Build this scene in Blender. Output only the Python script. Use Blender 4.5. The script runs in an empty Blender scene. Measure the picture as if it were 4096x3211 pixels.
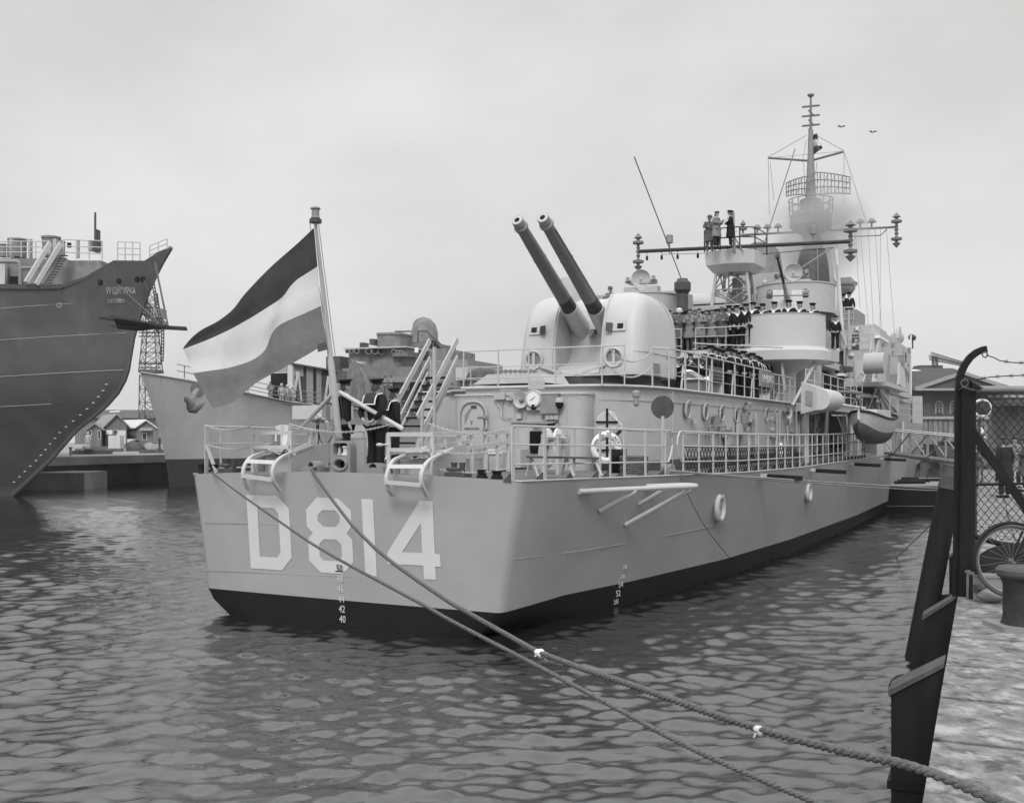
import bpy, bmesh, math, random
import numpy as np
from mathutils import Vector, Matrix
from mathutils.geometry import tessellate_polygon
R=math.radians; PI=math.pi
scene=bpy.context.scene; col=scene.collection
random.seed(814)
# ---------------- camera: level, 3.8 m above the water, pictures measured in the photograph's 4096 x 3211 grid
F=4200.; HOR=1735.; YC=F/203; H=(2505-HOR)/203
cam=bpy.data.cameras.new('camera'); camo=bpy.data.objects.new('camera',cam); col.objects.link(camo)
camo.location=(0,0,H); camo.rotation_euler=(R(90),0,0)
cam.sensor_width=36; cam.lens=36*F/4096; cam.shift_y=(HOR-1605.5)/4096
cam.clip_start=.1; cam.clip_end=6000; scene.camera=camo
scene.render.resolution_x=1024; scene.render.resolution_y=802
# ---------------- overcast daylight
SUN=Vector((-.13,-.8,.80)).normalized()
el=math.asin(SUN.z); az=math.atan2(SUN.x,SUN.y)
w=bpy.data.worlds.new('World'); scene.world=w; w.use_nodes=True
nt=w.node_tree; nt.nodes.clear(); N=nt.nodes.new; L=nt.links.new
out=N('ShaderNodeOutputWorld'); bg=N('ShaderNodeBackground'); bg.inputs[1].default_value=.10
sky=N('ShaderNodeTexSky'); sky.sky_type='NISHITA'; sky.sun_disc=False; sky.sun_elevation=el; sky.sun_rotation=az
sky.dust_density=4; sky.air_density=1
bw=N('ShaderNodeRGBToBW'); L(sky.outputs[0],bw.inputs[0])
tc=N('ShaderNodeTexCoord'); mp=N('ShaderNodeMapping'); mp.inputs['Scale'].default_value=(1,1,2.2); L(tc.outputs['Generated'],mp.inputs[0])
nz=N('ShaderNodeTexNoise'); nz.inputs['Scale'].default_value=2.1; nz.inputs['Detail'].default_value=5; nz.inputs['Roughness'].default_value=.5; L(mp.outputs[0],nz.inputs[0])
mr=N('ShaderNodeMapRange'); mr.inputs[1].default_value=.33; mr.inputs[2].default_value=.67; mr.inputs[3].default_value=5.6; mr.inputs[4].default_value=7.4; L(nz.outputs[0],mr.inputs[0])
sx=N('ShaderNodeSeparateXYZ'); L(tc.outputs['Generated'],sx.inputs[0])
zr=N('ShaderNodeMapRange'); zr.interpolation_type='SMOOTHSTEP'; zr.inputs[1].default_value=.35; zr.inputs[2].default_value=.8; zr.inputs[3].default_value=1.; zr.inputs[4].default_value=2.0; L(sx.outputs[2],zr.inputs[0])
mu=N('ShaderNodeMath'); mu.operation='MULTIPLY'; L(mr.outputs[0],mu.inputs[0]); L(zr.outputs[0],mu.inputs[1])
mx=N('ShaderNodeMix'); mx.data_type='FLOAT'; mx.inputs[0].default_value=.94; L(bw.outputs[0],mx.inputs[2]); L(mu.outputs[0],mx.inputs[3])
L(mx.outputs[0],bg.inputs[0]); L(bg.outputs[0],out.inputs[0])
sl=bpy.data.lights.new('sun','SUN'); sl.energy=1.6; sl.angle=R(20); so=bpy.data.objects.new('sun',sl); col.objects.link(so)
so.rotation_euler=(-SUN).to_track_quat('-Z','Y').to_euler(); so.location=(0,0,60)
vs=scene.view_settings; vs.view_transform='Standard'; vs.look='None'; vs.exposure=.2; vs.gamma=1
scene.cycles.max_bounces=6; scene.cycles.diffuse_bounces=2; scene.cycles.glossy_bounces=3; scene.cycles.transparent_max_bounces=8; scene.cycles.volume_bounces=1

# ---------------- materials (the photograph is black and white: every colour is a grey)
MATS={}
def mat(name,v,rough=.6,metal=0.,var=.12,scale=3.,bump=0.,bscale=None,stain=None,alpha=None,coords='Object',stretch=(1,1,1),two=None,tscale=1.,spec=.4):
    """grey material: value v with noise variation; stain=(value,scale,lo,hi) adds patches"""
    if name in MATS: return MATS[name]
    m=bpy.data.materials.new(name); m.use_nodes=True; t=m.node_tree; n=t.nodes; l=t.links.new
    b=n['Principled BSDF']; b.inputs['Roughness'].default_value=rough; b.inputs['Metallic'].default_value=metal
    b.inputs['Specular IOR Level'].default_value=spec
    c=n.new('ShaderNodeTexCoord'); mp=n.new('ShaderNodeMapping'); mp.inputs['Scale'].default_value=stretch; l(c.outputs[coords],mp.inputs[0])
    z=n.new('ShaderNodeTexNoise'); z.inputs['Scale'].default_value=scale; z.inputs['Detail'].default_value=5; z.inputs['Roughness'].default_value=.6; l(mp.outputs[0],z.inputs[0])
    r=n.new('ShaderNodeMapRange'); r.inputs[1].default_value=.3; r.inputs[2].default_value=.7; r.inputs[3].default_value=v*(1-var); r.inputs[4].default_value=min(1,v*(1+var)); l(z.outputs[0],r.inputs[0])
    o=r.outputs[0]
    if stain:
        z2=n.new('ShaderNodeTexNoise'); z2.inputs['Scale'].default_value=stain[1]; z2.inputs['Detail'].default_value=6; z2.inputs['Roughness'].default_value=.65
        mp2=n.new('ShaderNodeMapping'); mp2.inputs['Scale'].default_value=stain[4] if len(stain)>4 else (1,1,1); mp2.inputs['Location'].default_value=(7,3,5); l(c.outputs[coords],mp2.inputs[0]); l(mp2.outputs[0],z2.inputs[0])
        r2=n.new('ShaderNodeMapRange'); r2.inputs[1].default_value=stain[2]; r2.inputs[2].default_value=stain[3]; l(z2.outputs[0],r2.inputs[0])
        mm=n.new('ShaderNodeMix'); mm.data_type='FLOAT'; l(r2.outputs[0],mm.inputs[0]); l(o,mm.inputs[2]); mm.inputs[3].default_value=stain[0]; o=mm.outputs[0]
    l(o,b.inputs['Base Color'])
    if bump:
        z3=n.new('ShaderNodeTexNoise'); z3.inputs['Scale'].default_value=bscale or scale*4; z3.inputs['Detail'].default_value=4; l(mp.outputs[0],z3.inputs[0])
        bp=n.new('ShaderNodeBump'); bp.inputs['Strength'].default_value=bump; bp.inputs['Distance'].default_value=.02; l(z3.outputs[0],bp.inputs['Height']); l(bp.outputs[0],b.inputs['Normal'])
    MATS[name]=m; return m
def M(k): return MATS[k]
mat('paint',.425,.5,var=.06,scale=1.5,bump=.12,bscale=2.2,stain=(.36,1.1,.58,.8,(1,1,.25)))
mat('turret_paint',.51,.45,var=.04,scale=1.2,bump=.08,bscale=2)
mat('trim_paint',.5,.5,var=.06,scale=6)
mat('hull_paint',.335,.5,var=.07,scale=.8,bump=.4,bscale=.9,stain=(.34,1.3,.55,.8,(3,3,.14)))
mat('boot_paint',.011,.5,var=.2,scale=2,bump=.3,bscale=1.6,spec=.25)
mat('number_white',.58,.55,var=.03)
mat('deck_grey',.13,.8,var=.25,scale=2.5,bump=.2)
mat('mid_grey',.24,.6,var=.15,scale=3)
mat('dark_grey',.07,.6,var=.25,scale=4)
mat('black',.01,.6,var=.3,scale=4,spec=.25)
mat('gun_metal',.16,.45,var=.1,scale=3)
mat('gun_dark',.03,.45,var=.1,scale=3)
mat('white',.8,.6,var=.04)
mat('off_white',.62,.7,var=.12,scale=5)
mat('navy',.016,.85,var=.25,scale=20,spec=.15)
mat('navy2',.03,.85,var=.25,scale=20,spec=.15)
mat('coat',.21,.9,var=.2,scale=12,spec=.1)
mat('coat2',.11,.9,var=.2,scale=12,spec=.1)
mat('overall',.42,.9,var=.2,scale=12,spec=.1)
mat('skin',.36,.6,var=.06,scale=10)
mat('hair',.04,.7,var=.2)
mat('glass',.03,.08,var=.1,spec=.8)
mat('brass',.5,.25,metal=1.,var=.1)
mat('wood',.12,.8,var=.35,scale=2,bump=.5,bscale=8,stretch=(1,1,.15),stain=(.2,3,.55,.75))
mat('wood_mid',.2,.8,var=.3,scale=2.5,bump=.4,stretch=(1,1,.2))
mat('wood_pale',.5,.75,var=.15,scale=5,stretch=(1,1,.2))
mat('rope',.13,.95,var=.35,scale=30,bump=.6,bscale=60)
mat('wire',.09,.6,var=.2)
mat('tarp',.17,.85,var=.2,scale=2,bump=.5,bscale=3)

# ---------------- mesh builder
def ident(a,b,c): return (a,b,c)
class MB:
    def __init__(s,xf=ident): s.v=[]; s.f=[]; s.x=xf
    def add(s,vs,fs):
        o=len(s.v); s.v+= [s.x(*p) for p in vs]; s.f+=[tuple(i+o for i in f) for f in fs]; return s
    def box(s,x0,x1,y0,y1,z0,z1):
        return s.add([(x,y,z) for z in (z0,z1) for y in (y0,y1) for x in (x0,x1)],[(0,1,3,2),(4,6,7,5),(0,4,5,1),(1,5,7,3),(3,7,6,2),(2,6,4,0)])
    def bar(s,p,q,w,h=None,up=(0,0,1)):
        """rectangular bar from p to q, width w (sideways), h (along up)"""
        h=w if h is None else h; p=Vector(p);q=Vector(q); d=(q-p).normalized(); u=Vector(up)
        if abs(d.dot(u))>.98: u=Vector((1,0,0))
        sd=d.cross(u).normalized(); u=sd.cross(d)
        vs=[tuple(e+sd*i*w/2+u*j*h/2) for e in (p,q) for i,j in ((-1,-1),(1,-1),(1,1),(-1,1))]
        return s.add(vs,[(0,1,2,3),(7,6,5,4),(0,4,5,1),(1,5,6,2),(2,6,7,3),(3,7,4,0)])
    def tube(s,pts,r,n=6,cap=True):
        pts=[Vector(p) for p in pts]; m=len(pts); rs=r if isinstance(r,(list,tuple)) else [r]*m
        vs=[]; pu=None
        for i,p in enumerate(pts):
            d=(pts[min(i+1,m-1)]-pts[max(i-1,0)]); d=d.normalized() if d.length>1e-9 else Vector((0,0,1))
            if pu is None: pu=Vector((0,0,1)) if abs(d.z)<.9 else Vector((1,0,0))
            sd=d.cross(pu)
            if sd.length<1e-4: sd=d.cross(Vector((.3,1,.2)))
            sd.normalize(); pu=sd.cross(d).normalized()
            for k in range(n):
                t=2*PI*k/n; vs.append(tuple(p+(sd*math.cos(t)+pu*math.sin(t))*rs[i]))
        fs=[(i*n+k,i*n+(k+1)%n,(i+1)*n+(k+1)%n,(i+1)*n+k) for i in range(m-1) for k in range(n)]
        if cap: fs+= [tuple(range(n))[::-1],tuple(range((m-1)*n,m*n))]
        return s.add(vs,fs)
    def strap(s,pts,side,w,h):
        pts=[Vector(p) for p in pts]; sd=Vector(side).normalized(); rs=[]
        for i,p in enumerate(pts):
            d=(pts[min(i+1,len(pts)-1)]-pts[max(i-1,0)]).normalized(); u=sd.cross(d).normalized(); rs.append([tuple(p+sd*a*w/2+u*b*h/2) for a,b in ((-1,-1),(1,-1),(1,1),(-1,1))])
        return s.loft(rs)
    def loft(s,rings,closed=True,caps=True):
        n=len(rings[0]); vs=[p for r in rings for p in r]; fs=[]
        for i in range(len(rings)-1):
            for k in range(n if closed else n-1): fs.append((i*n+k,i*n+(k+1)%n,(i+1)*n+(k+1)%n,(i+1)*n+k))
        if caps and closed: fs+=[tuple(range(n))[::-1],tuple(range((len(rings)-1)*n,len(rings)*n))]
        return s.add(vs,fs)
    def lathe(s,prof,o=(0,0,0),ax=(0,0,1),n=16,caps=True):
        """prof: (radius, distance along axis)"""
        ax=Vector(ax).normalized(); o=Vector(o); u=ax.orthogonal().normalized(); v=ax.cross(u)
        return s.loft([[tuple(o+ax*h+(u*math.cos(2*PI*k/n)+v*math.sin(2*PI*k/n))*r) for k in range(n)] for r,h in prof],caps=caps)
    def cyl(s,p,q,r,r2=None,n=12): return s.tube([p,q],[r,r if r2 is None else r2],n)
    def torus(s,o,ax,R_,r,n=20,m=6,a0=0,a1=2*PI,u=None,sc=1.):
        ax=Vector(ax).normalized(); o=Vector(o); u=Vector(u).normalized() if u else ax.orthogonal().normalized(); v=ax.cross(u)
        full=abs(a1-a0)>6.28
        pts=[o+(u*math.cos(t)+v*math.sin(t)*sc)*R_ for t in [a0+(a1-a0)*k/n for k in range(n+1)]]
        return s.tube(pts,r,m,cap=not full)
    def ball(s,o,r,n=10,sc=(1,1,1)):
        k=n//2+1
        return s.loft([[(o[0]+math.cos(2*PI*j/n)*math.sin(PI*(i+.02)/(k+.04))*r*sc[0],o[1]+math.sin(2*PI*j/n)*math.sin(PI*(i+.02)/(k+.04))*r*sc[1],o[2]+math.cos(PI*(i+.02)/(k+.04))*r*sc[2]) for j in range(n)] for i in range(k+1)])
    def prism(s,poly,d,holes=()):
        """flat polygon (3-D points) with holes extruded by vector d"""
        loops=[list(poly)]+[list(h) for h in holes]; allp=[Vector(p) for lp in loops for p in lp]; n=len(allp); d=Vector(d)
        tri=tessellate_polygon([[Vector(p) for p in lp] for lp in loops])
        vs=[tuple(p) for p in allp]+[tuple(p+d) for p in allp]; fs=[tuple(t) for t in tri]+[tuple(i+n for i in t[::-1]) for t in tri]
        o=0
        for lp in loops:
            m=len(lp)
            fs+=[(o+i,o+(i+1)%m,n+o+(i+1)%m,n+o+i) for i in range(m)]; o+=m
        return s.add(vs,fs)
    def grid(s,fn,nu,nv): 
        return s.add([fn(i/nu,j/nv) for j in range(nv+1) for i in range(nu+1)],[(j*(nu+1)+i,j*(nu+1)+i+1,(j+1)*(nu+1)+i+1,(j+1)*(nu+1)+i) for j in range(nv) for i in range(nu)])
    def build(s,name,m,parent=None,smooth=False,loc=None,rz=0,weld=True,thick=None,**tags):
        me=bpy.data.meshes.new(name); me.from_pydata(s.v,[],s.f)
        bm=bmesh.new(); bm.from_mesh(me)
        if weld: bmesh.ops.remove_doubles(bm,verts=bm.verts,dist=1e-5)
        if thick: bmesh.ops.solidify(bm,geom=bm.faces[:],thickness=thick)
        bmesh.ops.recalc_face_normals(bm,faces=bm.faces); bm.to_mesh(me); bm.free()
        me.materials.append(M(m) if isinstance(m,str) else m)
        if smooth:
            me.polygons.foreach_set('use_smooth',[True]*len(me.polygons)); me.set_sharp_from_angle(angle=R(smooth if smooth is not True else 40))
        o=bpy.data.objects.new(name,me); col.objects.link(o)
        if parent: o.parent=parent
        if loc: o.location=loc
        o.rotation_euler.z=rz
        for k,v in tags.items(): o[k]=v
        return o
def empty(name,label,cat,loc=(0,0,0),rz=0,group=None):
    o=bpy.data.objects.new(name,None); col.objects.link(o); o.location=loc; o.rotation_euler=(0,0,rz); o['label']=label; o['category']=cat
    if group: o['group']=group
    o.empty_display_size=.3
    return o
def copytree(o,parent=None,**tags):
    c=o.copy(); col.objects.link(c); c.parent=parent
    for k,v in tags.items(): c[k]=v
    for ch in list(o.children): copytree(ch,c)
    return c
def text(s,size,m,parent,mtx,name='lettering',ext=.004,align='CENTER',**tags):
    cu=bpy.data.curves.new('t','FONT'); cu.body=s; cu.size=size; cu.align_x=align; cu.align_y='CENTER'; cu.extrude=ext; cu.resolution_u=2
    t=bpy.data.objects.new('t',cu); col.objects.link(t); bpy.context.view_layer.update()
    me=bpy.data.meshes.new_from_object(t.evaluated_get(bpy.context.evaluated_depsgraph_get())); bpy.data.objects.remove(t); bpy.data.curves.remove(cu)
    me.transform(mtx); me.materials.clear(); me.materials.append(M(m)); me.name=name
    o=bpy.data.objects.new(name,me); col.objects.link(o)
    if parent: o.parent=parent
    for k,v in tags.items(): o[k]=v
    return o
def frame(o,right,up):
    """matrix that lays text (x right, y up) at o"""
    r=Vector(right).normalized(); u=Vector(up); u=(u-r*u.dot(r)).normalized(); n=r.cross(u)
    return Matrix(((r.x,u.x,n.x,o[0]),(r.y,u.y,n.y,o[1]),(r.z,u.z,n.z,o[2]),(0,0,0,1)))
# ---------------- ship frame: a metres forward of the transom, b metres to starboard, z above water
PSI=R(26.6); sp,cp=math.sin(PSI),math.cos(PSI); OX=(1369-2048)/F*YC
def oB(px,py,b):
    k=(px-2048)/F; a=(k*(YC-b*sp)-OX-b*cp)/(sp-k*cp); Y=YC+a*cp-b*sp; return (a,b,H-(py-HOR)*Y/F)
def oA(px,py,a):
    k=(px-2048)/F; b=(k*(YC+a*cp)-OX-a*sp)/(cp+k*sp); Y=YC+a*cp-b*sp; return (a,b,H-(py-HOR)*Y/F)
def oZ(px,py,z):
    Y=F*(H-z)/(py-HOR); X=(px-2048)/F*Y; return ((X-OX)*sp+(Y-YC)*cp,(X-OX)*cp-(Y-YC)*sp,z)
def oY(px,py,Y):
    X=(px-2048)/F*Y; return ((X-OX)*sp+(Y-YC)*cp,(X-OX)*cp-(Y-YC)*sp,H-(py-HOR)*Y/F)
def S(a,b,z): return (a,-b,z)
def SW(a,b,z=0): return (OX+a*sp+b*cp, YC+a*cp-b*sp, z)      # ship frame to world
def PW(px,py,Y): return ((px-2048)/F*Y, Y, H-(py-HOR)*Y/F)    # point of the photograph at distance Y, world
def GW(px,py,z): Y=F*(H-z)/(py-HOR); return ((px-2048)/F*Y,Y,z)
RZS=math.atan2(cp,sp)                                         # heading of the ship's axis
def interp(x,xs,ys): return float(np.interp(x,xs,ys))
# ================= setting: water
def make_water():
    rng=np.random.default_rng(4)
    ys=[7.5]
    while ys[-1]<95: ys.append(ys[-1]+max(.03,ys[-1]*.0040))
    xs=[0.]; 
    while xs[-1]<60: xs.append(xs[-1]+(.042 if xs[-1]<9 else .042+(xs[-1]-9)*.012))
    xs=np.array([-x for x in xs[:0:-1]]+xs)-1.; ys=np.array(ys)
    X,Y=np.meshgrid(xs,ys)
    Z=np.zeros_like(X); 
    for i in range(130):
        lam=.12*(8**(rng.random()**1.1)); k=2*PI/lam; th=rng.normal(R(97),R(27)); amp=.0125*lam*(.5+rng.random())
        
        if lam>.38: amp*=(.38/lam)**.75
        ph=rng.random()*2*PI
        wobble=.8*np.sin(X*.31+i)+.8*np.cos(Y*.37+i*1.7)
        patch=.65+.35*np.sin(X*.21*np.cos(i)+Y*.17*np.sin(i)+i*2.1)
        att=np.clip(lam/(2.6*np.maximum(Y*.0040,.042))-1,0,1)
        Z+=amp*att*patch*np.sin(k*(X*math.cos(th)+Y*math.sin(th))+ph+wobble)
    Z*=.78
    fade=np.clip((95-Y)/25,0,1)*np.clip((60-np.abs(X+1))/12,0,1)*np.clip((Y-7.5)/.5,0,1); Z*=fade
    nv=X.size; me=bpy.data.meshes.new('water'); h,wd=X.shape
    me.vertices.add(nv); me.vertices.foreach_set('co',np.stack([X,Y,Z],-1).ravel())
    idx=np.arange(nv).reshape(h,wd); q=np.stack([idx[:-1,:-1],idx[:-1,1:],idx[1:,1:],idx[1:,:-1]],-1).reshape(-1,4)
    me.loops.add(q.size); me.loops.foreach_set('vertex_index',q.ravel().astype(np.int32))
    me.polygons.add(len(q)); me.polygons.foreach_set('loop_start',np.arange(0,q.size,4,dtype=np.int32)); me.polygons.foreach_set('use_smooth',np.ones(len(q),bool))
    me.update(); me.validate()
    # far sheet joined round it
    bm=bmesh.new(); bm.from_mesh(me)
    x0,x1,y0,y1=xs[0],xs[-1],ys[0],ys[-1]; B=3000
    def qd(*p):
        f=bm.faces.new([bm.verts.new((a,b,0)) for a,b in p]); f.smooth=True
    qd((-B,-200),(B,-200),(B,y0),(-B,y0)); qd((-B,y0),(x0,y0),(x0,y1),(-B,y1)); qd((x1,y0),(B,y0),(B,y1),(x1,y1)); qd((-B,y1),(B,y1),(B,B),(-B,B))
    bm.to_mesh(me); bm.free()
    m=bpy.data.materials.new('harbour_water'); m.use_nodes=True; t=m.node_tree; n=t.nodes; l=t.links.new; b=n['Principled BSDF']
    b.inputs['Base Color'].default_value=(.012,.012,.012,1); b.inputs['Roughness'].default_value=.01; b.inputs['IOR'].default_value=2.1
    c=n.new('ShaderNodeTexCoord'); mp=n.new('ShaderNodeMapping'); mp.inputs['Scale'].default_value=(.8,1.5,1); l(c.outputs['Object'],mp.inputs[0])
    z=n.new('ShaderNodeTexNoise'); z.inputs['Scale'].default_value=9; z.inputs['Detail'].default_value=5; z.inputs['Roughness'].default_value=.55; z.inputs['Distortion'].default_value=.6; l(mp.outputs[0],z.inputs[0])
    z2=n.new('ShaderNodeTexNoise'); z2.inputs['Scale'].default_value=.5; z2.inputs['Detail'].default_value=3; l(mp.outputs[0],z2.inputs[0])
    ad=n.new('ShaderNodeMath'); ad.operation='MULTIPLY_ADD'; l(z2.outputs[0],ad.inputs[0]); ad.inputs[1].default_value=1.5; l(z.outputs[0],ad.inputs[2])
    bp=n.new('ShaderNodeBump'); bp.inputs['Strength'].default_value=.7; bp.inputs['Distance'].default_value=.013; l(ad.outputs[0],bp.inputs['Height']); l(bp.outputs[0],b.inputs['Normal'])
    me.materials.append(m); o=bpy.data.objects.new('water',me); col.objects.link(o); o['kind']='structure'; o['label']='rippled grey harbour water'
make_water()
# ================= the destroyer in the middle
ship=empty('warship','light grey destroyer showing its flat stern painted D814 and twin gun turret','warship',(OX,YC,0),PI/2-PSI)
SA=[0,.05,.2,1.0,2.5,5,10,16,27,39.9,60,80,100,113]
BD=[3.78,3.9,3.96,4.06,4.3,4.85,5.4,5.75,6.0,5.95,5.05,3.2,1.35,.2]
BB=[3.4,3.5,3.54,3.6,3.68,4.2,4.95,5.4,5.75,5.7,4.6,2.6,.8,.1]
ZD=[2.94,2.93,2.93,2.92,2.9,2.87,2.79,2.76,2.8,2.82,2.9,3,3.2,3.4]
def bdeck(a): return interp(a,SA,BD)
def zdeck(a,b=9): return interp(a,SA,ZD)+.10*(1-min(1,(abs(b)/max(bdeck(a),.3)))**2)
def hullb(a,z):
    bd=bdeck(a); bb=interp(a,SA,BB); zd=interp(a,SA,ZD)
    if z>=.53: t=(z-.53)/(zd-.53); return bb+(bd-bb)*t**1.15
    t=(.53-z)/1.2; return bb*(1-.11*t**1.5 if a>2 else 1-.62*t**1.6)
def hull_part(zs,name,m,tr=True):
    g=MB(S); st=[a for a in SA]+[20,34,50,70,90]; st=sorted(st)
    rows=[]
    for z in zs:
        row=[]
        for a in st: row.append((a,hullb(a,z if z is not None else interp(a,SA,ZD)),interp(a,SA,ZD) if z is None else z))
        rows.append(row)
    for sgn in (1,-1):
        rr=[[(p[0],p[1]*sgn,p[2]) for p in r] for r in rows]; g.loft(rr,closed=False)
    # transom, gently bowed
    n=8
    tr=[[(0-.06*(1-(k/n*2-1)**2),p*(k/n*2-1),z+ (.1*(1-(k/n*2-1)**2) if top else 0)) for k in range(n+1)] for (p,z,top) in [(r[0][1],r[0][2],zs[i] is None) for i,r in enumerate(rows)]]
    g.loft(tr,closed=False)
    return g.build(name,m,ship,smooth=50)
hull_part([.53,1.1,1.8,2.4,None],'hull','hull_paint')
hull_part([-.7,-.3,0,.3,.53],'boot_topping','boot_paint')
# forecastle side forward of the break
g=MB(S); fa=[40.4,50,60,80,100,113]; fz=[4.42,4.45,4.5,4.65,4.9,5.1]
for sgn in (1,-1): g.loft([[(a,sgn*(hullb(a,9)*0+interp(a,SA,BD)+.002),interp(a,SA,ZD)-.02) for a in fa],[(a,sgn*(interp(a,SA,BD)+(.1 if a<80 else .2)),z) for a,z in zip(fa,fz)]],closed=False)
g.loft([[(a,-interp(a,SA,BD)-.1,z-.03) for a,z in zip(fa,fz)],[(a,interp(a,SA,BD)+.1,z-.03) for a,z in zip(fa,fz)]],closed=False)
g.add([(40.4,-5.95,2.7),(40.4,5.95,2.7),(40.4,6.07,4.42),(40.4,-6.07,4.42)],[(0,1,2,3)])
g.build('forecastle','hull_paint',ship)
# white strip set along the edge of the forecastle break
MB(S).bar((40.25,5.98,2.75),(40.25,6.08,4.42),.35,.05,up=(0,1,0)).build('break_edge_strip','number_white',ship)
# main deck
g=MB(S); st=sorted(SA+[.8,3.6,7.5,13,21,33]); st=[a for a in st if a<=41]
g.loft([[(a,bdeck(a)*(k/4-1)*.999,zdeck(a,bdeck(a)*(k/4-1))-.004) for k in range(9)] for a in st],closed=False)
g.build('main_deck','deck_grey',ship,smooth=True)
# bright gunwale bar along the deck edge
for sg in (1,-1):
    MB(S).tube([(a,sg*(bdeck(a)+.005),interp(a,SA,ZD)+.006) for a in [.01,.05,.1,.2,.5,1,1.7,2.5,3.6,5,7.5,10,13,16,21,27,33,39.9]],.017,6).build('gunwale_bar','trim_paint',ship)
# plate edges (lap seams) on the stern and the side
g=MB(S)
for y0,y1 in ((2095,2135),(2285,2345)):
    p=oA(815,y0-6,-.03);q=oA(1945,y1,-.0); m_=oA(1369,(y0+y1)/2-10,-.065)
    g.tube([p,m_,q],.006,4)
pts=[(2057,2236),(2250,2213),(2500,2175),(2700,2135),(2900,2095),(3200,2030)]
l_=[]
for x,y in pts:
    b=4.0
    for _ in range(12): a,_b,z=oB(x,y,b); b=hullb(a,z)+.006
    l_.append((a,b,z))
g.tube(l_,.008,4)
g.build('plate_seam','hull_paint',ship)
# painted number
def crop2(pts): 
    o=[]
    for x,y in pts:
        p=oA(700+x*.5507,1800+y*.5507,-.06); b=p[1]; a=-.06*(1-(b/3.8)**2); o.append((a-.006,p[1],p[2]))
    return o
def tile(poly,holes,name,dx=-.004):
    g=MB(S); 
    # project flat plate onto the slightly bowed stern: keep a per vertex
    g.prism(crop2(poly),(dx,0,0),[crop2(h) for h in holes]); return g.build(name,'number_white',ship,weld=False)
tile([(514,323),(745,333),(828,428),(849,780),(779,872),(548,857)],[[(597,418),(717,421),(750,460),(768,742),(743,780),(616,772)]],'number_letter')
tile([(1032,342),(1185,350),(1280,440),(1282,555),(1250,607),(1290,650),(1297,812),(1225,898),(1063,888),(975,800),(970,640),(1003,600),(958,550),(954,430)],
 [[(1073,436),(1165,438),(1198,475),(1199,520),(1170,556),(1077,553),(1040,515),(1038,470)],[(1085,645),(1175,650),(1210,685),(1216,770),(1190,805),(1080,800),(1053,770),(1050,680)]],'number_digit')
tile([(1355,353),(1438,357),(1467,915),(1385,908)],[],'number_digit')
tile([(1777,367),(1868,372),(1885,752),(1922,757),(1928,848),(1888,846),(1893,942),(1808,936),(1803,838),(1545,825),(1542,745)],[[(1785,530),(1795,745),(1650,740)]],'number_digit')
for s_,cx,cy,m_ in (('50',1193,860,'black'),('48',1199,935,'number_white'),('46',1203,1010,'number_white'),('44',1208,1082,'number_white'),('42',1213,1155,'number_white'),('40',1217,1228,'number_white')):
    p=oA(700+cx*.5507,1800+cy*.5507,-.085 if s_=='50' else -.075)
    text(s_,.19,m_,ship,frame((p[0],-p[1],p[2]),(0,-1,0),(0,0,1))@Matrix.Diagonal((.8,1.05,1,1)),'draft_mark',.003)
g=MB(S)
p=oA(1340,2283,-.08);q=oA(1376,2286,-.08); g.bar(p,q,.004,.012)
g.build('draft_line','black',ship)
# side draft marks
for s_,x,y in (('58',2497,2265),('56',2489,2302),('54',2481,2338),('52',2471,2373),('50',2462,2405)):
    b=4.2
    for _ in range(12): a,_b,z=oB(x,y,b); b=hullb(a,z)
    b2=hullb(a+.2,z)-b
    text(s_,.19,'number_white',ship,frame((a,-b-.012,z),(.2,-b2,0),(0,0,1)),'draft_mark',.003)
# ================= deckhouse
Z1=4.95; Z2=7.25
def rrect(a0,a1,b0,b1,r,n=4):
    o=[]
    for cx,cy,t0 in ((a1-r,b1-r,0),(a0+r,b1-r,90),(a0+r,b0+r,180),(a1-r,b0+r,270)):
        for k in range(n+1): t=R(t0+90*k/n); o.append((cx+r*math.cos(t),cy+r*math.sin(t)))
    return o
def slab(g,poly,z0,z1): return g.loft([[(a,b,z) for a,b in poly] for z in (z0,z1)])
dh=[(36,3.75),(24,3.75),(16,3.74),(10,3.68),(8.8,3.6),(7.9,3.42),(7.2,3.1),(6.8,2.7),(6.6,2.2),(6.6,-.9),(8.7,-.95),(8.7,-3.5),(12,-3.75),(36,-3.75)]
slab(MB(S),dh,2.85,Z1).build('deckhouse','paint',ship,smooth=35)
def _grow(poly,d):
    n=len(poly); o=[]
    for i,(a,b) in enumerate(poly):
        (pa,pb),(qa,qb)=poly[i-1],poly[(i+1)%n]; tx,ty=qa-pa,qb-pb; l=math.hypot(tx,ty) or 1; o.append((a-ty/l*d*(-1),b+tx/l*d*(-1)))
    return o
slab(MB(S),_grow(dh,.012),2.86,3.12).build('skirting','dark_grey',ship)
def out(poly,d): 
    cx=sum(p[0] for p in poly)/len(poly); 
    return [(a+(d if a>cx else -d)*(1 if a>30 or a<9.5 else 0),b+(d if b>0 else -d)) for a,b in poly]
slab(MB(S),out(dh,.07),Z1+.004,Z1+.05).build('deck_plate','deck_grey',ship)
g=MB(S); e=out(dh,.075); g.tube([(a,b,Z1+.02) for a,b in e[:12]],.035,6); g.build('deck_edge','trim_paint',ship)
g=MB(S); g.tube([(a,b+(.012 if b>3 else 0),4.62) for a,b in dh[:8]],.012,4)
for a in (9.3,12.7,18.5,23): g.bar((a,3.7+.06,2.95),(a,3.7+.06,4.9),.02,.01)
for x0,x1,y0,y1 in ((2502,2842,1721,1737),(2873,3016,1737,1741),(3068,3240,1742,1745)):
    p=oB(x0,y0,3.78);q=oB(x1,y1,3.78); g.tube([p,q],.02,6)
g.build('hull_rail','paint',ship)
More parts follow.
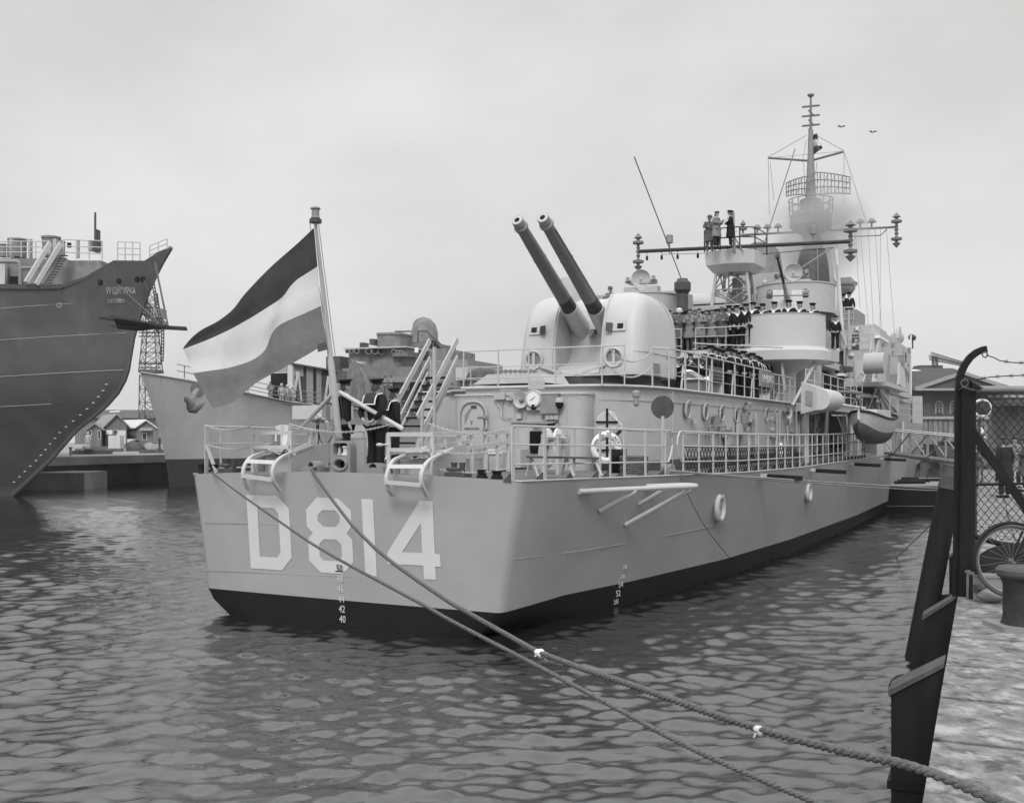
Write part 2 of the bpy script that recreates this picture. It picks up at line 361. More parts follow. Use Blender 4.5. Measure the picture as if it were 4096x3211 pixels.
# projecting vestibule on the after wall
vb=rrect(6.0,6.9,-.97,2.62,.28)
slab(MB(S),vb,2.9,4.78).build('vestibule','paint',ship,smooth=35)
g=MB(S); slab(g,rrect(5.975,6.9,-1.0,2.65,.3),4.74,4.79); g.build('coaming','trim_paint',ship,smooth=35)
def rr3(a,cy,cz,w_,h,r,n=5,top=None):
    return [(a,y+cy,z+cz) for y,z in rrect(-w_/2,w_/2,-h/2,h/2,r,n)]
# watertight door with arched frame
dr=oA(1898,1700,5.98)
door=MB(S).prism(rr3(5.96,dr[1]-.02,3.78,.62,1.5,.29),(-.05,0,0)).build('door','paint',ship)
g=MB(S); g.tube(rr3(5.94,dr[1]-.02,3.78,.76,1.64,.34)+[rr3(5.94,dr[1]-.02,3.78,.76,1.64,.34)[0]],.03,6); g.build('door_frame','paint',door)
g=MB(S)
for z in (3.35,3.9,4.2): g.bar((5.9,dr[1]+.28,z),(5.88,dr[1]+.42,z+.01),.04,.05)
g.bar((5.89,dr[1]+.13,4.21),(5.89,dr[1]+.42,4.21),.02,.025); g.bar((5.89,dr[1]-.22,3.55),(5.89,dr[1]-.36,3.6),.03,.09)
g.build('door_clip','mid_grey',door)
MB(S).prism([(5.907,dr[1]-.24,4.02),(5.907,dr[1]-.24,4.25),(5.907,dr[1]-.1,4.42),(5.907,dr[1]-.02,4.45)],(-.004,0,0)).build('dark_patch','mid_grey',door)
MB(S).box(5.9,5.905,dr[1]-.06,dr[1]+.1,4.42,4.5).build('nameplate','dark_grey',door)
for s_,z,h in (('Y',4.06,.15),('VERBODEN',3.92,.085),('TOEGANG',3.78,.085)):
    text(s_,h,'dark_grey',door,frame((5.90,-(dr[1]-.04),z),(0,-1,0),(0,0,1)),'lettering',.002)
# fittings on the after wall : siren, clock, lamp, boxes, pipes
W_=5.98
def wp(x,y,a=W_): return oA(x,y,a)
p=wp(2092,1600); g=MB(S); g.lathe([(.11,.0),(.17,-.06),(.19,-.1),(.2,-.11),(.18,-.1),(.06,-.02)],(p[0]-.03,p[1],p[2]),(1,0,0),18); si=g.build('siren','paint',ship,smooth=40)
MB(S).ball((p[0]-.1,p[1],p[2]),.06).build('siren_core','mid_grey',si,smooth=True)
p=wp(2143,1595); g=MB(S); g.lathe([(.22,.0),(.22,-.14),(.2,-.16),(.18,-.15)],p,(1,0,0),24); ck=g.build('clock','paint',ship,smooth=40)
g=MB(S); g.lathe([(.175,-.152),(.0,-.153)],p,(1,0,0),24,caps=False); g.build('clock_face','white',ck)
g=MB(S); g.bar((p[0]-.158,p[1],p[2]),(p[0]-.158,p[1]-.08,p[2]-.045),.014,.004,up=(1,0,0)); g.bar((p[0]-.158,p[1],p[2]),(p[0]-.158,p[1]+.06,p[2]+.05),.01,.004,up=(1,0,0))
g.build('clock_scale','black',ck); g=MB(S)
for k in range(12): t=k*PI/6; g.bar((p[0]-.157,p[1]+.15*math.sin(t),p[2]+.15*math.cos(t)),(p[0]-.157,p[1]+.165*math.sin(t),p[2]+.165*math.cos(t)),.008,.003,up=(1,0,0))
g.build('clock_scale','black',ck)
p=wp(2143,1627); g=MB(S); g.box(W_-.1,W_,p[1]-.2,p[1]+.22,p[2]-.08,p[2]+.1); b_=g.build('instrument_box','paint',ship); MB(S).lathe([(.08,-.12),(.07,-.15),(.02,-.16)],p,(1,0,0),14).build('lens','black',b_)
g=MB(S); g.box(W_-.015,W_,p[1]-.2,p[1]+.24,p[2]+.43,p[2]+.62); g.build('plate','paint',ship)
p=wp(2203,1613); g=MB(S); g.box(W_-.14,W_,p[1]-.22,p[1]+.24,p[2]-.25,p[2]+.22); b_=g.build('canvas_box','mid_grey',ship)
MB(S).box(W_-.16,W_,p[1]-.24,p[1]+.26,p[2]+.22,p[2]+.25).build('box_lid','trim_paint',b_)
p=wp(2246,1610); g=MB(S); g.lathe([(.02,.12),(.09,.1),(.11,.03),(.11,0),(.02,0)],(W_-.12,p[1],p[2]),(0,0,1),12); b_=g.build('signal_lamp','paint',ship,smooth=40); MB(S).lathe([(.09,0),(.09,-.07),(.05,-.14),(.01,-.15)],(W_-.12,p[1],p[2]),(0,0,1),12).build('lamp_glass','black',b_,smooth=True)
for x,y,w_,h in ((2003,1585,.3,.16),(2055,1582,.12,.2),(2080,1665,.14,.12),(2042,1595,.16,.08),(2076,1627,.1,.1),(2195,1667,.1,.13),(2212,1667,.1,.13),(2229,1667,.1,.13),(2208,1705,.18,.13)):
    p=wp(x,y); g=MB(S); g.box(W_-.09,W_,p[1]-w_/2,p[1]+w_/2,p[2]-h/2,p[2]+h/2); g.build('junction_box','black' if y==1705 else 'paint',ship)
g=MB(S)
def wl(*pts,r=.012): g.tube([(W_-.03,)+wp(x,y)[1:] for x,y in pts],r,5)
wl((2045,1683),(2190,1686),(2222,1686),(2238,1680),(2242,1692),(2225,1702),(2212,1704),r=.016); wl((2045,1688),(2190,1692),(2215,1690),r=.016)
for k in range(5): wl((1990+k*6,1608),(1992+k*5,1618),(2003+k*1.5,1632),(2006+k*1.2,1660),(2012,1672),(2050,1674),r=.01)
wl((2000,1560),(2080,1560)); wl((2008,1562),(2040,1615),(2055,1617),(2058,1575)); wl((2100,1640),(2104,1660),(2100,1685)); wl((2195,1675),(2185,1660),(2192,1650),(2210,1650),r=.008); wl((2212,1675),(2212,1686)); wl((2092,1625),(2072,1640),(2078,1655))
g.build('pipework','paint',ship)
p=wp(2147,1710); g=MB(S); g.box(W_-.01,W_,p[1]-.11,p[1]+.11,p[2]-.09,p[2]+.09); b_=g.build('letter_plate','mid_grey',ship); text('A',.13,'black',b_,frame((W_-.014,-p[1],p[2]),(0,-1,0),(0,0,1)),'lettering',.002)
p=oA(2143,1770,5.97); g=MB(S)
for k in range(9): g.box(W_-.05,W_-.005,p[1]-.15,p[1]+.15,p[2]-.22+k*.055,p[2]-.195+k*.055)
g.box(W_-.015,W_,p[1]-.16,p[1]+.16,p[2]-.25,p[2]+.28); g.build('ventilation_grille','black',ship)
# boxes at the foot of the wall
for x0,x1,y0,y1,a,m in ((1948,2080,1798,1850,5.2,'paint'),(1790,1900,1795,1870,3.9,'paint'),(1896,1950,1790,1880,3.7,'paint'),(1952,2008,1808,1885,3.5,'trim_paint')):
    p=oA(x0,y1,a);q=oA(x1,y1,a);z=oA(x1,y0,a)[2]; g=MB(S); slab(g,rrect(a,a+.6,p[1],q[1],.05,2),3.0,z); g.build('deck_locker',m,ship)
p=oA(1975,1812,3.45); MB(S).box(3.46,3.5,p[1]-.17,p[1]+.17,p[2]-.02,p[2]+.09).build('paper_notice','white',ship)
# black disc sign on its post, portholes, siren, hose rack on the side wall
p=oB(2650,1629,4.6)
sg=MB(S).tube([(p[0],4.6,2.85),(p[0],4.6,p[2]-.2)],.045,8).build('sign_post','paint',ship)
n_=Vector((-.85,.53,0)); MB(S).lathe([(.265,0),(.265,.02)],(p[0],4.6,p[2]),tuple(n_),28).build('round_sign','dark_grey',sg)
for x,y in ((2748,1642),(2819,1650),(2884,1656),(2942,1662),(3063,1662),(3100,1668)):
    p=oB(x,y,3.74); g=MB(S); g.torus((p[0],3.76,p[2]),(0,1,0),.2,.035,20,6); po=g.build('porthole','paint',ship,smooth=True)
    MB(S).lathe([(.17,0),(.0,.001)],(p[0],3.765,p[2]),(0,1,0),18,caps=False).build('pane','glass',po)
    MB(S).tube([(p[0]-.25,3.76,p[2]+.1),(p[0]-.15,3.8,p[2]+.24),(p[0]+.02,3.82,p[2]+.28),(p[0]+.17,3.8,p[2]+.22),(p[0]+.25,3.76,p[2]+.08)],.018,5).build('eyebrow','paint',po)
p=oB(3140,1650,3.8); g=MB(S); g.lathe([(.1,0),(.2,.14),(.24,.18),(.2,.16),(.08,.05)],(p[0],3.8,p[2]),(-.3,1,0),18); s2=g.build('siren','paint',ship,smooth=40); MB(S).ball((p[0]-.02,3.93,p[2]),.07).build('siren_core','dark_grey',s2,smooth=True)
g=MB(S)
for x,y in ((2545,1585),(2995,1625),(2985,1640)): 
    p=oB(x,y,3.85); MB(S).lathe([(.05,.14),(.1,.1),(.1,0),(.07,-.02),(.07,-.2),(.02,-.24)],p,(0,0,1),10).build('bulkhead_lamp','mid_grey',ship,smooth=40)
g=MB(S)
for x,y0,y1 in ((3108,1650,1800),(3118,1640,1800),(3022,1650,1830),(3185,1640,1790),(3150,1700,1800)): 
    p=oB(x,y0,3.86);q=oB(x,y1,3.86); g.tube([p,q],.035,6)
g.build('pipework','paint',ship)
g=MB(S)
for x,y in ((2911,1712),(2985,1713),(2921,1710),(3089,1715),(3168,1722),(3085,1672)): p=oB(x,y,3.78); MB(S).box(p[0]-.1,p[0]+.1,3.75,3.87,p[2]-.06,p[2]+.06).build('bracket','paint',ship)
g=MB(S); p=oB(2980,1830,3.9);q=oB(2980,1765,3.9); g.box(p[0]-.1,p[0]+.15,3.76,4.0,p[2],q[2]+.3); g.build('fire_main','mid_grey',ship); g=MB(S); p=oB(3148,1790,3.9); g.lathe([(.12,-.6),(.12,.1),(.03,.2)],p,(0,0,1),10); g.build('extinguisher','mid_grey',ship)
g=MB(S); p=oB(3123,1788,3.95); g.lathe([(.08,-.35),(.08,.1),(.03,.16)],p,(0,0,1),10); g.build('fire_extinguisher','white',ship)
# life raft box (pale, sloping) left of the turret
g=MB(S); P4=[oA(x,y,8.8) for x,y in ((1893,1537),(1950,1497),(2160,1492),(2185,1530))]
g.prism(P4,(1.6,0,0)); g.build('skylight','trim_paint',ship)
g=MB(S)
for k in range(9): p=oA(1985+k*19,1487,8.95); g.lathe([(.035,-.1),(.035,0),(.06,.02),(.06,.05),(.01,.08)],p,(0,0,1),8)
p=oA(1980,1489,8.95);q=oA(2150,1486,8.95); g.tube([p,q],.02,5)
g.build('valve_row','mid_grey',ship)
# ================= gun turret
tur=bpy.data.objects.new('gun_turret',None)
BT=(13.6,0)
g=MB(S); g.lathe([(2.0,Z1),(2.0,5.3),(1.86,5.32),(1.86,5.55)],(13.6,0.05,0),(0,0,1),40)
barb=g.build('barbette','dark_grey',ship,smooth=30)
zs=[5.52,5.7,6.2,6.7,7.1,7.4,7.65,7.85,7.98,8.06,8.1]
af=[11.72,11.70,11.78,11.88,11.98,12.1,12.25,12.43,12.62,12.9,13.25]
wo=[2.02,2.02,2.0,1.98,1.96,1.93,1.88,1.79,1.65,1.45,1.22]
bk=[15.5,15.6,15.62,15.62,15.6,15.5,15.25,14.95,14.65,14.35,14.1]
g=MB(S)
for sg in (1,-1):
    rings=[]
    for z,a0,w_,a1 in zip(zs,af,wo,bk):
        wi=.74; c=min(.36,(w_-wi)*.4); a1=max(a1,a0+.6)
        pts=[(a0+.02,wi),(a0,wi+.1),(a0,w_-c)]+[(a0+c*(1-math.cos(t))*1.5,w_-c+c*math.sin(t)) for t in (.35,.7,1.05,1.35)]+[(a0+c*1.5+.05,w_)]+[(a1-.9,w_+.02),(a1-.5,w_),(a1-.15,w_*.93),(a1,w_*.8),(a1,wi)]
        rings.append([(a,sg*b,z) for a,b in pts])
    g.loft(rings); RG=rings if sg==1 else RG
tb=g.build('turret_shield','turret_paint',ship,smooth=50)
for j_ in (5,8,10):
    MB(S).tube([tuple(Vector(r_[j_])+Vector((0,.006,0))) for r_ in RG],.013,4).build('plate_seam','turret_paint',tb,smooth=True)
MB(S).tube([tuple(Vector(p)+Vector((0,.012,0))) for p in RG[2][3:12]],.012,4).build('plate_seam','turret_paint',tb,smooth=True)
g=MB(S) # inner curved shield between the cheeks
prof=[(12.0,5.52),(12.15,5.75),(12.75,5.95),(12.95,6.1),(13.05,6.4),(13.1,6.8),(13.12,7.2),(13.18,7.6),(13.3,7.85),(13.6,8.0),(14.9,8.0)]
g.loft([[(a,b,z) for a,z in prof] for b in (-.76,.76)],closed=False,caps=False); g.add([(15.4,-.76,5.5),(15.4,.76,5.5),(14.9,.76,8.0),(14.9,-.76,8.0)],[(0,1,2,3)])
g.add([(11.72,-.76,5.52),(11.72,.76,5.52),(12.2,.76,5.85),(12.2,-.76,5.85)],[(0,1,2,3)])
g.build('inner_shield','turret_paint',tb,smooth=40)
g=MB(S)
for sg in (1,-1): g.tube([(a-.015,sg*.8,z) for a,z in zip(af,zs)],.03,6)
g.build('edge_rib','turret_paint',tb,smooth=True)
# cheek fittings
def face_a(z): return interp(z,zs,af)
for sg,x0 in ((-1,2163),(1,2480)):
    z=6.93; bc=-1.35 if sg<0 else 1.22
    w_=MB(S); n=Vector((face_a(z+.2)-face_a(z-.2),0,.4)).normalized()
    def fp(db,dz,o=0): zz=z+dz; return (face_a(zz)-.02-o,bc+db,zz)
    w_.prism([fp(sg*-.28,-.12),fp(sg*-.28,.0),fp(sg*.02,.22),fp(sg*.26,.2),fp(sg*.28,-.12)],(-.03,0,0))
    hp=w_.build('sight_hatch','turret_paint',tb)
    MB(S).prism([fp(sg*.02,-.05,.035),fp(sg*.02,.1,.035),fp(sg*.2,.1,.035),fp(sg*.2,-.05,.035)],(-.01,0,0)).build('sight_port','black',hp)
    MB(S).prism([fp(sg*-.3,-.12,.1),fp(sg*-.3,.14,.1),fp(sg*-.12,.12,.06),fp(sg*-.12,-.12,.06)],(-.05,0,0)).build('hatch_cover','gun_dark',hp)
    # round hatch low on the cheek
    zc=6.02; bc2=-1.38 if sg<0 else 1.2
    MB(S).torus((face_a(zc)-.06,bc2,zc),(1,0,.05),.27,.045,22,6).build('hatch_ring','turret_paint',tb,smooth=True)
    MB(S).lathe([(.24,0),(.0,-.01)],(face_a(zc)-.02,bc2,zc),(1,0,.05),20,caps=False).build('round_hatch','mid_grey',tb)
    MB(S).bar((face_a(zc)-.06,bc2,zc-.26),(face_a(zc)-.06,bc2,zc+.3),.09,.04,up=(1,0,0)).build('hatch_bar','turret_paint',tb)
    MB(S).bar((face_a(zc)-.1,bc2-sg*.25,zc-.2),(face_a(zc)-.16,bc2-sg*.95,zc-.42),.06,.06).build('step','turret_paint',tb)
    MB(S).bar((face_a(5.7)-.05,bc2-sg*.75,5.78),(face_a(5.7)-.05,bc2-sg*1.25,5.74),.03,.015).build('gutter_bar','turret_paint',tb)
# door, letter, louvre on the starboard side of the turret
p=oB(2672,1390,1.99); g=MB(S); g.torus((p[0],2.0,p[2]),(0,1,0),.26,.025,12,5,R(0),R(180),u=(1,0,0)); g.tube([(p[0]-.26,2.0,p[2]),(p[0]-.26,2.0,p[2]-.75)],.02,5); g.build('door_seam','turret_paint',tb)
g=MB(S); g.tube([(p[0]-.2,2.07,p[2]-.25),(p[0]-.2,2.1,p[2]-.35),(p[0]-.2,2.1,p[2]-.62),(p[0]-.2,2.05,p[2]-.7)],.016,5); g.bar((p[0]-.25,2.04,p[2]-.35),(p[0]-.02,2.05,p[2]-.32),.02); g.build('door_handle','mid_grey',tb)
text('L',.2,'dark_grey',tb,frame((p[0]+.2,-2.02,p[2]-.45),(1,0,0),(0,0,1)),'lettering',.002)
g=MB(S)
for k in range(6): p=oB(2620,1455+k*8.5,2.02); g.box(p[0]-.3,p[0]+.42,1.99,2.04,p[2]-.025,p[2]+.01)
g.build('louvre','mid_grey',tb)
# guns
for mx,my,bx,by,b in ((2068,880,2296,1308,-.42),(2170,870,2425,1308,.42)):
    q=Vector(oA(bx,by,13.05)); q.y=b
    # elevation and length from the photograph, gun parallel to the ship's axis
    mz=Vector(oB(mx,my,b)); d=(mz-q); Lg=d.length; d.normalize()
    g=MB(S); g.lathe([(.3,-.3),(.295,.25),(.255,1.0)],tuple(q),tuple(d),22); gb=g.build('gun_barrel','turret_paint',ship,smooth=40)
    MB(S).lathe([(.235,1.0),(.215,1.5)],tuple(q),tuple(d),22).build('black_band','gun_dark',gb,smooth=40)
    MB(S).lathe([(.215,1.5),(.2,2.5),(.19,3.2),(.175,Lg*.8),(.155,Lg-.3)],tuple(q),tuple(d),22,caps=False).build('chase','gun_metal',gb,smooth=40)
    MB(S).lathe([(.15,Lg-.34),(.2,Lg-.33),(.2,Lg-.26),(.165,Lg-.24),(.165,Lg-.02),(.15,Lg),(.15,Lg-.005)],tuple(q),tuple(d),22,caps=False).build('muzzle_ring','mid_grey',gb,smooth=40)
    m_=MB(S); m_.lathe([(.155,Lg-.005),(.08,Lg+.006),(.0801,Lg-.3),(.0,Lg-.3)],tuple(q),tuple(d),22,caps=False); m_.build('muzzle_face','trim_paint',gb)
    MB(S).lathe([(.078,Lg-.02),(0,Lg-.019)],tuple(q),tuple(d),16,caps=False).build('tampion','black',gb)
    sd=Vector((0,1 if b>0 else -1,0)); up=sd.cross(d)
    MB(S).tube([tuple(q+d*t+sd*(.23-.012*t)) for t in (1.3,2.2,3.2,4.2,Lg-.5)],.022,5).build('pipe','gun_metal',gb)
    g=MB(S)
    for t in (2.2,3.4): g.lathe([(.205-.008*t+.02,0),(.205-.008*t+.02,.03)],tuple(q+d*t),tuple(d),20)
    g.build('clamp','gun_metal',gb)
g=MB(S); g.box(12.9,13.1,-.1,.1,6.85,7.0); g.ball((12.9,.0,6.8),.07); g.build('gun_lamp','mid_grey',ship)
# ================= ladder to the upper deck and its hand planks
lad=bpy.data.objects.new('x',None)
bl,br=-2.3,-1.55
g=MB(S); top,bot=oB(1716,1493,bl),oB(1614,1702,bl)
dv=(Vector(bot)-Vector(top)); e=Vector(top)+dv*((3.05-top[2])/dv.z)
g.bar(top,tuple(e),.05,.13,up=(0,0,1)); 
ld=g.build('ladder','paint',ship)
g=MB(S); dB=Vector((0,br-bl,0)); g.bar(tuple(Vector(top)+dB),tuple(e+dB),.05,.13); g.build('stringer','paint',ld)
for k in range(11):
    t=(k+.6)/11; p=Vector(top).lerp(e,t)
    MB(S).box(p.x-.12,p.x+.12,bl+.03,br-.03,p.z-.03,p.z+.02).build('tread','black',ld)
for db in (0,1):
    for (xa,ya,xb,yb,w_,nm) in ((1720,1362,1589,1606,.15,'hand_plank'),(1720,1429,1591,1686,.08,'hand_rail')):
        p,q=Vector(oB(xa,ya,bl-.06)),Vector(oB(xb,yb,bl-.06)); q=p+(q-p)*(1.25 if w_>.1 else 1.15)
        if db: p.y+=br-bl+.1;q.y+=br-bl+.1
        MB(S).bar(tuple(p),tuple(q),.035,w_).build(nm,'trim_paint',ld)
g=MB(S)
for b in (bl,br): p=oB(1716,1493,b); g.bar((p[0]+.1,b+.1,2.95),(p[0]+.1,b+.1,6.0),.07); g.bar((p[0]-.5,b+.1,3),(p[0]-.5,b+.1,4.4),.06)
g.box(8.5,9.3,-2.5,-.9,4.98,5.03); g.build('ladder_post','paint',ld)
# ================= railings
def railing(name,tops,posts,hs,parent=ship,r=.022,pw=.07,pm='trim_paint',foot=False,thick=.02,stay=False,mid=.75):
    """tops: polyline of deck-edge points; posts: list of base points; hs: heights of the rails"""
    g=MB(S)
    for h in hs: g.tube([(a,b,z+h) for a,b,z in tops],r if h==hs[0] else r*mid,5)
    ro=g.build(name,'trim_paint',parent)
    for i,p in enumerate(posts):
        w_=pw[i] if isinstance(pw,list) else pw
        g=MB(S); g.box(p[0]-w_/2,p[0]+w_/2,p[1]-thick/2,p[1]+thick/2,p[2]-.02,p[2]+hs[0])
        if stay and w_>.09: g.bar((p[0]-.28,p[1]-.02,p[2]),(p[0]-.12,p[1]-.02,p[2]+hs[0]*.62),.08,.03,up=(0,1,0)); g.bar((p[0]-.12,p[1]-.02,p[2]+hs[0]*.62),(p[0],p[1],p[2]+hs[0]*.62),.05,.04)
        g.build('stanchion',pm,ro)
        if foot:
            g=MB(S); g.add([(p[0]-w_*.7,p[1]+.0,p[2]+.0),(p[0]+w_*.7,p[1],p[2]),(p[0]+w_*.7,p[1]-.03,p[2]+.14),(p[0]-w_*.7,p[1]-.03,p[2]+.14),(p[0]-w_*.7,p[1]-.17,p[2]),(p[0]+w_*.7,p[1]-.17,p[2])],[(0,1,2,3),(4,5,2,3),(0,1,5,4),(0,3,4),(1,2,5)]); g.build('foot_bracket','dark_grey',ro)
    return ro
def edgept(px,off=.13):
    b=4.5
    for _ in range(20): a=oB(px,1900,b)[0]; b=bdeck(a)-off
    return (a,b,zdeck(a,b))
xs1=[2034,2180,2296,2400,2441,2498,2582,2662]
p1=[edgept(x) for x in xs1]
railing('side_railing',p1,p1,[1.0,.66,.3],pw=[.12,.11,.1,.1,.07,.1,.1,.07],foot=True)
e1=p1[-1]; MB(S).tube([(e1[0],e1[1],e1[2]+1.0),(e1[0]+.3,e1[1],e1[2]+1.0),(e1[0]+.45,e1[1],e1[2]+.85),(e1[0]+.5,e1[1],e1[2]+.66),(e1[0]+.35,e1[1],e1[2]+.42),(e1[0]+.2,e1[1],e1[2]+.3),(e1[0],e1[1],e1[2]+.3)],.022,6).build('rail_end_loop','trim_paint',ship)
xs2=[2733,2796,2853,2904,2951,2995,3034,3072,3107,3140,3170,3199,3223,3249,3269,3292,3314,3334,3352,3370,3386,3400,3414,3428,3440,3452,3463]
p2=[edgept(x) for x in xs2]
railing('side_railing',p2,p2,[1.0,.66,.3],pw=.09,foot=True)
e1=p2[0]; MB(S).tube([(e1[0],e1[1],e1[2]+1.0),(e1[0]-.25,e1[1],e1[2]+1.0),(e1[0]-.42,e1[1],e1[2]+.88),(e1[0]-.47,e1[1],e1[2]+.7),(e1[0]-.35,e1[1],e1[2]+.42),(e1[0]-.12,e1[1],e1[2]+.3),(e1[0],e1[1],e1[2]+.3)],.022,6).build('rail_end_loop','trim_paint',ship)
# safety net along the lower half of the second railing
g=MB(S); a0,a1=p2[0][0],p2[11][0]; nn=int((a1-a0)/.19)
def np_(a,h): b=bdeck(a)-.13; return (a,b-.02,zdeck(a,b)+h)
for k in range(nn):
    a=a0+k*(a1-a0)/nn
    for s0,s1 in ((.02,.64),(.64,.02)):
        a2=a+.42
        if a2<=a1+.1: g.tube([np_(a,s0),np_((a+a2)/2,(s0+s1)/2),np_(a2,s1)],.012,3,cap=False)
g.tube([np_(a0+(a1-a0)*k/12,.64) for k in range(13)],.014,4)
g.build('safety_net','black',ship)
# transom / port railing
pp=[]
for x in (1012-3,0): pass
prt=[(3.3,-4.35),(1.9,-4.1),(1.0,-3.85),(.4,-3.6)]
def ptp(x,y): a,b,z=oZ(x,y,2.97); return (a,b,2.95)
PQ=[(.3,-3.78,2.96),(.9,-3.92,2.95),(1.7,-4.0,2.95),(3.2,-4.25,2.93),(5,-4.6,2.9),(8,-5,2.85),(12,-5.3,2.8),(18,-5.6,2.8)]
railing('port_railing',PQ,PQ[:2]+[(2.3,-4.1,2.95)]+PQ[3:],[1.0,.62,.08],pw=[.1,.05,.1,.09,.09,.09,.09,.09])
g=MB(S); g.bar((.3,-3.78,3.55),(.3,-3.5,2.96),.08,.03); g.build('rail_stay','trim_paint',ship)
# upper deck railings: across the after end, then down the starboard side
q=[oA(x,1540,6.75) for x in (1857,1995,2117,2222,2410,2500)]
q=[(6.72,p[1],Z1+.05) for p in q]
railing('upper_railing',q,q,[.92,.5,.22],pw=.045,r=.018)
q=[(8.9,-3.4,Z1+.05),(8.9,-2.6,Z1+.05)]; 
q=[(9.2,-3.5,Z1+.05),(12,-3.72,Z1+.05),(16,-3.72,Z1+.05),(22,-3.72,Z1+.05)]; railing('upper_railing',q,q,[.92,.5,.22],pw=.045,r=.018)
def e01(px,off=0):
    b=3.78+off; a=oB(px,1560,b)[0]
    b=interp(a,[7.2,7.9,8.8,10],[3.12,3.45,3.63,3.72]); return (oB(px,1560,b)[0],b,Z1+.05)
xs3=[2610,2676,2741,2795,2826,2848,2893,2939,2978,3015,3048,3066,3084]
q=[e01(x) for x in xs3]
railing('upper_railing',q,q,[1.02,.66,.33],pw=[.08,.06,.13,.05,.05,.13,.06,.13,.06,.13,.06,.05,.06],r=.026,stay=True,mid=.4)
q=[e01(x) for x in (3095,3116,3136,3160,3180)]
railing('upper_railing',q,q,[.96,.62,.3],pw=.07)
# name board LIMBURG hung on the railing
p=e01(3022);qn=e01(3080); g=MB(S); bb=3.84
g.prism([(p[0],bb,Z1+.45),(qn[0],bb,Z1+.45),(qn[0],bb,Z1+1.0),(p[0],bb,Z1+1.0)],(0,.05,0)); nb=g.build('name_board','wood_mid',ship)
wd=qn[0]-p[0]
tx=text('LIMBURG',.34,'off_white',nb,frame(((p[0]+qn[0])/2,-bb-.055,Z1+.725),(1,0,0),(0,0,1))@Matrix.Diagonal((wd*.86/1.62,1.1,1,1)),'lettering',.004)
# chains between the rail posts
def sag(p,q,s,n=10): 
    p=Vector(p);q=Vector(q); return [tuple(p.lerp(q,k/n)-Vector((0,0,s*4*(k/n)*(1-k/n)))) for k in range(n+1)]
def chain(g,p,q,s,r=.03,lw=.008):
    pts=[Vector(v) for v in sag(p,q,s,60)]; ln=sum((pts[i+1]-pts[i]).length for i in range(60)); n=max(4,int(ln/(r*1.6)))
    for k in range(n):
        t=k/n*60; i=min(int(t),59); c=pts[i].lerp(pts[i+1],t-i); d=(pts[i+1]-pts[i]).normalized()
        sd=Vector((0,0,1)) if k%2 else d.cross(Vector((0,0,1))).normalized()
        g.tube([tuple(c+d*r*math.cos(u)*1.2+sd*r*.6*math.sin(u)) for u in [2*PI*j/6 for j in range(7)]],lw,3,cap=False)
g=MB(S)
for x0,y0,x1,y1,s,a in ((822,1700,1027,1690,.2,.3),(822,1774,1010,1785,.14,.3)): pass
def CA(x0,y0,x1,y1,s,a0=.15,a1=None): g=MB(S); chain(g,oA(x0,y0,a0),oA(x1,y1,a0 if a1 is None else a1),s); g.build('guard_chain','trim_paint',ship)
CA(822,1700,1023,1692,.13,.35,.2); CA(822,1774,1005,1785,.09,.35,.2); CA(1160,1696,1563,1696,.16,.2); CA(1722,1696,2028,1716,.13,.2,.3)
CA(1730,1800,2028,1790,.09,.2,.3); CA(1730,1870,2028,1872,.09,.2,.3)
g=MB(S); chain(g,(6.75,3.0,Z1+.9),tuple(e01(2612)[:2])+(Z1+1.0,),.3,r=.035); g.build('guard_chain','trim_paint',ship); g=MB(S); chain(g,(6.75,2.95,Z1+.5),tuple(e01(2610)[:2])+(Z1+.62,),.3,r=.035)
g.build('guard_chain','trim_paint',ship)
# ================= midships: platform, sponson, directors, funnels, masts, bridge
def boxA(x0,x1,y0,y1,a,dep,name,m='paint',r=0,parent=ship,**k):
    p,q=oA(x0,(y0+y1)/2,a),oA(x1,(y0+y1)/2,a); xm=(x0+x1)/2; z1=oA(xm,y0,a)[2]; z0=oA(xm,y1,a)[2]
    return slab(MB(S),rrect(a,a+dep,p[1],q[1],r or .01,3 if r else 1),z0,z1).build(name,m,parent,smooth=35 if r else False,**k)
def boxB(x0,x1,y0,y1,b,dep,name,m='paint',r=0,parent=ship,**k):
    p,q=oB(x0,(y0+y1)/2,b),oB(x1,(y0+y1)/2,b); xm=(x0+x1)/2; z1=oB(xm,y0,b)[2]; z0=oB(xm,y1,b)[2]
    return slab(MB(S),rrect(p[0],q[0],b-dep,b,r or .01,3 if r else 1),z0,z1).build(name,m,parent,smooth=35 if r else False,**k)
# second level platform over the sailors
plat=[(24.6,-3.7),(24.6,2.75),(26,3.6),(37,3.6),(37,-3.7)]
slab(MB(S),plat,6.88,7.18).build('platform','trim_paint',ship)
slab(MB(S),[(a+.05,b*.98) for a,b in plat],7.184,7.22).build('platform_deck','deck_grey',ship)
g=MB(S); slab(g,[(28.2,-3.0),(28.2,2.2),(29,2.9),(40,2.9),(40,-3)],Z1,6.87); g.build('superstructure','dark_grey',ship)  # set-back house; its dark tone paints in the shade under the platform
g=MB(S)
for a in (25.4,26.6,27.8): g.box(a,a+.1,-3.6,3.5,6.66,6.87)
for b in (-2,0,2): g.box(24.9,28.2,b-.04,b+.04,6.72,6.87)
g.build('platform_beam','mid_grey',ship)
q=[(24.7,oA(x,1300,24.7)[1],7.2) for x in (2690,2725,2783,2904)]+[(24.7,2.75,7.2)]
r1=q[:2]; railing('platform_railing',r1,r1,[.9,.55,.2],pw=.05); railing('platform_railing',q[2:],q[2:],[.9,.55,.15],pw=.06)
q=[(24.7,2.75,7.2),(25.3,3.2,7.2)]; railing('platform_railing',q,q,[.98,.6,.2],pw=.06)
MB(S).tube([oA(2775,1373,24.55),oA(2905,1380,24.55),oA(3130,1390,22.8)],.03,6).build('boom','trim_paint',ship)
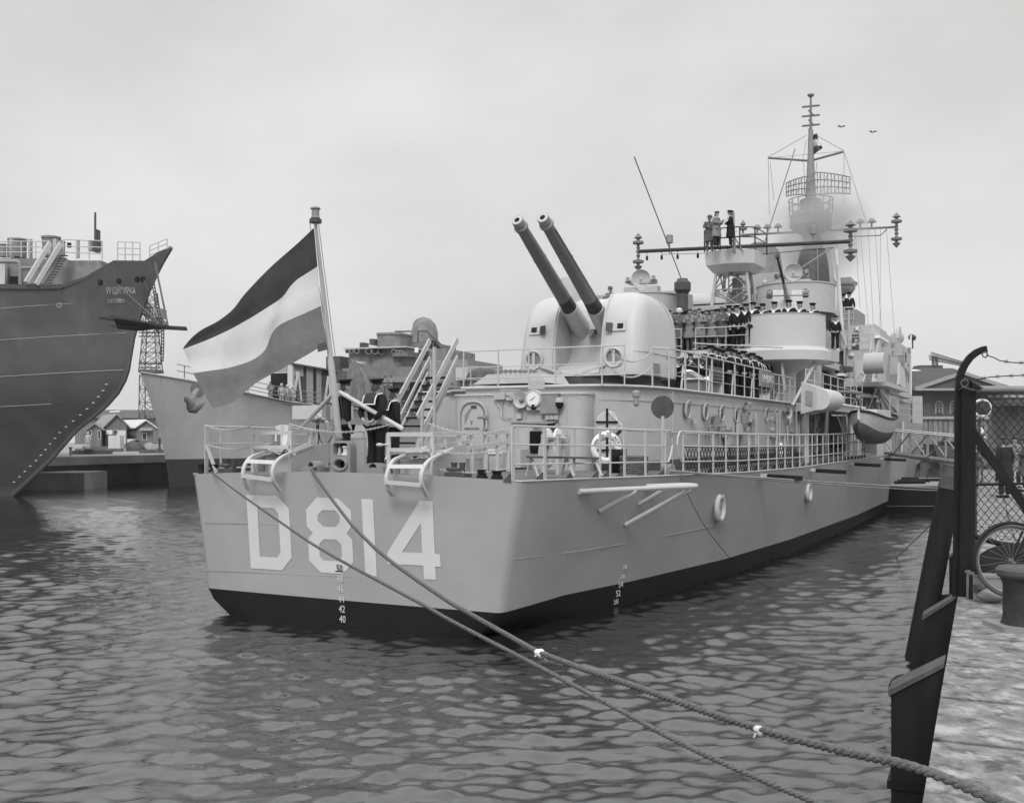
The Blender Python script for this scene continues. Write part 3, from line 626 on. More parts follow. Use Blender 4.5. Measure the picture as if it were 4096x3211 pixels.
# gun tub sponson
tc=oY(3135,1320,42.4); ta,tb_=tc[0],tc[1]
def ring(r,z,n=36,sx=1): return [(ta+r*math.cos(2*PI*k/n),tb_+r*sx*math.sin(2*PI*k/n),z) for k in range(n)]
RT=1.62
g=MB(S); g.loft([ring(RT+.22,6.68),ring(RT+.24,7.05),ring(RT+.06,7.2),ring(RT,7.22),ring(RT,8.5),ring(RT-.03,8.5),ring(RT-.03,7.23)],caps=False)
tub=g.build('gun_tub','turret_paint',ship,smooth=30)
slab(MB(S),[(ta-RT*.9,tb_+RT*.5),(ta-.3,tb_+RT+.15),(ta+1.2,tb_+RT+.35),(ta+2.9,tb_+RT-.3),(ta+3.0,tb_-1.5),(ta-1,tb_-1.5)],6.7,7.16).build('sponson_deck','paint',tub)
g=MB(S); g.loft([ring(RT+.2,6.9),ring(RT+.16,6.64),ring(.9,6.5),ring(.5,6.2),ring(.45,4.9)],caps=False); g.add(ring(RT-.02,7.235),[tuple(range(36))]); g.build('sponson','paint',tub,smooth=30)
MB(S).loft([ring(RT+.012,8.47),ring(RT+.03,8.5),ring(RT-.04,8.52)],caps=False).build('tub_rim','trim_paint',tub)
g=MB(S); g.tube([oY(3276,1420,41.6),oY(3169,1622,39.4)],.055,6); g.build('strut','paint',ship)
g=MB(S); g.tube([oY(3122,1405,41),oY(3138,1560,41)],.06,6); g.build('strut','paint',ship)
# wall trunk below the tub
boxA(3155,3225,1440,1632,26.5,3.5,'trunk',r=.1)
# 40 mm gun
gc=Vector(oY(3150,1195,42.9)); gt=Vector(oY(3108,1022,40.7)); d=(gt-gc); Lb=d.length; d.normalize()
g=MB(S); g.lathe([(.13,-.4),(.12,.35),(.085,.4),(.085,1.0)],tuple(gc),tuple(d),12); g.build('light_gun','paint',ship,smooth=40); lg=bpy.context.scene.collection.objects['light_gun']
MB(S).lathe([(.06,.9),(.045,Lb-.25),(.085,Lb-.04),(.085,Lb),(.03,Lb)],tuple(gc),tuple(d),12).build('gun_barrel','gun_dark',lg,smooth=40)
g=MB(S); p=oY(3055,1185,42.8);q=oY(3240,1180,42.2); g.tube([p,q],.03,6); g.build('training_bar','mid_grey',lg)
for x,y in ((3078,1172),(3222,1168)):
    p=oY(x,y,42.4); g=MB(S); g.torus(p,(1,.3,.2),.13,.012,14,4); g.tube([(p[0],p[1]-.13,p[2]),(p[0],p[1]+.13,p[2])],.01,4); g.tube([(p[0],p[1],p[2]-.13),(p[0],p[1],p[2]+.13)],.01,4); g.box(p[0]-.08,p[0]+.08,p[1]-.1,p[1]+.1,p[2]-.22,p[2]-.05); g.build('ring_sight','dark_grey',lg)
g=MB(S)
for x0,x1 in ((3090,3136),(3164,3210)):
    p,q=oY(x0,1185,42.9),oY(x1,1185,42.9); g.prism([(p[0],p[1],p[2]-.75),(q[0],q[1],p[2]-.75),(q[0]+.1,q[1],p[2]+.27),(p[0]+.1,p[1],p[2]+.27)],(.05,0,0))
g.build('gun_shield','off_white',lg)
g=MB(S); g.lathe([(.5,7.24),(.45,7.6),(.2,7.7),(.18,8.3)],(gc.x+.1,gc.y,0),(0,0,1),14); g.build('pedestal','mid_grey',lg)
# after director drum with its dish
def director(px,py,Y,rp,ytop,ybot,dx,dy,dr,name='director_drum'):
    """drum centred at px, radius rp pixels, dish centre dx,dy radius dr pixels"""
    s=F/Y; c=oY(px,ytop,Y); z0=oY(px,ybot,Y)[2]; r=rp/s
    g=MB(S); g.lathe([(r,z0-c[2]),(r,-.06),(r+.04,-.05),(r+.04,0),(r-.05,0),(r-.08,-.35)],c,(0,0,1),40); o=g.build(name,'paint',ship,smooth=30)
    p=Vector(oY(dx,dy,Y)); ax=Vector((-1,.25,.12)).normalized(); R_=dr/s
    g=MB(S); g.lathe([(R_,.12),(R_+.02,.1),(R_*.75,-.02),(R_*.4,-.09),(.02,-.12)],tuple(p),tuple(ax),26,caps=False); g.lathe([(.03,-.1),(.03,.1),(.05,.12),(.01,.14)],tuple(p),tuple(ax),8)
    dsh=g.build('radar_dish','paint',o,smooth=50)
    g=MB(S); g.box(p.x,p.x+.5,p.y-R_*1.5,p.y+R_*1.5,p.z-R_*.45,p.z-R_*.1); g.prism([(p.x-.1,p.y-R_*1.9,p.z-R_-.25),(p.x-.1,p.y+R_*1.9,p.z-R_-.25),(p.x-.1,p.y+R_*1.9,p.z-R_+.08),(p.x-.1,p.y+R_*.8,p.z-R_+.08),(p.x-.1,p.y+R_*.3,p.z-R_-.05),(p.x-.1,p.y-R_*.3,p.z-R_-.05),(p.x-.1,p.y-R_*.8,p.z-R_+.08),(p.x-.1,p.y-R_*1.9,p.z-R_+.08)],(.5,0,0)); g.build('director_frame','paint',o)
    for s_ in (-1,1):
        g=MB(S); g.lathe([(.04,-.2),(.07,-.15),(.07,.15),(.1,.22)],(p.x,p.y+s_*R_*1.45,p.z-R_*.02),tuple(ax),10); g.box(p.x-.12,p.x+.12,p.y+s_*R_*1.45-.12,p.y+s_*R_*1.45+.12,p.z-R_*.35,p.z-R_*.12); g.build('sighting_scope','mid_grey',o)
    return o
director(2570,1290,47,150,1186,1300,2564,1117,37)
boxA(2270,2720,1175,1310,28.5,2.0,'deckhouse_block','paint')
director(3183,1200,46.5,152,1145,1262,3173,1092,35)
p=oY(3183,1262,46.5); MB(S).lathe([(1.7,0),(1.1,-.45),(.5,-1.2),(.5,-3)],p,(0,0,1),30).build('drum_cone','dark_grey',ship,smooth=30)
# dome and small gun seen between the turret barrels
p=oY(2290,1170,45); MB(S).lathe([(.62,-.6),(.62,.3),(.5,.6),(.2,.72),(.01,.73)],p,(0,0,1),20).build('dome','paint',ship,smooth=True)
p=Vector(oY(2305,1110,44.5)); MB(S).tube([tuple(p),tuple(p+Vector((-.3,-.1,.7)))],[.07,.045],8).build('gun_muzzle','gun_dark',ship)
# mushroom ventilator
p=oY(2730,1235,45.5); MB(S).lathe([(.24,-.9),(.24,.65),(.36,.8),(.36,1.13),(.26,1.2),(.22,1.3),(.2,1.3)],p,(0,0,1),20).build('ventilator','dark_grey',ship,smooth=35)
# rounded hood
p,q=oA(2764,1190,31),oA(2905,1190,31); zt,zb=oA(2830,1163,31)[2],oA(2830,1215,31)[2]; g=MB(S)
prof=[(0,zb),(-.02,zb+.15),(.1,zt-.2),(.35,zt-.04),(.7,zt),(1.6,zt),(1.9,zt-.2),(2,zb)]
g.loft([[(31+a,b,z) for a,z in prof] for b in (p[1],p[1]+.12,q[1]-.1,q[1])]); g.build('hood','turret_paint',ship,smooth=45)
boxA(2680,2960,1222,1300,30.4,.4,'bulwark'); boxA(2764,2895,1212,1224,31.05,1.7,'hood_base','dark_grey')
boxA(2930,3120,1095,1262,35,4,'superstructure_block','paint')
boxA(2560,2690,1240,1300,30.6,1,'superstructure_block','paint')
# ================= lattice tower with look-out platform
TA=31.5; tcn=oA(2932,1060,TA); tbx=tcn[1]
def tz(y): return oA(2932,y,TA)[2]
zp=tz(1014)
pl=[(TA-.9,tbx-1.1),(TA-1.15,tbx-.3),(TA-1.1,tbx+.6),(TA-.7,tbx+1.2),(TA+1.2,tbx+1.3),(TA+1.2,tbx-1.2)]
g=MB(S); g.loft([[(a,b,z) for a,b in pp] for pp,z in (([(TA+(a-TA)*.6,tbx+(b-tbx)*.72) for a,b in pl],zp-.95),([(TA+(a-TA)*.93,tbx+(b-tbx)*.96) for a,b in pl],zp-.62),(pl,zp))]); tw=g.build('lookout_platform','turret_paint',ship)
zb=tz(1245); feet=[(TA-.9,tbx-1.0),(TA-.7,tbx+1.15),(TA+1.4,tbx+1.0),(TA+1.4,tbx-.9)]; tops=[(TA-.45,tbx-.6),(TA-.3,tbx+.65),(TA+.6,tbx+.6),(TA+.6,tbx-.55)]
for (a,b),(c,d_) in zip(feet,tops): MB(S).tube([(a,b,zb-1.5),(c,d_,zp-.4)],.075,8).build('tower_leg','paint',tw)
g=MB(S)
def lp(i,t): (a,b),(c,d_)=feet[i%4],tops[i%4]; return (a+(c-a)*t,b+(d_-b)*t,zb-1.5+(zp-.4-zb+1.5)*t)
for i in range(4):
    for t0,t1 in ((.0,.35),(.35,.65),(.65,1)): g.tube([lp(i,t0),lp(i+1,t1)],.035,5); g.tube([lp(i+1,t0),lp(i,t1)],.035,5); g.tube([lp(i,t1),lp(i+1,t1)],.035,5)
g.build('tower_brace','mid_grey',tw)
g=MB(S)
for db in (-.2,.2): g.tube([(TA,tbx+db,zb-1.4),(TA,tbx+db,zp)],.03,5)
for k in range(22): z=zb-1.3+k*.25; g.tube([(TA,tbx-.2,z),(TA,tbx+.2,z)],.016,4)
g.box(TA+.4,TA+.8,tbx-.15,tbx+.25,zb-1,zb+1.6); g.build('tower_ladder','mid_grey',tw)
rp=[(a,b,zp) for a,b in pl]+[(pl[0][0],pl[0][1],zp)]
g=MB(S)
for h in (1.0,.55): g.tube([(a,b,z+h) for a,b,z in rp],.028,6)
rl=g.build('lookout_railing','gun_dark',tw)
for p in rp[:-1]: MB(S).tube([p,(p[0],p[1],p[2]+1.0)],.035,6).build('stanchion','gun_dark',rl)
p=oA(2938,1010,TA-1.1); q=oA(2933,845,TA-1.1); MB(S).tube([p,q],[.07,.05],8).build('pole','mid_grey',tw); g=MB(S); g.tube([(p[0],p[1],p[2]+.7),(p[0],p[1]-.4,p[2])],.03,5);g.tube([(p[0],p[1],p[2]+.7),(p[0],p[1]+.4,p[2])],.03,5); g.build('pole_stay','mid_grey',tw)
# ---- yards and aerial stacks
def aerial(px,y0,y1,Y,r,name='aerial',m='gun_metal',half=False):
    s=F/Y; z0,z1=oY(px,y1,Y)[2],oY(px,y0,Y)[2]; p=oY(px,y1,Y); h=z1-z0; g=MB(S)
    pr=[(.01,0),(r*.8,h*.13),(r*.3,h*.16),(r*.3,h*.2),(r,h*.22),(r*1.05,h*.28),(r*.3,h*.31),(r*.2,h*.35),(r*.42,h*.42),(r*.2,h*.45),(r*.45,h*.53),(r*.2,h*.56),(r*.4,h*.62),(r*.2,h*.65),(r*.3,h*.69),(r*1.05,h*.72),(r,h*.78),(r*.3,h*.8),(r*.3,h*.84),(r*.8,h*.87),(.01,h)]
    if half: pr=[(q[0],(q[1]-h*.6)*2.4) for q in pr if q[1]>h*.6]
    g.lathe(pr,p,(0,0,1),14); return g.build(name,m,ship,smooth=35)
ya=TA+.4
e0,e1=oA(2553,1006,ya),oA(3400,966,ya)
yd=MB(S).tube([e0,e1],.09,10).build('yard','gun_dark',ship,smooth=True)
def Yof(p): return YC+p[0]*cp-p[1]*sp
aerial(2553,932,1086,Yof(e0),.26); aerial(3402,880,1048,Yof(e1),.3); aerial(2972,878,935,53,.2,half=True)
for x,y0,y1 in ((2688,942,972),(3263,907,937)):
    t=(x-2553)/847; p=Vector(e0).lerp(Vector(e1),t); Y=Yof(p); z0,z1=oY(x,y1,Y)[2],oY(x,y0,Y)[2]; MB(S).lathe([(.03,-.5),(.03,0),(.17,0),(.17,z1-z0),(.1,z1-z0+.03)],(p.x,p.y,z0),(0,0,1),12).build('aerial_pot','mid_grey',ship,smooth=35)
g=MB(S)
for t in (.045,.12,.2,.3): 
    p=Vector(e0).lerp(Vector(e1),t); g.tube([tuple(p),(p.x,p.y,p.z-.25)],.012,4); g.tube([(p.x,p.y,p.z-.25),(p.x,p.y,p.z-.45)],.06,6)
g.tube([tuple(Vector(e0).lerp(Vector(e1),.12)-Vector((0,0,.2))),tuple(Vector(e0).lerp(Vector(e1),.45)-Vector((0,0,.25)))],.012,4)
g.tube([tuple(Vector(e0).lerp(Vector(e1),.5)-Vector((0,0,.45))),tuple(Vector(e0).lerp(Vector(e1),.93)-Vector((0,0,.25)))],.016,4)
g.build('insulator','black',yd)
# ================= funnels
def funnel(px,py0,py1,Y,la,wb,rake,name,m,m2):
    z1,z0=oY(px,py0,Y)[2],oY(px,py1,Y)[2]; c=oY(px,py0,Y); n=28; rings=[]
    for t,k in ((0,1.12),(.4,1.06),(.8,1.0),(1,.96)):
        z=z0+(z1-z0)*t; ox=c[0]-rake*t+rake
        rings.append([(ox+la*k*math.cos(2*PI*j/n),c[1]+wb*k*math.sin(2*PI*j/n),z+ (0 if t<.8 else -.32*math.cos(2*PI*j/n)*t-.0)) for j in range(n)])
    g=MB(S); g.loft(rings,caps=False); rin=[[(c[0]+(p[0]-c[0])*.9,c[1]+(p[1]-c[1])*.9,p[2]-dz) for p in rings[-1]] for dz in (0,1.0)]
    g.loft([rings[-1],rin[0],rin[1]],caps=False); g.add(rin[1],[tuple(range(n))])
    return g.build(name,m,ship,smooth=40)
funnel(3056,1010,1140,57,1.6,.86,.5,'funnel','mid_grey','black')
fn=oY(3262,1012,60)
n=28; rings=[]
for t,k,dz in ((0,1.15,0),(.3,1.12,0),(.65,1.05,0),(.85,.95,0),(1,.74,.0)):
    z=8.5+(oY(3262,1008,60)[2]-8.5)*t; rings.append([(fn[0]-1.1*t*0+1.5*k*math.cos(2*PI*j/n)-.2,fn[1]+1.02*k*math.sin(2*PI*j/n),z) for j in range(n)])
MB(S).loft(rings).build('funnel','paint',ship,smooth=45)
# sooty after face of the forward funnel : cowl plate
g=MB(S)
rr=[]
for t,k in ((.2,1.13),(.3,1.12),(.65,1.05),(.85,.95),(1,.74)):
    z=8.5+(oY(3262,1008,60)[2]-8.5)*t; rr.append([(fn[0]+1.52*k*math.cos(u)-.22,fn[1]+1.04*k*math.sin(u),z+.01) for u in [R(118+ i*142/14) for i in range(15)]])
g.loft(rr,closed=False); g.build('soot_plate','dark_grey',ship,smooth=45)
g=MB(S); g.tube([(r_[12][0]-.15,r_[12][1],r_[12][2]) for r_ in rings],.03,5); g.tube([oY(3210,1068,57),oY(3330,990,57)],.04,5); g.build('funnel_guard','mid_grey',ship)
# ================= mainmast forward : tripod, trunk, radar
MA=47.5
def mz(y,b=0,a=MA): return oA(3241,y,a)[2]
def mp(x,y,a=MA): return oA(x,y,a)
c=mp(3243,1000); mb=c[1]
g=MB(S); g.tube([(MA,mb,z) for z in (mz(1250),mz(1000),mz(830),mz(640),mz(520))],[.42,.4,.36,.2,.14],14); mast=g.build('mast','mid_grey',ship,smooth=True)
g=MB(S)
for k in range(16): t=k*PI/8; g.tube([(MA+1.25*math.cos(t),mb+1.25*math.sin(t),mz(864)),(MA+1.3*math.cos(t),mb+1.3*math.sin(t),mz(800))],.03,4)
for z in (800,830): g.torus((MA,mb,mz(z)),(0,0,1),1.29,.03,24,4)
g.build('mast_cage','gun_metal',mast)
g=MB(S); g.tube([(MA,mb,mz(530)),(MA,mb,mz(385))],[.09,.05],8); g.lathe([(.05,0),(.2,.12),(.2,.2)],(MA,mb,mz(392)),(0,0,1),10)
for y in (426,464,502): g.tube([mp(3208,y+3),mp(3279,y-4)],.06,6)
for y in (440,478,515): g.tube([(MA,mb-.1,mz(y)),(MA,mb+.12,mz(y+22))],.08,6)
g.build('aerial_mast','gun_metal',mast)
g=MB(S); g.tube([mp(3072,632),mp(3241,644)],.07,6); g.tube([mp(3375,607),mp(3241,644)],.07,6)
g.build('signal_yard','gun_metal',mast)
g=MB(S); g.tube([mp(3072,630),mp(3226,542)],.014,4); g.tube([mp(3375,603),mp(3270,545)],.014,4); g.tube([mp(3072,632),mp(3375,605)],.01,4)
for x,y,x2,y2 in ((3073,640,3077,860),(3080,645,3095,800),(3378,612,3468,900),(3376,612,3376,820),(3215,650,3216,710),(3225,560,3210,650),(3268,650,3262,700)): g.tube([mp(x,y),mp(x2,y2)],.012,4)
g.build('halyard','wire',mast)
# lattice radar scanner
g=MB(S); cx,cy=3270,752
def rs(u,v): # u -1..1 across, v 0..1 up ; curved reflector
    x=3270+u*128; yt=706+ (1-abs(u))*-0+ (12*(1-u) if u<0 else 0); yb=795-(0 if u<0 else 22*u)-12*max(0,-u)
    p=Vector(mp(x,yt+(yb-yt)*(1-v))); p.x+=-1.1+1.3*(u*u); return tuple(p)
for v in (0,.33,.66,1): g.tube([rs(-1+k/10,v) for k in range(21)],.035,4)
for k in range(21): g.tube([rs(-1+k/10,v/4) for v in range(5)],.028,4)
for k in range(0,20,2): g.tube([rs(-1+k/10,0),rs(-1+(k+2)/10,1)],.018,3)
g.build('radar_scanner','mid_grey',mast)
g=MB(S); g.lathe([(.4,mz(795)),(.62,mz(800)),(.66,mz(846)),(1.0,mz(850)),(1.2,mz(862)),(1.25,mz(905)),(.95,mz(925)),(.5,mz(940)),(.4,mz(1000))],(MA,mb,0),(0,0,1),24); g.build('mast_head_platform','mid_grey',mast,smooth=35)
g=MB(S)
for x in (3165,3340,3210): g.tube([mp(3230 if x<3241 else 3280,950,MA-.3),mp(x if x!=3210 else 3345,1140 if x!=3340 else 1400,MA-1.5 if x!=3340 else MA-4)],.1,8)
for x0,y0,x1,y1 in ((3188,1130,3228,1000),(3228,1130,3195,1010),(3270,1000,3310,1120),(3300,1000,3275,1130)): g.tube([mp(x0,y0),mp(x1,y1)],.04,5)
g.build('mast_leg','paint',mast)
# forward yard with aerials
e2,e3=mp(2965,940,MA+.5),mp(3586,908,MA+.5)
MB(S).tube([e2,e3],.07,8).build('yard','gun_metal',ship); aerial(3586,850,992,Yof(e3),.3); 
g=MB(S)
for x in (3033,3075,3120,3448,3492): 
    t=(x-2965)/(3586-2965); p=Vector(e2).lerp(Vector(e3),t); MB(S).lathe([(.05,0),(.05,.3),(.28,.35),(.12,.55),(.02,.6)],tuple(p),(0,0,1),10).build('aerial_pot','gun_metal',ship)
g=MB(S); g.tube([mp(3400,947),mp(3522,942),mp(3548,917)],.03,4)
for x0,x1,y1 in ((3440,3480,1500),(3472,3500,1540),(3500,3530,1500),(3522,3520,1450),(3545,3580,1480),(3420,3440,1350)): g.tube([mp(x0,905+(3586-x0)*.03),mp(x1,y1-120)],.011,3)
g.build('halyard','wire',mast)
# wires from the lookout to the masthead, whip aerials
g=MB(S); g.tube([oY(2725,1115,45),oY(2537,628,38)],.022,5); g.build('whip_aerial','gun_metal',ship)
g=MB(S); g.tube([oY(3045,1010,50),oY(3180,596,52)],.028,5); g.build('whip_aerial','gun_metal',ship)
# ================= bridge block and what stands round it
br=boxB(3519,3645,1360,1600,4.9,9.5,'bridge','paint')
p=oB(3645,1480,4.9); g=MB(S); g.box(p[0]-.25,p[0]+.05,4.86,4.93,oB(3645,1600,4.9)[2],oB(3645,1340,4.9)[2]); g.build('lit_corner_strip','white',br)  # white strip paints in the light caught by the bridge's forward corner
ab=38.5
boxA(3385,3522,1402,1640,ab,8,'bridge_house','paint')
boxA(3385,3500,1300,1402,ab+2,5,'chart_house','paint',r=.1)
boxA(3330,3428,1240,1405,ab+3.5,3,'signal_deck','mid_grey')
g=MB(S); p=oA(3500,1300,ab+2); g.build('x','paint') if False else None
for x0,x1,y0,y1 in ((3440,3485,1330,1400),): boxA(x0,x1,y0,y1,ab+.3,1.2,'flag_locker','turret_paint')
boxA(3408,3436,1338,1398,ab+1.9,.1,'doorway','dark_grey')
q=[(ab+.05,oA(x,1400,ab)[1],oA(3450,1402,ab)[2]) for x in (3292,3330,3378,3437,3480)]; railing('bridge_railing',q,q,[1.05,.7,.35],pw=.06)
q=[(ab+3.45,oA(x,1300,ab+3.5)[1],oA(3380,1300,ab+3.5)[2]) for x in (3335,3380,3415)]; railing('bridge_railing',q,q,[.95,.6,.3],pw=.05)
boxA(3290,3390,1395,1405,ab,5,'bridge_wing_deck','mid_grey')
# searchlights, aerial on the bridge roof
for x,y,r_ in ((3650,1350,.22),(3590,1352,.4)):
    p=oB(x,y,4.2); g=MB(S); g.lathe([(r_*.9,-.2),(r_,0),(r_,.25),(r_*.6,.4)],p,(-1,-.3,.1),14); g.tube([p,(p[0],p[1],p[2]-.8)],.06,6); g.build('searchlight','dark_grey' if r_<.3 else 'paint',br,smooth=35)
p=oB(3605,1342,4.9); g=MB(S); g.prism([(p[0]+.5*math.cos(t)*1.3,4.85,p[2]-.2+.75*math.sin(t)) for t in [PI*k/12 for k in range(13)]],(0,-.2,0)); g.build('signal_arch','paint',br)
boxB(3520,3555,1352,1362,4.95,.9,'canvas_roll','white')
for x0,x1,y0,y1 in ((3470,3560,1418,1445),): 
    p=oB(x0+50,y0,5.6); g=MB(S); g.lathe([(.5,0),(.5,.9)],(p[0],4.9,p[2]-.4),(0,1,0),18); g.build('sponson','paint',br,smooth=35)
# overhanging gun platform with shield forward
b5=boxB(3548,3628,1540,1556,5.8,2.0,'wing_platform','paint')
g=MB(S); p=oB(3600,1540,5.6); g.prism([(p[0]-1.2,5.7,p[2]),(p[0]-1.0,5.7,p[2]+1.15),(p[0]+1.0,5.75,p[2]+.8),(p[0]+1.6,5.75,p[2]-.2)],(0,-.1,0)); g.build('wing_shield','trim_paint',ship)
g=MB(S); g.lathe([(.3,-.2),(.4,.5),(.2,.9)],(p[0]-1.2,5.2,p[2]),(0,0,1),10); g.tube([(p[0]-2.4,5.3,p[2]),(p[0]-2,5.3,p[2]+1.5)],.06,5); g.build('light_gun','mid_grey',ship)
boxB(3560,3648,1565,1583,5.4,9,'bridge_overhang','paint')
g=MB(S)
for x in (3640,3648,3656,3664,3671): p=oB(x,1600,5.0); MB(S).tube([(p[0],5.2,4.5),(p[0],5.2,oB(x,1580,5.2)[2])],.1,6).build('pillar','paint',ship)
boxB(3570,3640,1583,1692,3.6,6,'forecastle_house','mid_grey')
q=[]
for x in (3560,3590,3640,3665,3690): b=6.0; a=oB(x,1690,b)[0]; q.append((a,b,4.45))
railing('forecastle_railing',q,q,[1.1,.7,.35],pw=.1)
# bridge ladder
g=MB(S)
for x0,x1 in ((3480,3450),(3507,3488)): 
    p,q=oA(x0,1412,ab-.3),oA(x1,1545,ab-2.2); g.bar(p,q,.06,.14)
    for k in range(1,11): pass
ldb=g.build('bridge_ladder','trim_paint',ship)
for k in range(1,11):
    t=k/11; p=Vector(oA(3480,1412,ab-.3)).lerp(Vector(oA(3450,1545,ab-2.2)),t); q=Vector(oA(3507,1412,ab-.3)).lerp(Vector(oA(3488,1545,ab-2.2)),t); MB(S).bar(tuple(p),tuple(q),.16,.03).build('tread','mid_grey',ldb)
g=MB(S); g.tube([oA(3515,1360,ab-.3),oA(3508,1400,ab-.5),oA(3488,1490,ab-2)],.03,5); g.tube([oA(3485,1365,ab-.3),oA(3478,1410,ab-.5),oA(3460,1480,ab-2)],.03,5); g.tube([oA(3415,1560,ab-2.4),oA(3443,1492,ab-2.4),oA(3492,1490,ab-2.4)],.035,5); g.build('ladder_handrail','trim_paint',ldb)
# clutter against the bridge house
rnd=random.Random(5)
for x0,x1,y0,y1,dd,m in ((3337,3372,1462,1492,2.5,'dark_grey'),(3375,3400,1465,1484,2.2,'dark_grey'),(3318,3375,1493,1503,2.8,'white'),(3330,3376,1507,1552,2.4,'dark_grey'),(3378,3412,1512,1552,2.3,'paint'),(3290,3312,1440,1550,1.5,'paint'),(3262,3284,1470,1545,1.2,'paint'),(3250,3420,1552,1590,1.0,'mid_grey'),(3240,3340,1560,1600,1.6,'paint'),(3300,3375,1585,1593,3.0,'white'),(3416,3452,1440,1530,.12,'turret_paint'),(3455,3500,1548,1580,1.5,'dark_grey'),(3345,3352,1455,1470,2.7,'white'),(3322,3336,1452,1492,2.7,'white'),(3515,3535,1425,1440,.1,'mid_grey'),(3425,3450,1535,1560,.3,'dark_grey')):
    boxA(x0,x1,y0,y1,ab-dd,max(.25,min(dd*.6,1)),'locker',m,r=.03)
p=oA(3368,1437,ab-.1); 
g=MB(S)
for x,y0,y1 in ((3300,1200,1560),(3350,1060,1400),(3395,1240,1400),(3378,1380,1580),(3330,1455,1580),(3402,1470,1560)): g.tube([oA(x,y0,ab-.2),oA(x,y1,ab-.2)],.05,6)
g.tube([oA(3345,1000,ab+4),oA(3375,1400,ab+1)],.11,8); g.tube([oA(3310,1180,ab),oA(3388,1390,ab)],.12,8); g.tube([oA(3352,1400,ab-.5),oA(3330,1465,ab-2)],.11,8)
g.build('stay_pole','paint',ship)
g=MB(S); g.cyl(oB(3355,1137,2),oB(3422,1135,3.2),.13,n=10); g.lathe([(.5,0),(.5,.6),(.25,.8)],oB(3362,1145,2.0),(0,1,0),14); g.build('rangefinder_arm','mid_grey',ship)
# ---- 01 level forward of the trunk: boat deck, its supports, hooded box
zb1=Z1+.0
def bd(px,b,dz=0): p=oB(px,1650,b); return (p[0],b,zb1+dz)
a0,a1=bd(3235,5.3)[0],bd(3458,5.3)[0]
g=MB(S); g.box(24.5,a1,2.5,5.3,zb1-.28,zb1-.02); g.box(24.5,a1-.02,2.5,5.28,zb1-.018,zb1+.0); g.build('boat_deck','paint',ship)
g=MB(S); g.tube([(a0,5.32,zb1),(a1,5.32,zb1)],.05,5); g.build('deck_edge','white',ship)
q=[(a0+(a1-a0)*k/8,5.2,zb1) for k in range(9)]; railing('boat_deck_railing',q,q,[1.05,.7,.35],pw=.08)
for x in (3430,3437,3226): p=bd(x,5.1); MB(S).tube([(p[0],5.1,2.75),(p[0],5.1,zb1-.2)],.09,8).build('pillar','paint',ship)
boxB(3200,3410,1660,1800,3.9,6,'midship_house','paint')
for k,x in enumerate((3222,3262,3300,3335,3362)):
    p=oB(x,1740,3.95); g=MB(S); slab(g,rrect(p[0]-.35,p[0]+.35,3.92,3.98,.02,1),3.0,4.6); d_=g.build('door','paint' if k%2 else 'mid_grey',ship)
g=MB(S)
for x in (3212,3240,3282,3320,3350,3380,3395): p=oB(x,1740,4.05); g.tube([(p[0],4.05,2.8),(p[0],4.05,4.7)],.06,5)
g.build('pipework','mid_grey',ship)
for x0,x1,y0,y1,b,m in ((3388,3415,1700,1735,4.6,'trim_paint'),(3392,3432,1735,1765,4.8,'trim_paint'),(3365,3385,1665,1730,4.6,'tarp'),(3372,3390,1770,1790,4.8,'black'),(3400,3440,1760,1830,4.9,'paint'),(3460,3500,1790,1830,4.2,'dark_grey')): boxB(x0,x1,y0,y1,b,.6,'locker',m)
MB(S).tube([oB(3350,1665,5.2),oB(3382,1760,5.25)],.03,5).build('ladder_rail','trim_paint',ship)
# hooded control box
ac=oB(3262,1590,5.6)[0]; A=lambda x,y:oA(x,y,ac)
g=MB(S); g.prism([A(3205,1527),A(3262,1548),A(3268,1600),A(3262,1640),A(3203,1655)],(2.2,0,0)); hb=g.build('control_box','paint',ship)
zt5,zb5=A(3262,1552)[2],A(3262,1640)[2]; hs=zt5-zb5
def hood(u,v): # u along the ship, v round the profile
    t=PI*v; e=(1-abs(2*u-1)**4)**.5; return (ac+.02+u*2.3,5.6+.62*math.sin(t)**.6*(.75+.25*e),zb5+hs*(.5+.5*math.cos(t))*(.97+.03*e))
g=MB(S); g.grid(hood,10,12); g.add([hood(0,v/12) for v in range(13)],[tuple(range(13))]); g.build('canvas_hood','trim_paint',hb,smooth=60)
MB(S).prism([oA(x,y,ac-.03) for x,y in ((3222,1560),(3250,1567),(3248,1625),(3222,1618))],(.03,0,0)).build('panel','mid_grey',hb)
# fairlead rollers / drain chutes along the gunwale (black)
for x,y,l_ in ((3065,1889,1.0),(3258,1877,1.3),(3412,1853,1.6),(3530,1833,2.2)):
    b=5.9; 
    for _ in range(8): a=oB(x,y,b)[0]; b=bdeck(a)+.05
    z=interp(a,SA,ZD)-.12; g=MB(S); g.bar((a-.25,b-.1,z),(a-.25,b+.12,z),.12,.08); r0=g.build('fairlead','trim_paint',ship)
    MB(S).bar((a-.25,b+.1,z-.02),(a-.25,b+1.02,z-.06),.22,.12).build('rubber_chute','black',r0)
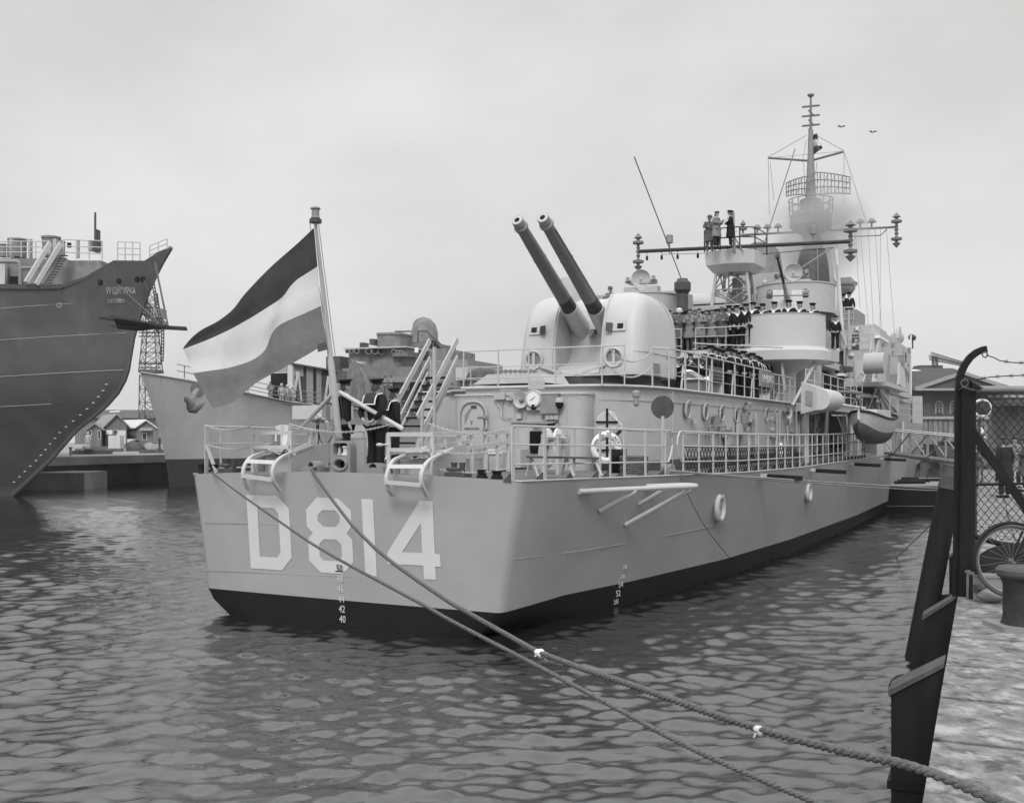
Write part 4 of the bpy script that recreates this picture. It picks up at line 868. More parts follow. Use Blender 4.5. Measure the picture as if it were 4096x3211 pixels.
# hull side: guard frame (propeller guard), rubbing rings
def hb_(a,z,o=0): return (a,hullb(a,z)+o,z)
def hull_at(x,y,o=0):
    b=4.5
    for _ in range(15): a,_b,z=oB(x,y,b); b=hullb(a,min(z,2.8))+o
    return (a,b,z)
g=MB(S); A0=hull_at(2315,1966,.02); 
zg=A0[2]; aE=A0[0]+2.9; 
tipb=hullb(aE,zg)+.95
c1=(aE-.25,tipb,zg+.02)
g.tube([A0,(A0[0]+.3,A0[1]+.1,zg),c1,(aE-.05,tipb-.02,zg+.02),(aE+.08,tipb-.16,zg+.02),(aE+.1,tipb-.35,zg+.02),hb_(aE-.4,zg,.0)],.055,8)
pg=g.build('propeller_guard','trim_paint',ship,smooth=True)
for (t,x,y) in ((.48,2397,2045),(.97,2500,2099),(.86,2558,2016)):
    q=hull_at(x,y,.01); p=(A0[0]+(c1[0]-A0[0])*t,A0[1]+(c1[1]-A0[1])*t-(.3 if t==.86 else 0),zg-.03); MB(S).tube([p,q],.048,8).build('guard_strut','paint',pg,smooth=True)
for x,y,rw,rh in ((2880,2030,18,49),(3235,1967,11,34)):
    p=hull_at(x,y,.04); s=F/(YC+p[0]*cp-p[1]*sp); r_=rh/s
    g=MB(S); g.torus(p,(0,1,0),r_,.07,26,8,R(-72),R(252),u=(1,0,0)); rg=g.build('rubbing_ring','trim_paint',ship,smooth=True)
    g=MB(S)
    for dz in (.08,-.08): g.box(p[0]-.05,p[0]+.05,p[1]-.06,p[1]+.01,p[2]+dz-.03,p[2]+dz+.03)
    g.build('ring_fitting','paint',rg)

# small fittings scattered over the plain faces
rnd=random.Random(77)
def fitA(x0,x1,y0,y1,a,n,par=ship):
    for k in range(n):
        x,y=rnd.uniform(x0,x1),rnd.uniform(y0,y1); p=oA(x,y,a-.02); t=rnd.random()
        if t<.4: w_,h=rnd.uniform(.08,.22),rnd.uniform(.1,.3); MB(S).box(p[0]-.1,p[0],p[1]-w_/2,p[1]+w_/2,p[2]-h/2,p[2]+h/2).build('junction_box',rnd.choice(('paint','paint','mid_grey','dark_grey')),par)
        elif t<.8: L_=rnd.uniform(.6,2.2); MB(S).tube([(p[0]-.05,p[1],max(p[2]-L_,oA(x,y1,a)[2])),(p[0]-.05,p[1],p[2]),(p[0]-.05,p[1]+rnd.choice((-.3,.3,.12)),p[2]+.06)],rnd.uniform(.02,.045),5).build('pipework',rnd.choice(('paint','mid_grey')),par)
        else: MB(S).lathe([(.09,-.02),(.1,-.1),(.06,-.16)],p,(1,0,0),10).build('bulkhead_lamp','off_white',par)
def fitB(x0,x1,y0,y1,b,n,par=ship):
    for k in range(n):
        x,y=rnd.uniform(x0,x1),rnd.uniform(y0,y1); p=oB(x,y,b+.02); t=rnd.random()
        if t<.45: w_,h=rnd.uniform(.15,.5),rnd.uniform(.12,.4); MB(S).box(p[0]-w_/2,p[0]+w_/2,p[1],p[1]+.12,p[2]-h/2,p[2]+h/2).build('junction_box',rnd.choice(('paint','mid_grey','mid_grey')),par)
        else: L_=rnd.uniform(.5,2.4); MB(S).tube([(p[0],p[1]+.05,max(p[2]-L_,oB(x,y1,b)[2])),(p[0],p[1]+.05,p[2]),(p[0]+rnd.choice((-.5,.6)),p[1]+.05,p[2]+.05)],rnd.uniform(.02,.045),5).build('pipework',rnd.choice(('paint','mid_grey','dark_grey')),par)
fitA(3390,3515,1410,1620,38.5,34); fitA(3390,3495,1305,1400,40.5,14); fitA(3332,3425,1245,1400,42,10); fitB(3525,3635,1375,1590,4.9,34)
fitB(3205,3400,1665,1790,3.9,26); fitB(2760,3180,1640,1800,3.75,22); fitA(2940,3110,1100,1200,35,12); fitA(2280,2430,1180,1210,28.5,3)
for x in (3560,3592,3618): p=oB(x,1440,4.93); g=MB(S); g.torus(p,(0,1,0),.16,.035,14,5); g.build('porthole','paint',ship,smooth=True)
g=MB(S)
for z_ in (1420,1500): g.tube([oB(3522,z_,4.93),oB(3640,z_,4.93)],.02,4)
g.build('plate_seam','paint',ship)
# rivet lines and plate laps on the deckhouse and turret
g=MB(S)
for x in (1935,2055,2170,2268): p=oA(x,1700,5.99); g.box(5.985,6.0,p[1]-.012,p[1]+.012,2.95,4.75)
g.build('plate_seam','paint',ship)
g=MB(S)
for k in range(60):
    b=-.9+k*.058
    for z in (4.7,3.02): g.box(5.978,6.0,b-.008,b+.008,z-.008,z+.008)
for k in range(30):
    for b in (-.2,.9): g.box(5.978,6.0,b-.008,b+.008,2.98+k*.06,2.996+k*.06)
for k in range(56):
    a=9.2+k*.26; g.box(a-.012,a+.012,3.7,3.765,4.8-.01,4.8+.01)
g.build('rivet_line','paint',ship)
# ================= quarterdeck gear
def planeB(pts,b): return [oB(x,y,b) for x,y in pts]
def rack(arm1,arm2,x0,x1,xs,ytop,name):
    b0=oA(arm1[5][0],arm1[5][1],-.5)[1]; b1=oA(arm2[5][0],arm2[5][1],-.5)[1]
    root=None
    for arm,b in ((arm1,b0),(arm2,b1)):
        pts=[Vector(p) for p in planeB(arm,b)]
        pts=[tuple(pts[0])]+[tuple(.5*(2*pts[i]+(pts[min(i+1,7)]-pts[i-1])*t+(2*pts[i-1]-5*pts[i]+4*pts[min(i+1,7)]-pts[min(i+2,7)])*t*t+(3*pts[i]-pts[i-1]-3*pts[min(i+1,7)]+pts[min(i+2,7)])*t**3)) for i in range(1,7) for t in (0,.33,.66)]+[tuple(pts[7])]; g=MB(S)
        g.strap(pts,(0,1,0),.075,.04)
        o=g.build('curved_rail','trim_paint',root or ship)
        if root is None: root=o
    A1=planeB(arm1,b0);A2=planeB(arm2,b1)
    for k in (3,5,1):
        MB(S).bar(A1[k],A2[k],.1,.07).build('cross_bar','white' if k==3 else 'trim_paint',root)
    # cage of hoops running forward
    c0=oA(x0,ytop,.1)[1];c1=oA(x1,ytop,.1)[1]; zt=oA(x0,ytop,.1)[2]
    as_=[.1]+[oB(x,1700,c1)[0] for x in xs]
    for k,a in enumerate(as_):
        zb=2.98; g=MB(S); w_=.035
        g.box(a-.025,a+.025,c0-w_,c0+w_,zb,zt-.07); g.box(a-.025,a+.025,c1-w_,c1+w_,zb,zt-.08); g.box(a-.03,a+.03,c0-w_,c1+w_,zt-.075,zt+.0)
        g.build('hoop','trim_paint',root)
    g=MB(S)
    for b in (c0,c1):
        g.bar((.1,b,zt-.03),(as_[-1],b,zt-.0),.06,.07); g.bar((.1,b,3.42),(as_[-1],b,3.62),.05,.08)
    g.bar((.1,c0,zt-.33),(.1,c1,zt-.33),.05,.07); g.build('long_bar','trim_paint',root)
    g=MB(S); slab(g,[(.35,c0+.1),(.35,c1-.1),(as_[-1]*.7,c1-.1),(as_[-1]*.7,c0+.1)],3.0,3.3); g.build('chute','paint',root)
    g=MB(S); g.prism([(.02,c1+.03,2.98),(.02,c1+.03,3.28),(.5,c1+.03,3.5),(1.3,c1+.03,3.6),(1.3,c1+.03,2.98)],(0,.03,0)); g.prism([(.2,c0+.05,2.98),(.1,c0+.05,3.3),(.8,c0+.05,3.4),(.8,c0+.05,2.98)],(0,.03,0)); g.build('side_plate','paint',root)
    # folded canvas lying in the rack
    rn=random.Random(int(x0)); 
    def fn(u,v): return (.25+u*.75,c0+.15+v*(c1-c0-.3),3.42+.05*math.sin(u*7+v*9)+.03*math.sin(v*17+u*3)-.06*u)
    MB(S).grid(fn,14,12).build('folded_canvas','white',root,smooth=True)
    return root,c0,c1,zt
rk1=rack([(1157,1781),(1087,1800),(1015,1821),(989,1844),(975,1872),(972,1903),(979,1931),(996,1959)],[(1249,1781),(1195,1800),(1134,1823),(1104,1849),(1090,1880),(1092,1919),(1106,1945),(1122,1966)],1012,1163,[1240,1262],1724,'a')
rk2=rack([(1705,1789),(1629,1817),(1579,1837),(1558,1865),(1547,1902),(1546,1928),(1553,1958),(1571,1983)],[(1810,1795),(1765,1815),(1722,1837),(1697,1865),(1685,1902),(1687,1940),(1700,1968),(1710,1987)],1555,1730,[1840,1888,1944,1990,2034],1730,'b')
g=MB(S); p=oA(1518,1779,.0); g.ball(p,.055,sc=(1,1.4,.7)); g.tube([p,oA(1560,1777,.1)],.02,6); g.build('release_handle','trim_paint',ship,smooth=True)
# tall plates and bent ventilator pipe forward of the left rack
boxA(1168,1308,1621,1678,5.5,1.2,'deck_locker','turret_paint'); boxA(1287,1303,1617,1700,4.4,.2,'locker_post','mid_grey')
boxA(1308,1395,1750,1850,5.0,.8,'deck_locker','paint'); boxA(1400,1480,1700,1790,8,1,'deck_locker','paint')
boxA(1150,1260,1676,1682,1.6,.6,'rack_table','mid_grey'); boxA(1415,1455,1760,1875,2.2,.12,'plate_post','trim_paint')
g=MB(S); b=oA(1305,1700,2)[1]; g.tube([oA(1250,1678,2),oA(1290,1680,2),oA(1308,1692,2),oA(1312,1730,2),oA(1312,1880,2)],.06,8); g.build('vent_pipe','paint',ship,smooth=True)
g=MB(S); p=oA(1282,1860,1.6); g.lathe([(.18,-.1),(.18,.1),(.05,.22)],p,(0,0,1),12); g.build('vent_cap','trim_paint',ship,smooth=35)
g=MB(S)
for k,(x,y) in enumerate(((1256,1662),(1264,1666),(1272,1660),(1280,1667),(1268,1672))): g.ball(oA(x,y,1.9),.045)
g.build('white_fittings','off_white',ship,smooth=True)
g=MB(S)
for pts in (((1268,1675),(1266,1740),(1258,1800),(1250,1845)),((1275,1675),(1274,1760),(1268,1820),(1260,1850)),((1270,1700),(1280,1760),(1302,1786),(1330,1745)),((1320,1850),(1300,1880),(1282,1890))): g.tube([oA(x,y,1.3) for x,y in pts],.011,5)
g.build('cable','black',ship)
# bull ring casting with lantern on the centreline
def chock(x0,x1,y0,y1,a=.12):
    p,q=oA(x0,y1,a),oA(x1,y1,a); zb=2.98; zt=oA((x0+x1)/2,y0,a)[2]; w_=q[1]-p[1]; cb=(p[1]+q[1])/2; g=MB(S)
    slab(g,rrect(a,a+.45,p[1],q[1],.06,2),zb,zb+.13)
    h=zt-zb-.13; out_=[(a+.1,cb+math.cos(t)*w_*.34,zb+.13+math.sin(t)*h) for t in [PI*k/14 for k in range(15)]]; inn=[(a+.1,cb+math.cos(t)*w_*.14,zb+.15+math.sin(t)*h*.72) for t in [PI*k/10 for k in range(11)]]
    g.prism(out_,(.25,0,0),[inn]); return g.build('chock','mid_grey',ship,smooth=30)
chock(1192,1268,1844,1893); chock(1423,1535,1852,1900)
a=.2; cb=oA(1361,1800,a)[1]; zt=oA(1361,1762,a)[2]
def rr(cx,cz,w_,h,r,n=5): return [(a,cx+y,cz+z) for y,z in rrect(-w_/2,w_/2,-h/2,h/2,r,n)]
zo=oA(1361,1856,a)[2]
outl=[(a,cb-.24,2.98)]+[(a,cb-.24,zo+.02),(a,cb-.245,zt-.16),(a,cb-.2,zt-.05),(a,cb-.1,zt),(a,cb+.1,zt),(a,cb+.2,zt-.05),(a,cb+.245,zt-.16),(a,cb+.24,zo+.02),(a,cb+.24,2.98)]
g=MB(S); g.prism(outl,(.22,0,0),[[(a,cb+.135*math.cos(t),zo+.1*math.sin(t)) for t in [2*PI*k/20 for k in range(20)]],rr(cb,zo+.29,.34,.26,.06)]); g.torus((a-.01,cb,zo),(1,0,0),.16,.035,24,6,sc=.74,u=(0,1,0)); slab(g,rrect(a-.1,a+.35,cb-.4,cb+.34,.05,2),2.95,3.0)
bring=g.build('bull_ring','mid_grey',ship,smooth=35)
p=(a+.12,cb+.06,zo+.17); MB(S).lathe([(.1,0),(.1,.03),(.075,.04),(.075,.06),(.065,.07),(.065,.15),(.085,.16),(.085,.18),(.05,.2)],p,(0,0,1),16).build('stern_lantern','off_white',bring,smooth=35)
p=(a+.12,cb-.1,zo+.17); MB(S).lathe([(.05,0),(.05,.05),(.035,.06),(.035,.14),(.01,.17)],p,(0,0,1),12).build('stern_lantern','paint',bring,smooth=35)
# bollards and roller fairleads
def bollard(px,y0,y1,a,r,m='dark_grey'):
    p=oA(px,y1,a); z1=oA(px,y0,a)[2]; z0=2.96; h=z1-z0; return MB(S).lathe([(r*1.3,0),(r*1.25,.05),(r,.06),(r,h*.75),(r*1.1,h*.9),(r*1.25,h*.97),(r*1.2,h)],(p[0],p[1],z0),(0,0,1),20).build('bollard',m,ship,smooth=35)
bollard(809,1854,1893,.35,.085,'black');bollard(857,1856,1893,.35,.085,'black')
bollard(1928,1878,1918,.3,.085,'black');bollard(1988,1882,1922,.3,.085,'black')
for x in (918,1830):
    p=oA(x,1890,.3); g=MB(S); slab(g,rrect(.15,.5,p[1]-.22,p[1]+.22,.04,2),2.96,3.06); g.tube([(.15,p[1]-.14,3.13),(.15,p[1]+.14,3.13)],.035,8)
    for s_ in (-.09,.09): g.lathe([(.06,0),(.05,.1),(.07,.19)],(.33,p[1]+s_,3.06),(0,0,1),10)
    g.build('roller_fairlead','dark_grey',ship,smooth=30)
p=edgept(2692,.1); g=MB(S); g.prism([(p[0]-.22,p[1],p[2]),(p[0]-.22,p[1],p[2]+.2),(p[0]-.1,p[1],p[2]+.26),(p[0]+.12,p[1],p[2]+.24),(p[0]+.2,p[1],p[2]+.1),(p[0]+.22,p[1],p[2])],(0,-.2,0)); slab(g,rrect(p[0]-.25,p[0]+.75,p[1]-.25,p[1]+.05,.03,2),p[2]-.01,p[2]+.05); g.build('chock','mid_grey',ship,smooth=30)
# reel winch
a=3.0; p=oA(2215,1870,3.4)
wn=boxA(2163,2180,1736,1905,3.4,.18,'winch_frame','paint'); boxA(2222,2234,1736,1905,3.2,.15,'winch_frame','paint'); boxA(2236,2258,1745,1860,3.5,.3,'winch_frame','paint')
c=oA(2200,1752,3.5)
for x,r_ in ((2193,.19),(2232,.19)):
    q=oA(x,1748,3.5); MB(S).lathe([(r_,-.02),(r_,.02),(.02,.025)],q,(0,1,0),22).build('drum_flange','white',wn,smooth=30)
q0,q1=oA(2193,1748,3.5),oA(2232,1748,3.5); MB(S).tube([q0,q1],.09,14).build('drum','paint',wn,smooth=True)
g=MB(S); q=oA(2258,1752,3.4)
for k in range(6): g.tube([q,(q[0],q[1]+.13*math.cos(k*1.05),q[2]+.13*math.sin(k*1.05))],.015,5)
g.tube([oA(2185,1748,3.3),oA(2268,1752,3.3)],.025,6); g.build('hand_wheel','paint',wn)
q=oA(2190,1800,3.6); MB(S).lathe([(.3,-.04),(.33,.0),(.02,.02)],(q[0],q[1],q[2]-.05),(1,.6,0),24).build('drum_side','turret_paint',wn,smooth=30)
# trestle bench (low plank table) and its legs
pb=oA(2110,1827,1.5);pe=oA(2390,1832,2.3); bench=empty('plank_table','long narrow dark plank on splayed trestle legs standing on the quarterdeck','table',SW(pb[0],pb[1],2.95))
_x=lambda a,b,z:tuple(Vector(SW(a,b,z))-Vector(SW(pb[0],pb[1],2.95)))
MB(_x).bar(pb,pe,.28,.04).build('plank','dark_grey',bench)
for t in (.05,.55,.95):
    q=Vector(pb).lerp(Vector(pe),t); g=MB(_x); g.bar(tuple(q),(q.x-.1,q.y+.2,2.97),.035); g.build('leg','trim_paint',bench)
    MB(_x).bar(tuple(q),(q.x+.1,q.y-.15,2.97),.035).build('leg','trim_paint',bench)
# hose reels on their racks
def spiral(g,c,r0,r1,n,rt,b):
    g.tube([(c[0]+ (r0+(r1-r0)*k/(n*14))*math.cos(k*2*PI/14),b,c[2]+(r0+(r1-r0)*k/(n*14))*math.sin(k*2*PI/14)) for k in range(n*14+1)],rt,5)
hx=lambda f:f
for nm,x,y,rad,lb in (('hose','2425',1688,.26,'rolled white fire hose on a black cross rack above the life ring'),('hose','2425',1800,.24,'rolled white fire hose hanging lower, behind the striped life ring')):
    c0_=oA(float(x),y,6.5); W0=SW(c0_[0],c0_[1],c0_[2]); rel=lambda a,b,z:tuple(Vector(SW(a,b,z))-Vector(W0))
    c=c0_
    # wall here faces aft and a little to starboard: coil lies in a plane facing the viewer
    e=empty('fire_hose',lb,'hose',W0,group='rolled fire hoses on the deckhouse wall')
    nrm=Vector((-.75,.66,0)).normalized(); uu=Vector((.66,.75,0))
    def cp_(r,t,o=0): q=Vector(c)+uu*(r*math.cos(t))+Vector((0,0,1))*(r*math.sin(t))+nrm*o; return tuple(q)
    g=MB(rel); g.tube([cp_(.04+(rad-.04)*k/84,k*2*PI/14,.02) for k in range(85)],.0165,5); g.tube([cp_(rad,k*.3,.03) for k in range(0,6)]+[cp_(rad+.12,-.2,.05),cp_(rad+.14,-.5,.05)],.03,6); g.build('coil','off_white',e,smooth=True)
    MB(rel).tube([cp_(rad+.14,-.5,.05),cp_(rad+.13,-.85,.05)],.042,8).build('nozzle','black',e)
    g=MB(rel); g.bar(cp_(rad*1.25,PI/2,.06),cp_(rad*1.2,-PI/2,.06),.05,.02,up=tuple(nrm)); g.bar(cp_(rad*1.1,PI,.065),cp_(rad*1.05,0,.065),.05,.02,up=tuple(nrm)); g.build('rack_cross','black',e)
# coiled rope basket by the rail
cb_=edgept(2535,.9); W0=SW(*cb_); rel=lambda a,b,z:tuple(Vector(SW(a,b,z))-Vector(W0))
e=empty('rope_coil','flaked grey mooring rope stacked in layers on the deck by the railing','rope',W0)
g=MB(rel); rn=random.Random(3)
for k in range(9): g.tube([(cb_[0]+.42*math.cos(t+k)+rn.uniform(-.02,.02),cb_[1]+.3*math.sin(t+k),cb_[2]+.04+k*.042) for t in [2*PI*j/16 for j in range(17)]],.022,5,cap=False)
g.build('coil','rope',e,smooth=True); 
g=MB(rel); g.box(cb_[0]-.5,cb_[0]+.5,cb_[1]+-.4,cb_[1]-.36,cb_[2],cb_[2]+.55); g.build('back_board','black',e)
# life ring with lettering, standing under the hose rack
p=oA(2425,1790,5.6); W0=SW(*p); rel=lambda a,b,z:tuple(Vector(SW(a,b,z))-Vector(W0))
e=empty('life_ring','white life ring with dark letters hung beneath the rolled hose','life ring',W0)
g=MB(rel); nrm=Vector((-.78,.62,0)).normalized(); g.torus(p,tuple(nrm),.3,.07,28,8); g.build('ring','white',e,smooth=True)
uu=Vector((.62,.78,0)).normalized()
for s_,ang in (('L',148),('I',135),('M',121),('B',60),('U',47),('R',33),('G',19),('Hr',176),('Ms',162)):
    t=R(ang-55 if s_ in 'LIM' and False else ang-10); rr_=.3; q=Vector(p)+uu*(rr_*math.cos(t))+Vector((0,0,rr_*math.sin(t)))+nrm*.072
    rw=rel(*q); rgt=Vector(rel(*(q+uu*math.sin(t)-Vector((0,0,math.cos(t)))*1)))-Vector(rw); upv=Vector(rel(*(q+uu*math.cos(t)+Vector((0,0,math.sin(t))))))-Vector(rw)
    text(s_,.085,'black',e,frame(rw,rgt,upv),'lettering',.002)
g=MB(rel); g.tube([(p[0],p[1]+.02,p[2]+.28),(p[0]-.04,p[1]+.06,p[2]+.38)],.05,8); g.build('canvas_tab','white',e,smooth=True)
# flagstaff with truck light and stays
bs=oA(1358,1756,.38); b0=bs[1]; top=oB(1262,892,b0); st_=MB(S).tube([bs,tuple(Vector(bs).lerp(Vector(top),.37)),tuple(Vector(bs).lerp(Vector(top),.375)),tuple(Vector(bs).lerp(Vector(top),.55)),top],[.075,.066,.056,.05,.03],12).build('flagstaff','paint',ship,smooth=35)
g=MB(S); g.lathe([(.12,.0),(.12,.07),(.05,.08)],(top[0],top[1],top[2]),(0,0,1),16); g.build('truck','dark_grey',st_)
g=MB(S); g.lathe([(.06,.08),(.09,.09),(.09,.11),(.075,.12),(.075,.26),(.1,.27),(.1,.29),(.06,.31),(.02,.31)],top,(0,0,1),14); g.build('truck_light','mid_grey',st_,smooth=30)
g=MB(S); g.box(bs[0]-.06,bs[0]+.06,bs[1]-.06,bs[1]+.06,bs[2]-.1,bs[2]+.02); g.lathe([(.09,0),(.09,.03)],(bs[0],bs[1],bs[2]),(0,0,1),12); g.tube([bs,(bs[0],bs[1],3.4)],.03,6); g.build('staff_foot','mid_grey',st_)
j=oB(1345,1560,b0); 
for tgt in (oA(1205,1712,.9),oA(1612,1716,.5)):
    g=MB(S); g.tube([j,tgt],.045,10); g.build('staff_brace','trim_paint',st_,smooth=True)
g=MB(S); g.lathe([(.09,-.12),(.09,.12)],j,tuple(Vector(top)-Vector(bs)),12); g.build('brace_collar','paint',st_)
# ---- ensign flying to the left
def W2(px,py,dy): 
    base=PW(px,py,21.0+dy); return base
U1=[(1000,200),(885,310),(700,470),(590,580),(480,700),(420,790),(300,880),(190,930),(110,995),(60,1062)]
U2=[(1025,478),(930,540),(870,575),(820,630),(780,700),(700,750),(560,840),(400,930),(250,1000),(60,1073)]
U3=[(1050,762),(900,830),(770,885),(710,930),(680,1000),(655,1080),(590,1135),(530,1165),(380,1210),(130,1245)]
U4=[(1090,1030),(1000,1085),(870,1160),(700,1250),(590,1310),(530,1360),(480,1400),(430,1450),(350,1480),(270,1500)]
def rs_(c,n=60):
    P=np.array(c,float); d=np.r_[0,np.cumsum(np.hypot(*np.diff(P,axis=0).T))]; d/=d[-1]; t=np.linspace(0,1,n+1)
    # smooth the polyline
    x=np.interp(t,d,P[:,0]); y=np.interp(t,d,P[:,1])
    for _ in range(6): x[1:-1]=(x[:-2]+2*x[1:-1]+x[2:])/4; y[1:-1]=(y[:-2]+2*y[1:-1]+y[2:])/4
    return 700+x*.556,800+y*.556
CV=[rs_(c) for c in (U1,U2,U3,U4)]
fo=Vector(W2(1262,900,0))
flag=empty('ensign','three striped ensign streaming left from the flagstaff at the stern','flag',tuple(fo))
def fpt(i,v):
    """column i of 60, v in 0..3 across the stripes"""
    k=min(int(v),2); t=v-k; x=CV[k][0][i]*(1-t)+CV[k+1][0][i]*t; y=CV[k][1][i]*(1-t)+CV[k+1][1][i]*t
    u=i/60; dy=-.3*u+.055*math.sin(u*8.5+v*1.0+.4)*min(1,u*4)+.03*math.sin(u*19-v*2.3)*min(1,u*3)+.02*math.sin(v*6+u*5)
    st=Vector(top).lerp(Vector(bs),min(1,max(0,(y-905)/850))); Y0=YC+st.x*cp-st.y*sp
    base=PW(x,y,Y0*(1-u*.0)+dy-.08+(0)); return tuple(Vector(base)-fo)
mat('flag_top',.075,.85,var=.12,scale=6,bump=.15,bscale=25,spec=.1); mat('flag_mid',.82,.85,var=.04,scale=6,bump=.15,bscale=25,spec=.1); mat('flag_low',.24,.85,var=.1,scale=6,bump=.15,bscale=25,spec=.1)
for n_ in ('flag_top','flag_mid','flag_low'):
    t_=M(n_).node_tree; b_=t_.nodes['Principled BSDF']; o_=t_.nodes['Material Output']; tr_=t_.nodes.new('ShaderNodeBsdfTranslucent'); mx_=t_.nodes.new('ShaderNodeMixShader'); mx_.inputs[0].default_value=.42
    t_.links.new(b_.inputs['Base Color'].links[0].from_socket,tr_.inputs[0]); t_.links.new(b_.outputs[0],mx_.inputs[1]); t_.links.new(tr_.outputs[0],mx_.inputs[2]); t_.links.new(mx_.outputs[0],o_.inputs[0])
for k,m_ in enumerate(('flag_top','flag_mid','flag_low')):
    g=MB(); g.grid(lambda u,v:fpt(int(round(u*60)),k+v*.9999),60,12); g.build('stripe',m_,flag,smooth=180)
g=MB(); q=Vector(fpt(0,2.97)); MB().prism([tuple(q+Vector(d)) for d in ((0,-.02,0),(-.17,-.02,-.05),(-.17,-.02,-.2),(.02,-.02,-.15))],(0,.01,0)).build('toggle_patch','dark_grey',flag)
g=MB(S); g.tube([tuple(Vector(top)+Vector((0,.07,0))),tuple(Vector(bs)+Vector((.05,.1,.1)))],.008,4); g.tube([tuple(Vector(top)+Vector((-.05,-.1,0))),oB(1290,1240,b0-.1),oB(1340,1600,b0-.05),oB(1352,1720,b0-.05)],.008,4); g.build('halyard','rope',st_)
# ---- mooring ropes
def rope(name,A,E,pts,r,label,strands=3,lay=7.0,m='rope',pre=(),post=(),segs=500,group=None):
    A=Vector(A);E=Vector(E); P=[Vector(p) for p in pre]
    for x,y in pts:
        k=(x-2048)/F; t=(k*A.y-A.x)/((E.x-A.x)-k*(E.y-A.y)); Y=A.y+(E.y-A.y)*t; P.append(Vector(PW(x,y,Y)))
    P+= [Vector(p) for p in post]
    D=[0.]
    for i in range(1,len(P)): D.append(D[-1]+(P[i]-P[i-1]).length)
    t=np.linspace(0,D[-1],segs); C=np.stack([np.interp(t,D,[p[j] for p in P]) for j in range(3)],1)
    for _ in range(30): C[1:-1]=(C[:-2]+2*C[1:-1]+C[2:])/4
    C=[Vector(c) for c in C]; o0=C[0].copy(); g=MB()
    for s_ in range(strands):
        pp=[]
        for i,c in enumerate(C):
            d=(C[min(i+1,segs-1)]-C[max(i-1,0)]).normalized(); u=d.cross(Vector((0,0,1))).normalized(); v=u.cross(d)
            ang=t[i]/(r*lay)*2*PI+s_*2*PI/strands; pp.append(tuple(c-o0+(u*math.cos(ang)+v*math.sin(ang))*r*.52 if strands>1 else c-o0))
        g.tube(pp,r*.56 if strands>1 else r,6,cap=True)
    o=g.build(name,m,None,smooth=60,loc=tuple(o0),weld=False,label=label,category='rope')
    if group: o['group']=group
    return o
R1=[(1242,1872),(1289,1943),(1333,2004),(1405,2097),(1498,2191),(1581,2258),(1690,2335),(1800,2409),(1960,2500),(2148,2606),(2330,2674),(2538,2743),(2700,2800),(2854,2856),(3064,2922),(3230,2967),(3381,3005),(3500,3030),(3612,3053),(3749,3097),(3907,3164),(4013,3214)]
A=SW(-.02,oA(1242,1872,0)[1],3.0); rope('mooring_rope',A[:2]+(0,),(2.29,4.9,0),R1,.0275,'thick twisted mooring rope from the stern chock, tied once with white rag',segs=900,post=[(3.1,3.2,2.1),(3.6,2.0,2.0)],pre=[SW(.5,oA(1242,1872,0)[1],3.1)])
R2=[(846,1888),(916,1942),(986,1993),(1135,2097),(1251,2176),(1383,2252),(1526,2329),(1691,2417),(1800,2480),(1950,2559),(2116,2645),(2327,2757),(2500,2850),(2643,2930),(2854,3034),(3064,3125),(3275,3213)]
A=SW(-.02,oA(846,1888,0)[1],3.0); rope('mooring_rope',A[:2]+(0,),(1.55,5.3,0),R2,.019,'thinner mooring rope running from the left corner bollard to the foreground',segs=800,post=[(2.6,3.6,1.9),(3.2,2.4,1.95)])
# rag tied on the thick rope
def on_rope(x,y,A,E): 
    k=(x-2048)/F; t=(k*A[1]-A[0])/((E[0]-A[0])-k*(E[1]-A[1])); return PW(x,y,A[1]+(E[1]-A[1])*t)
A1=SW(-.02,oA(1242,1872,0)[1],3.0)
for x,y,lb,s_,m_ in ((2163,2612,'white rag knotted round the thick mooring rope',1,'white'),(3045,2922,'frayed grey yarn tied round the thick rope nearer the quay',.8,'off_white')):
    p=Vector(on_rope(x,y,A1,(2.29,4.9))); g=MB(); rn=random.Random(x)
    g.ball((0,0,0),.042*s_,8,(1,1,1.1)); g.ball((.04*s_,0,-.01),.03*s_,8,(1.3,1,.8)); g.ball((-.03*s_,0,.012),.03*s_,8,(1.2,1,1)); 
    for k in range(7): a_=rn.uniform(0,6.28); g.tube([(0,0,0),(.035*s_*math.cos(a_),.03*math.sin(a_),-.02*s_*rn.random()),(.06*s_*math.cos(a_),.04*math.sin(a_),-.05*s_*rn.random()-.01)],[.018*s_,.012*s_,.004],5)
    g.build('rag',m_,None,loc=tuple(p),smooth=60,label=lb,category='rag')
# wires from the side chock to the quay ahead
c0=edgept(2692,.0); A=SW(*c0); E=(12.9,34.5,2.15)
for dy,lb in ((0,'upper of two mooring wires stretched from the side chock to the quay'),(10,'lower of two mooring wires stretched from the side chock to the quay')):
    rope('mooring_wire',A,E,[(2676,1883),(2800,1893+dy*.3),(3000,1907+dy*.6),(3200,1922+dy*.8),(3400,1934+dy),(3600,1945+dy),(3770,1954+dy)],.028 if dy==0 else .022,lb,strands=1,m='mid_grey',segs=60,post=[(14.5,35,2.0)],group='mooring wires to the quay')
rope('heaving_line',A,SW(8,8,0),[(2722,1912),(2745,1965),(2790,2060),(2850,2150),(2905,2215),(2945,2262),(3000,2312),(3080,2352)],.008,'thin dark line slanting down the hull side into the water',strands=1,m='black',segs=60)
rope('quay_line',(9.5,24,0),(12,33,0),[(3362,2385),(3450,2332),(3550,2262),(3650,2175),(3730,2090)],.012,'thin line rising from the water towards the fence post',strands=1,m='wire',segs=50)
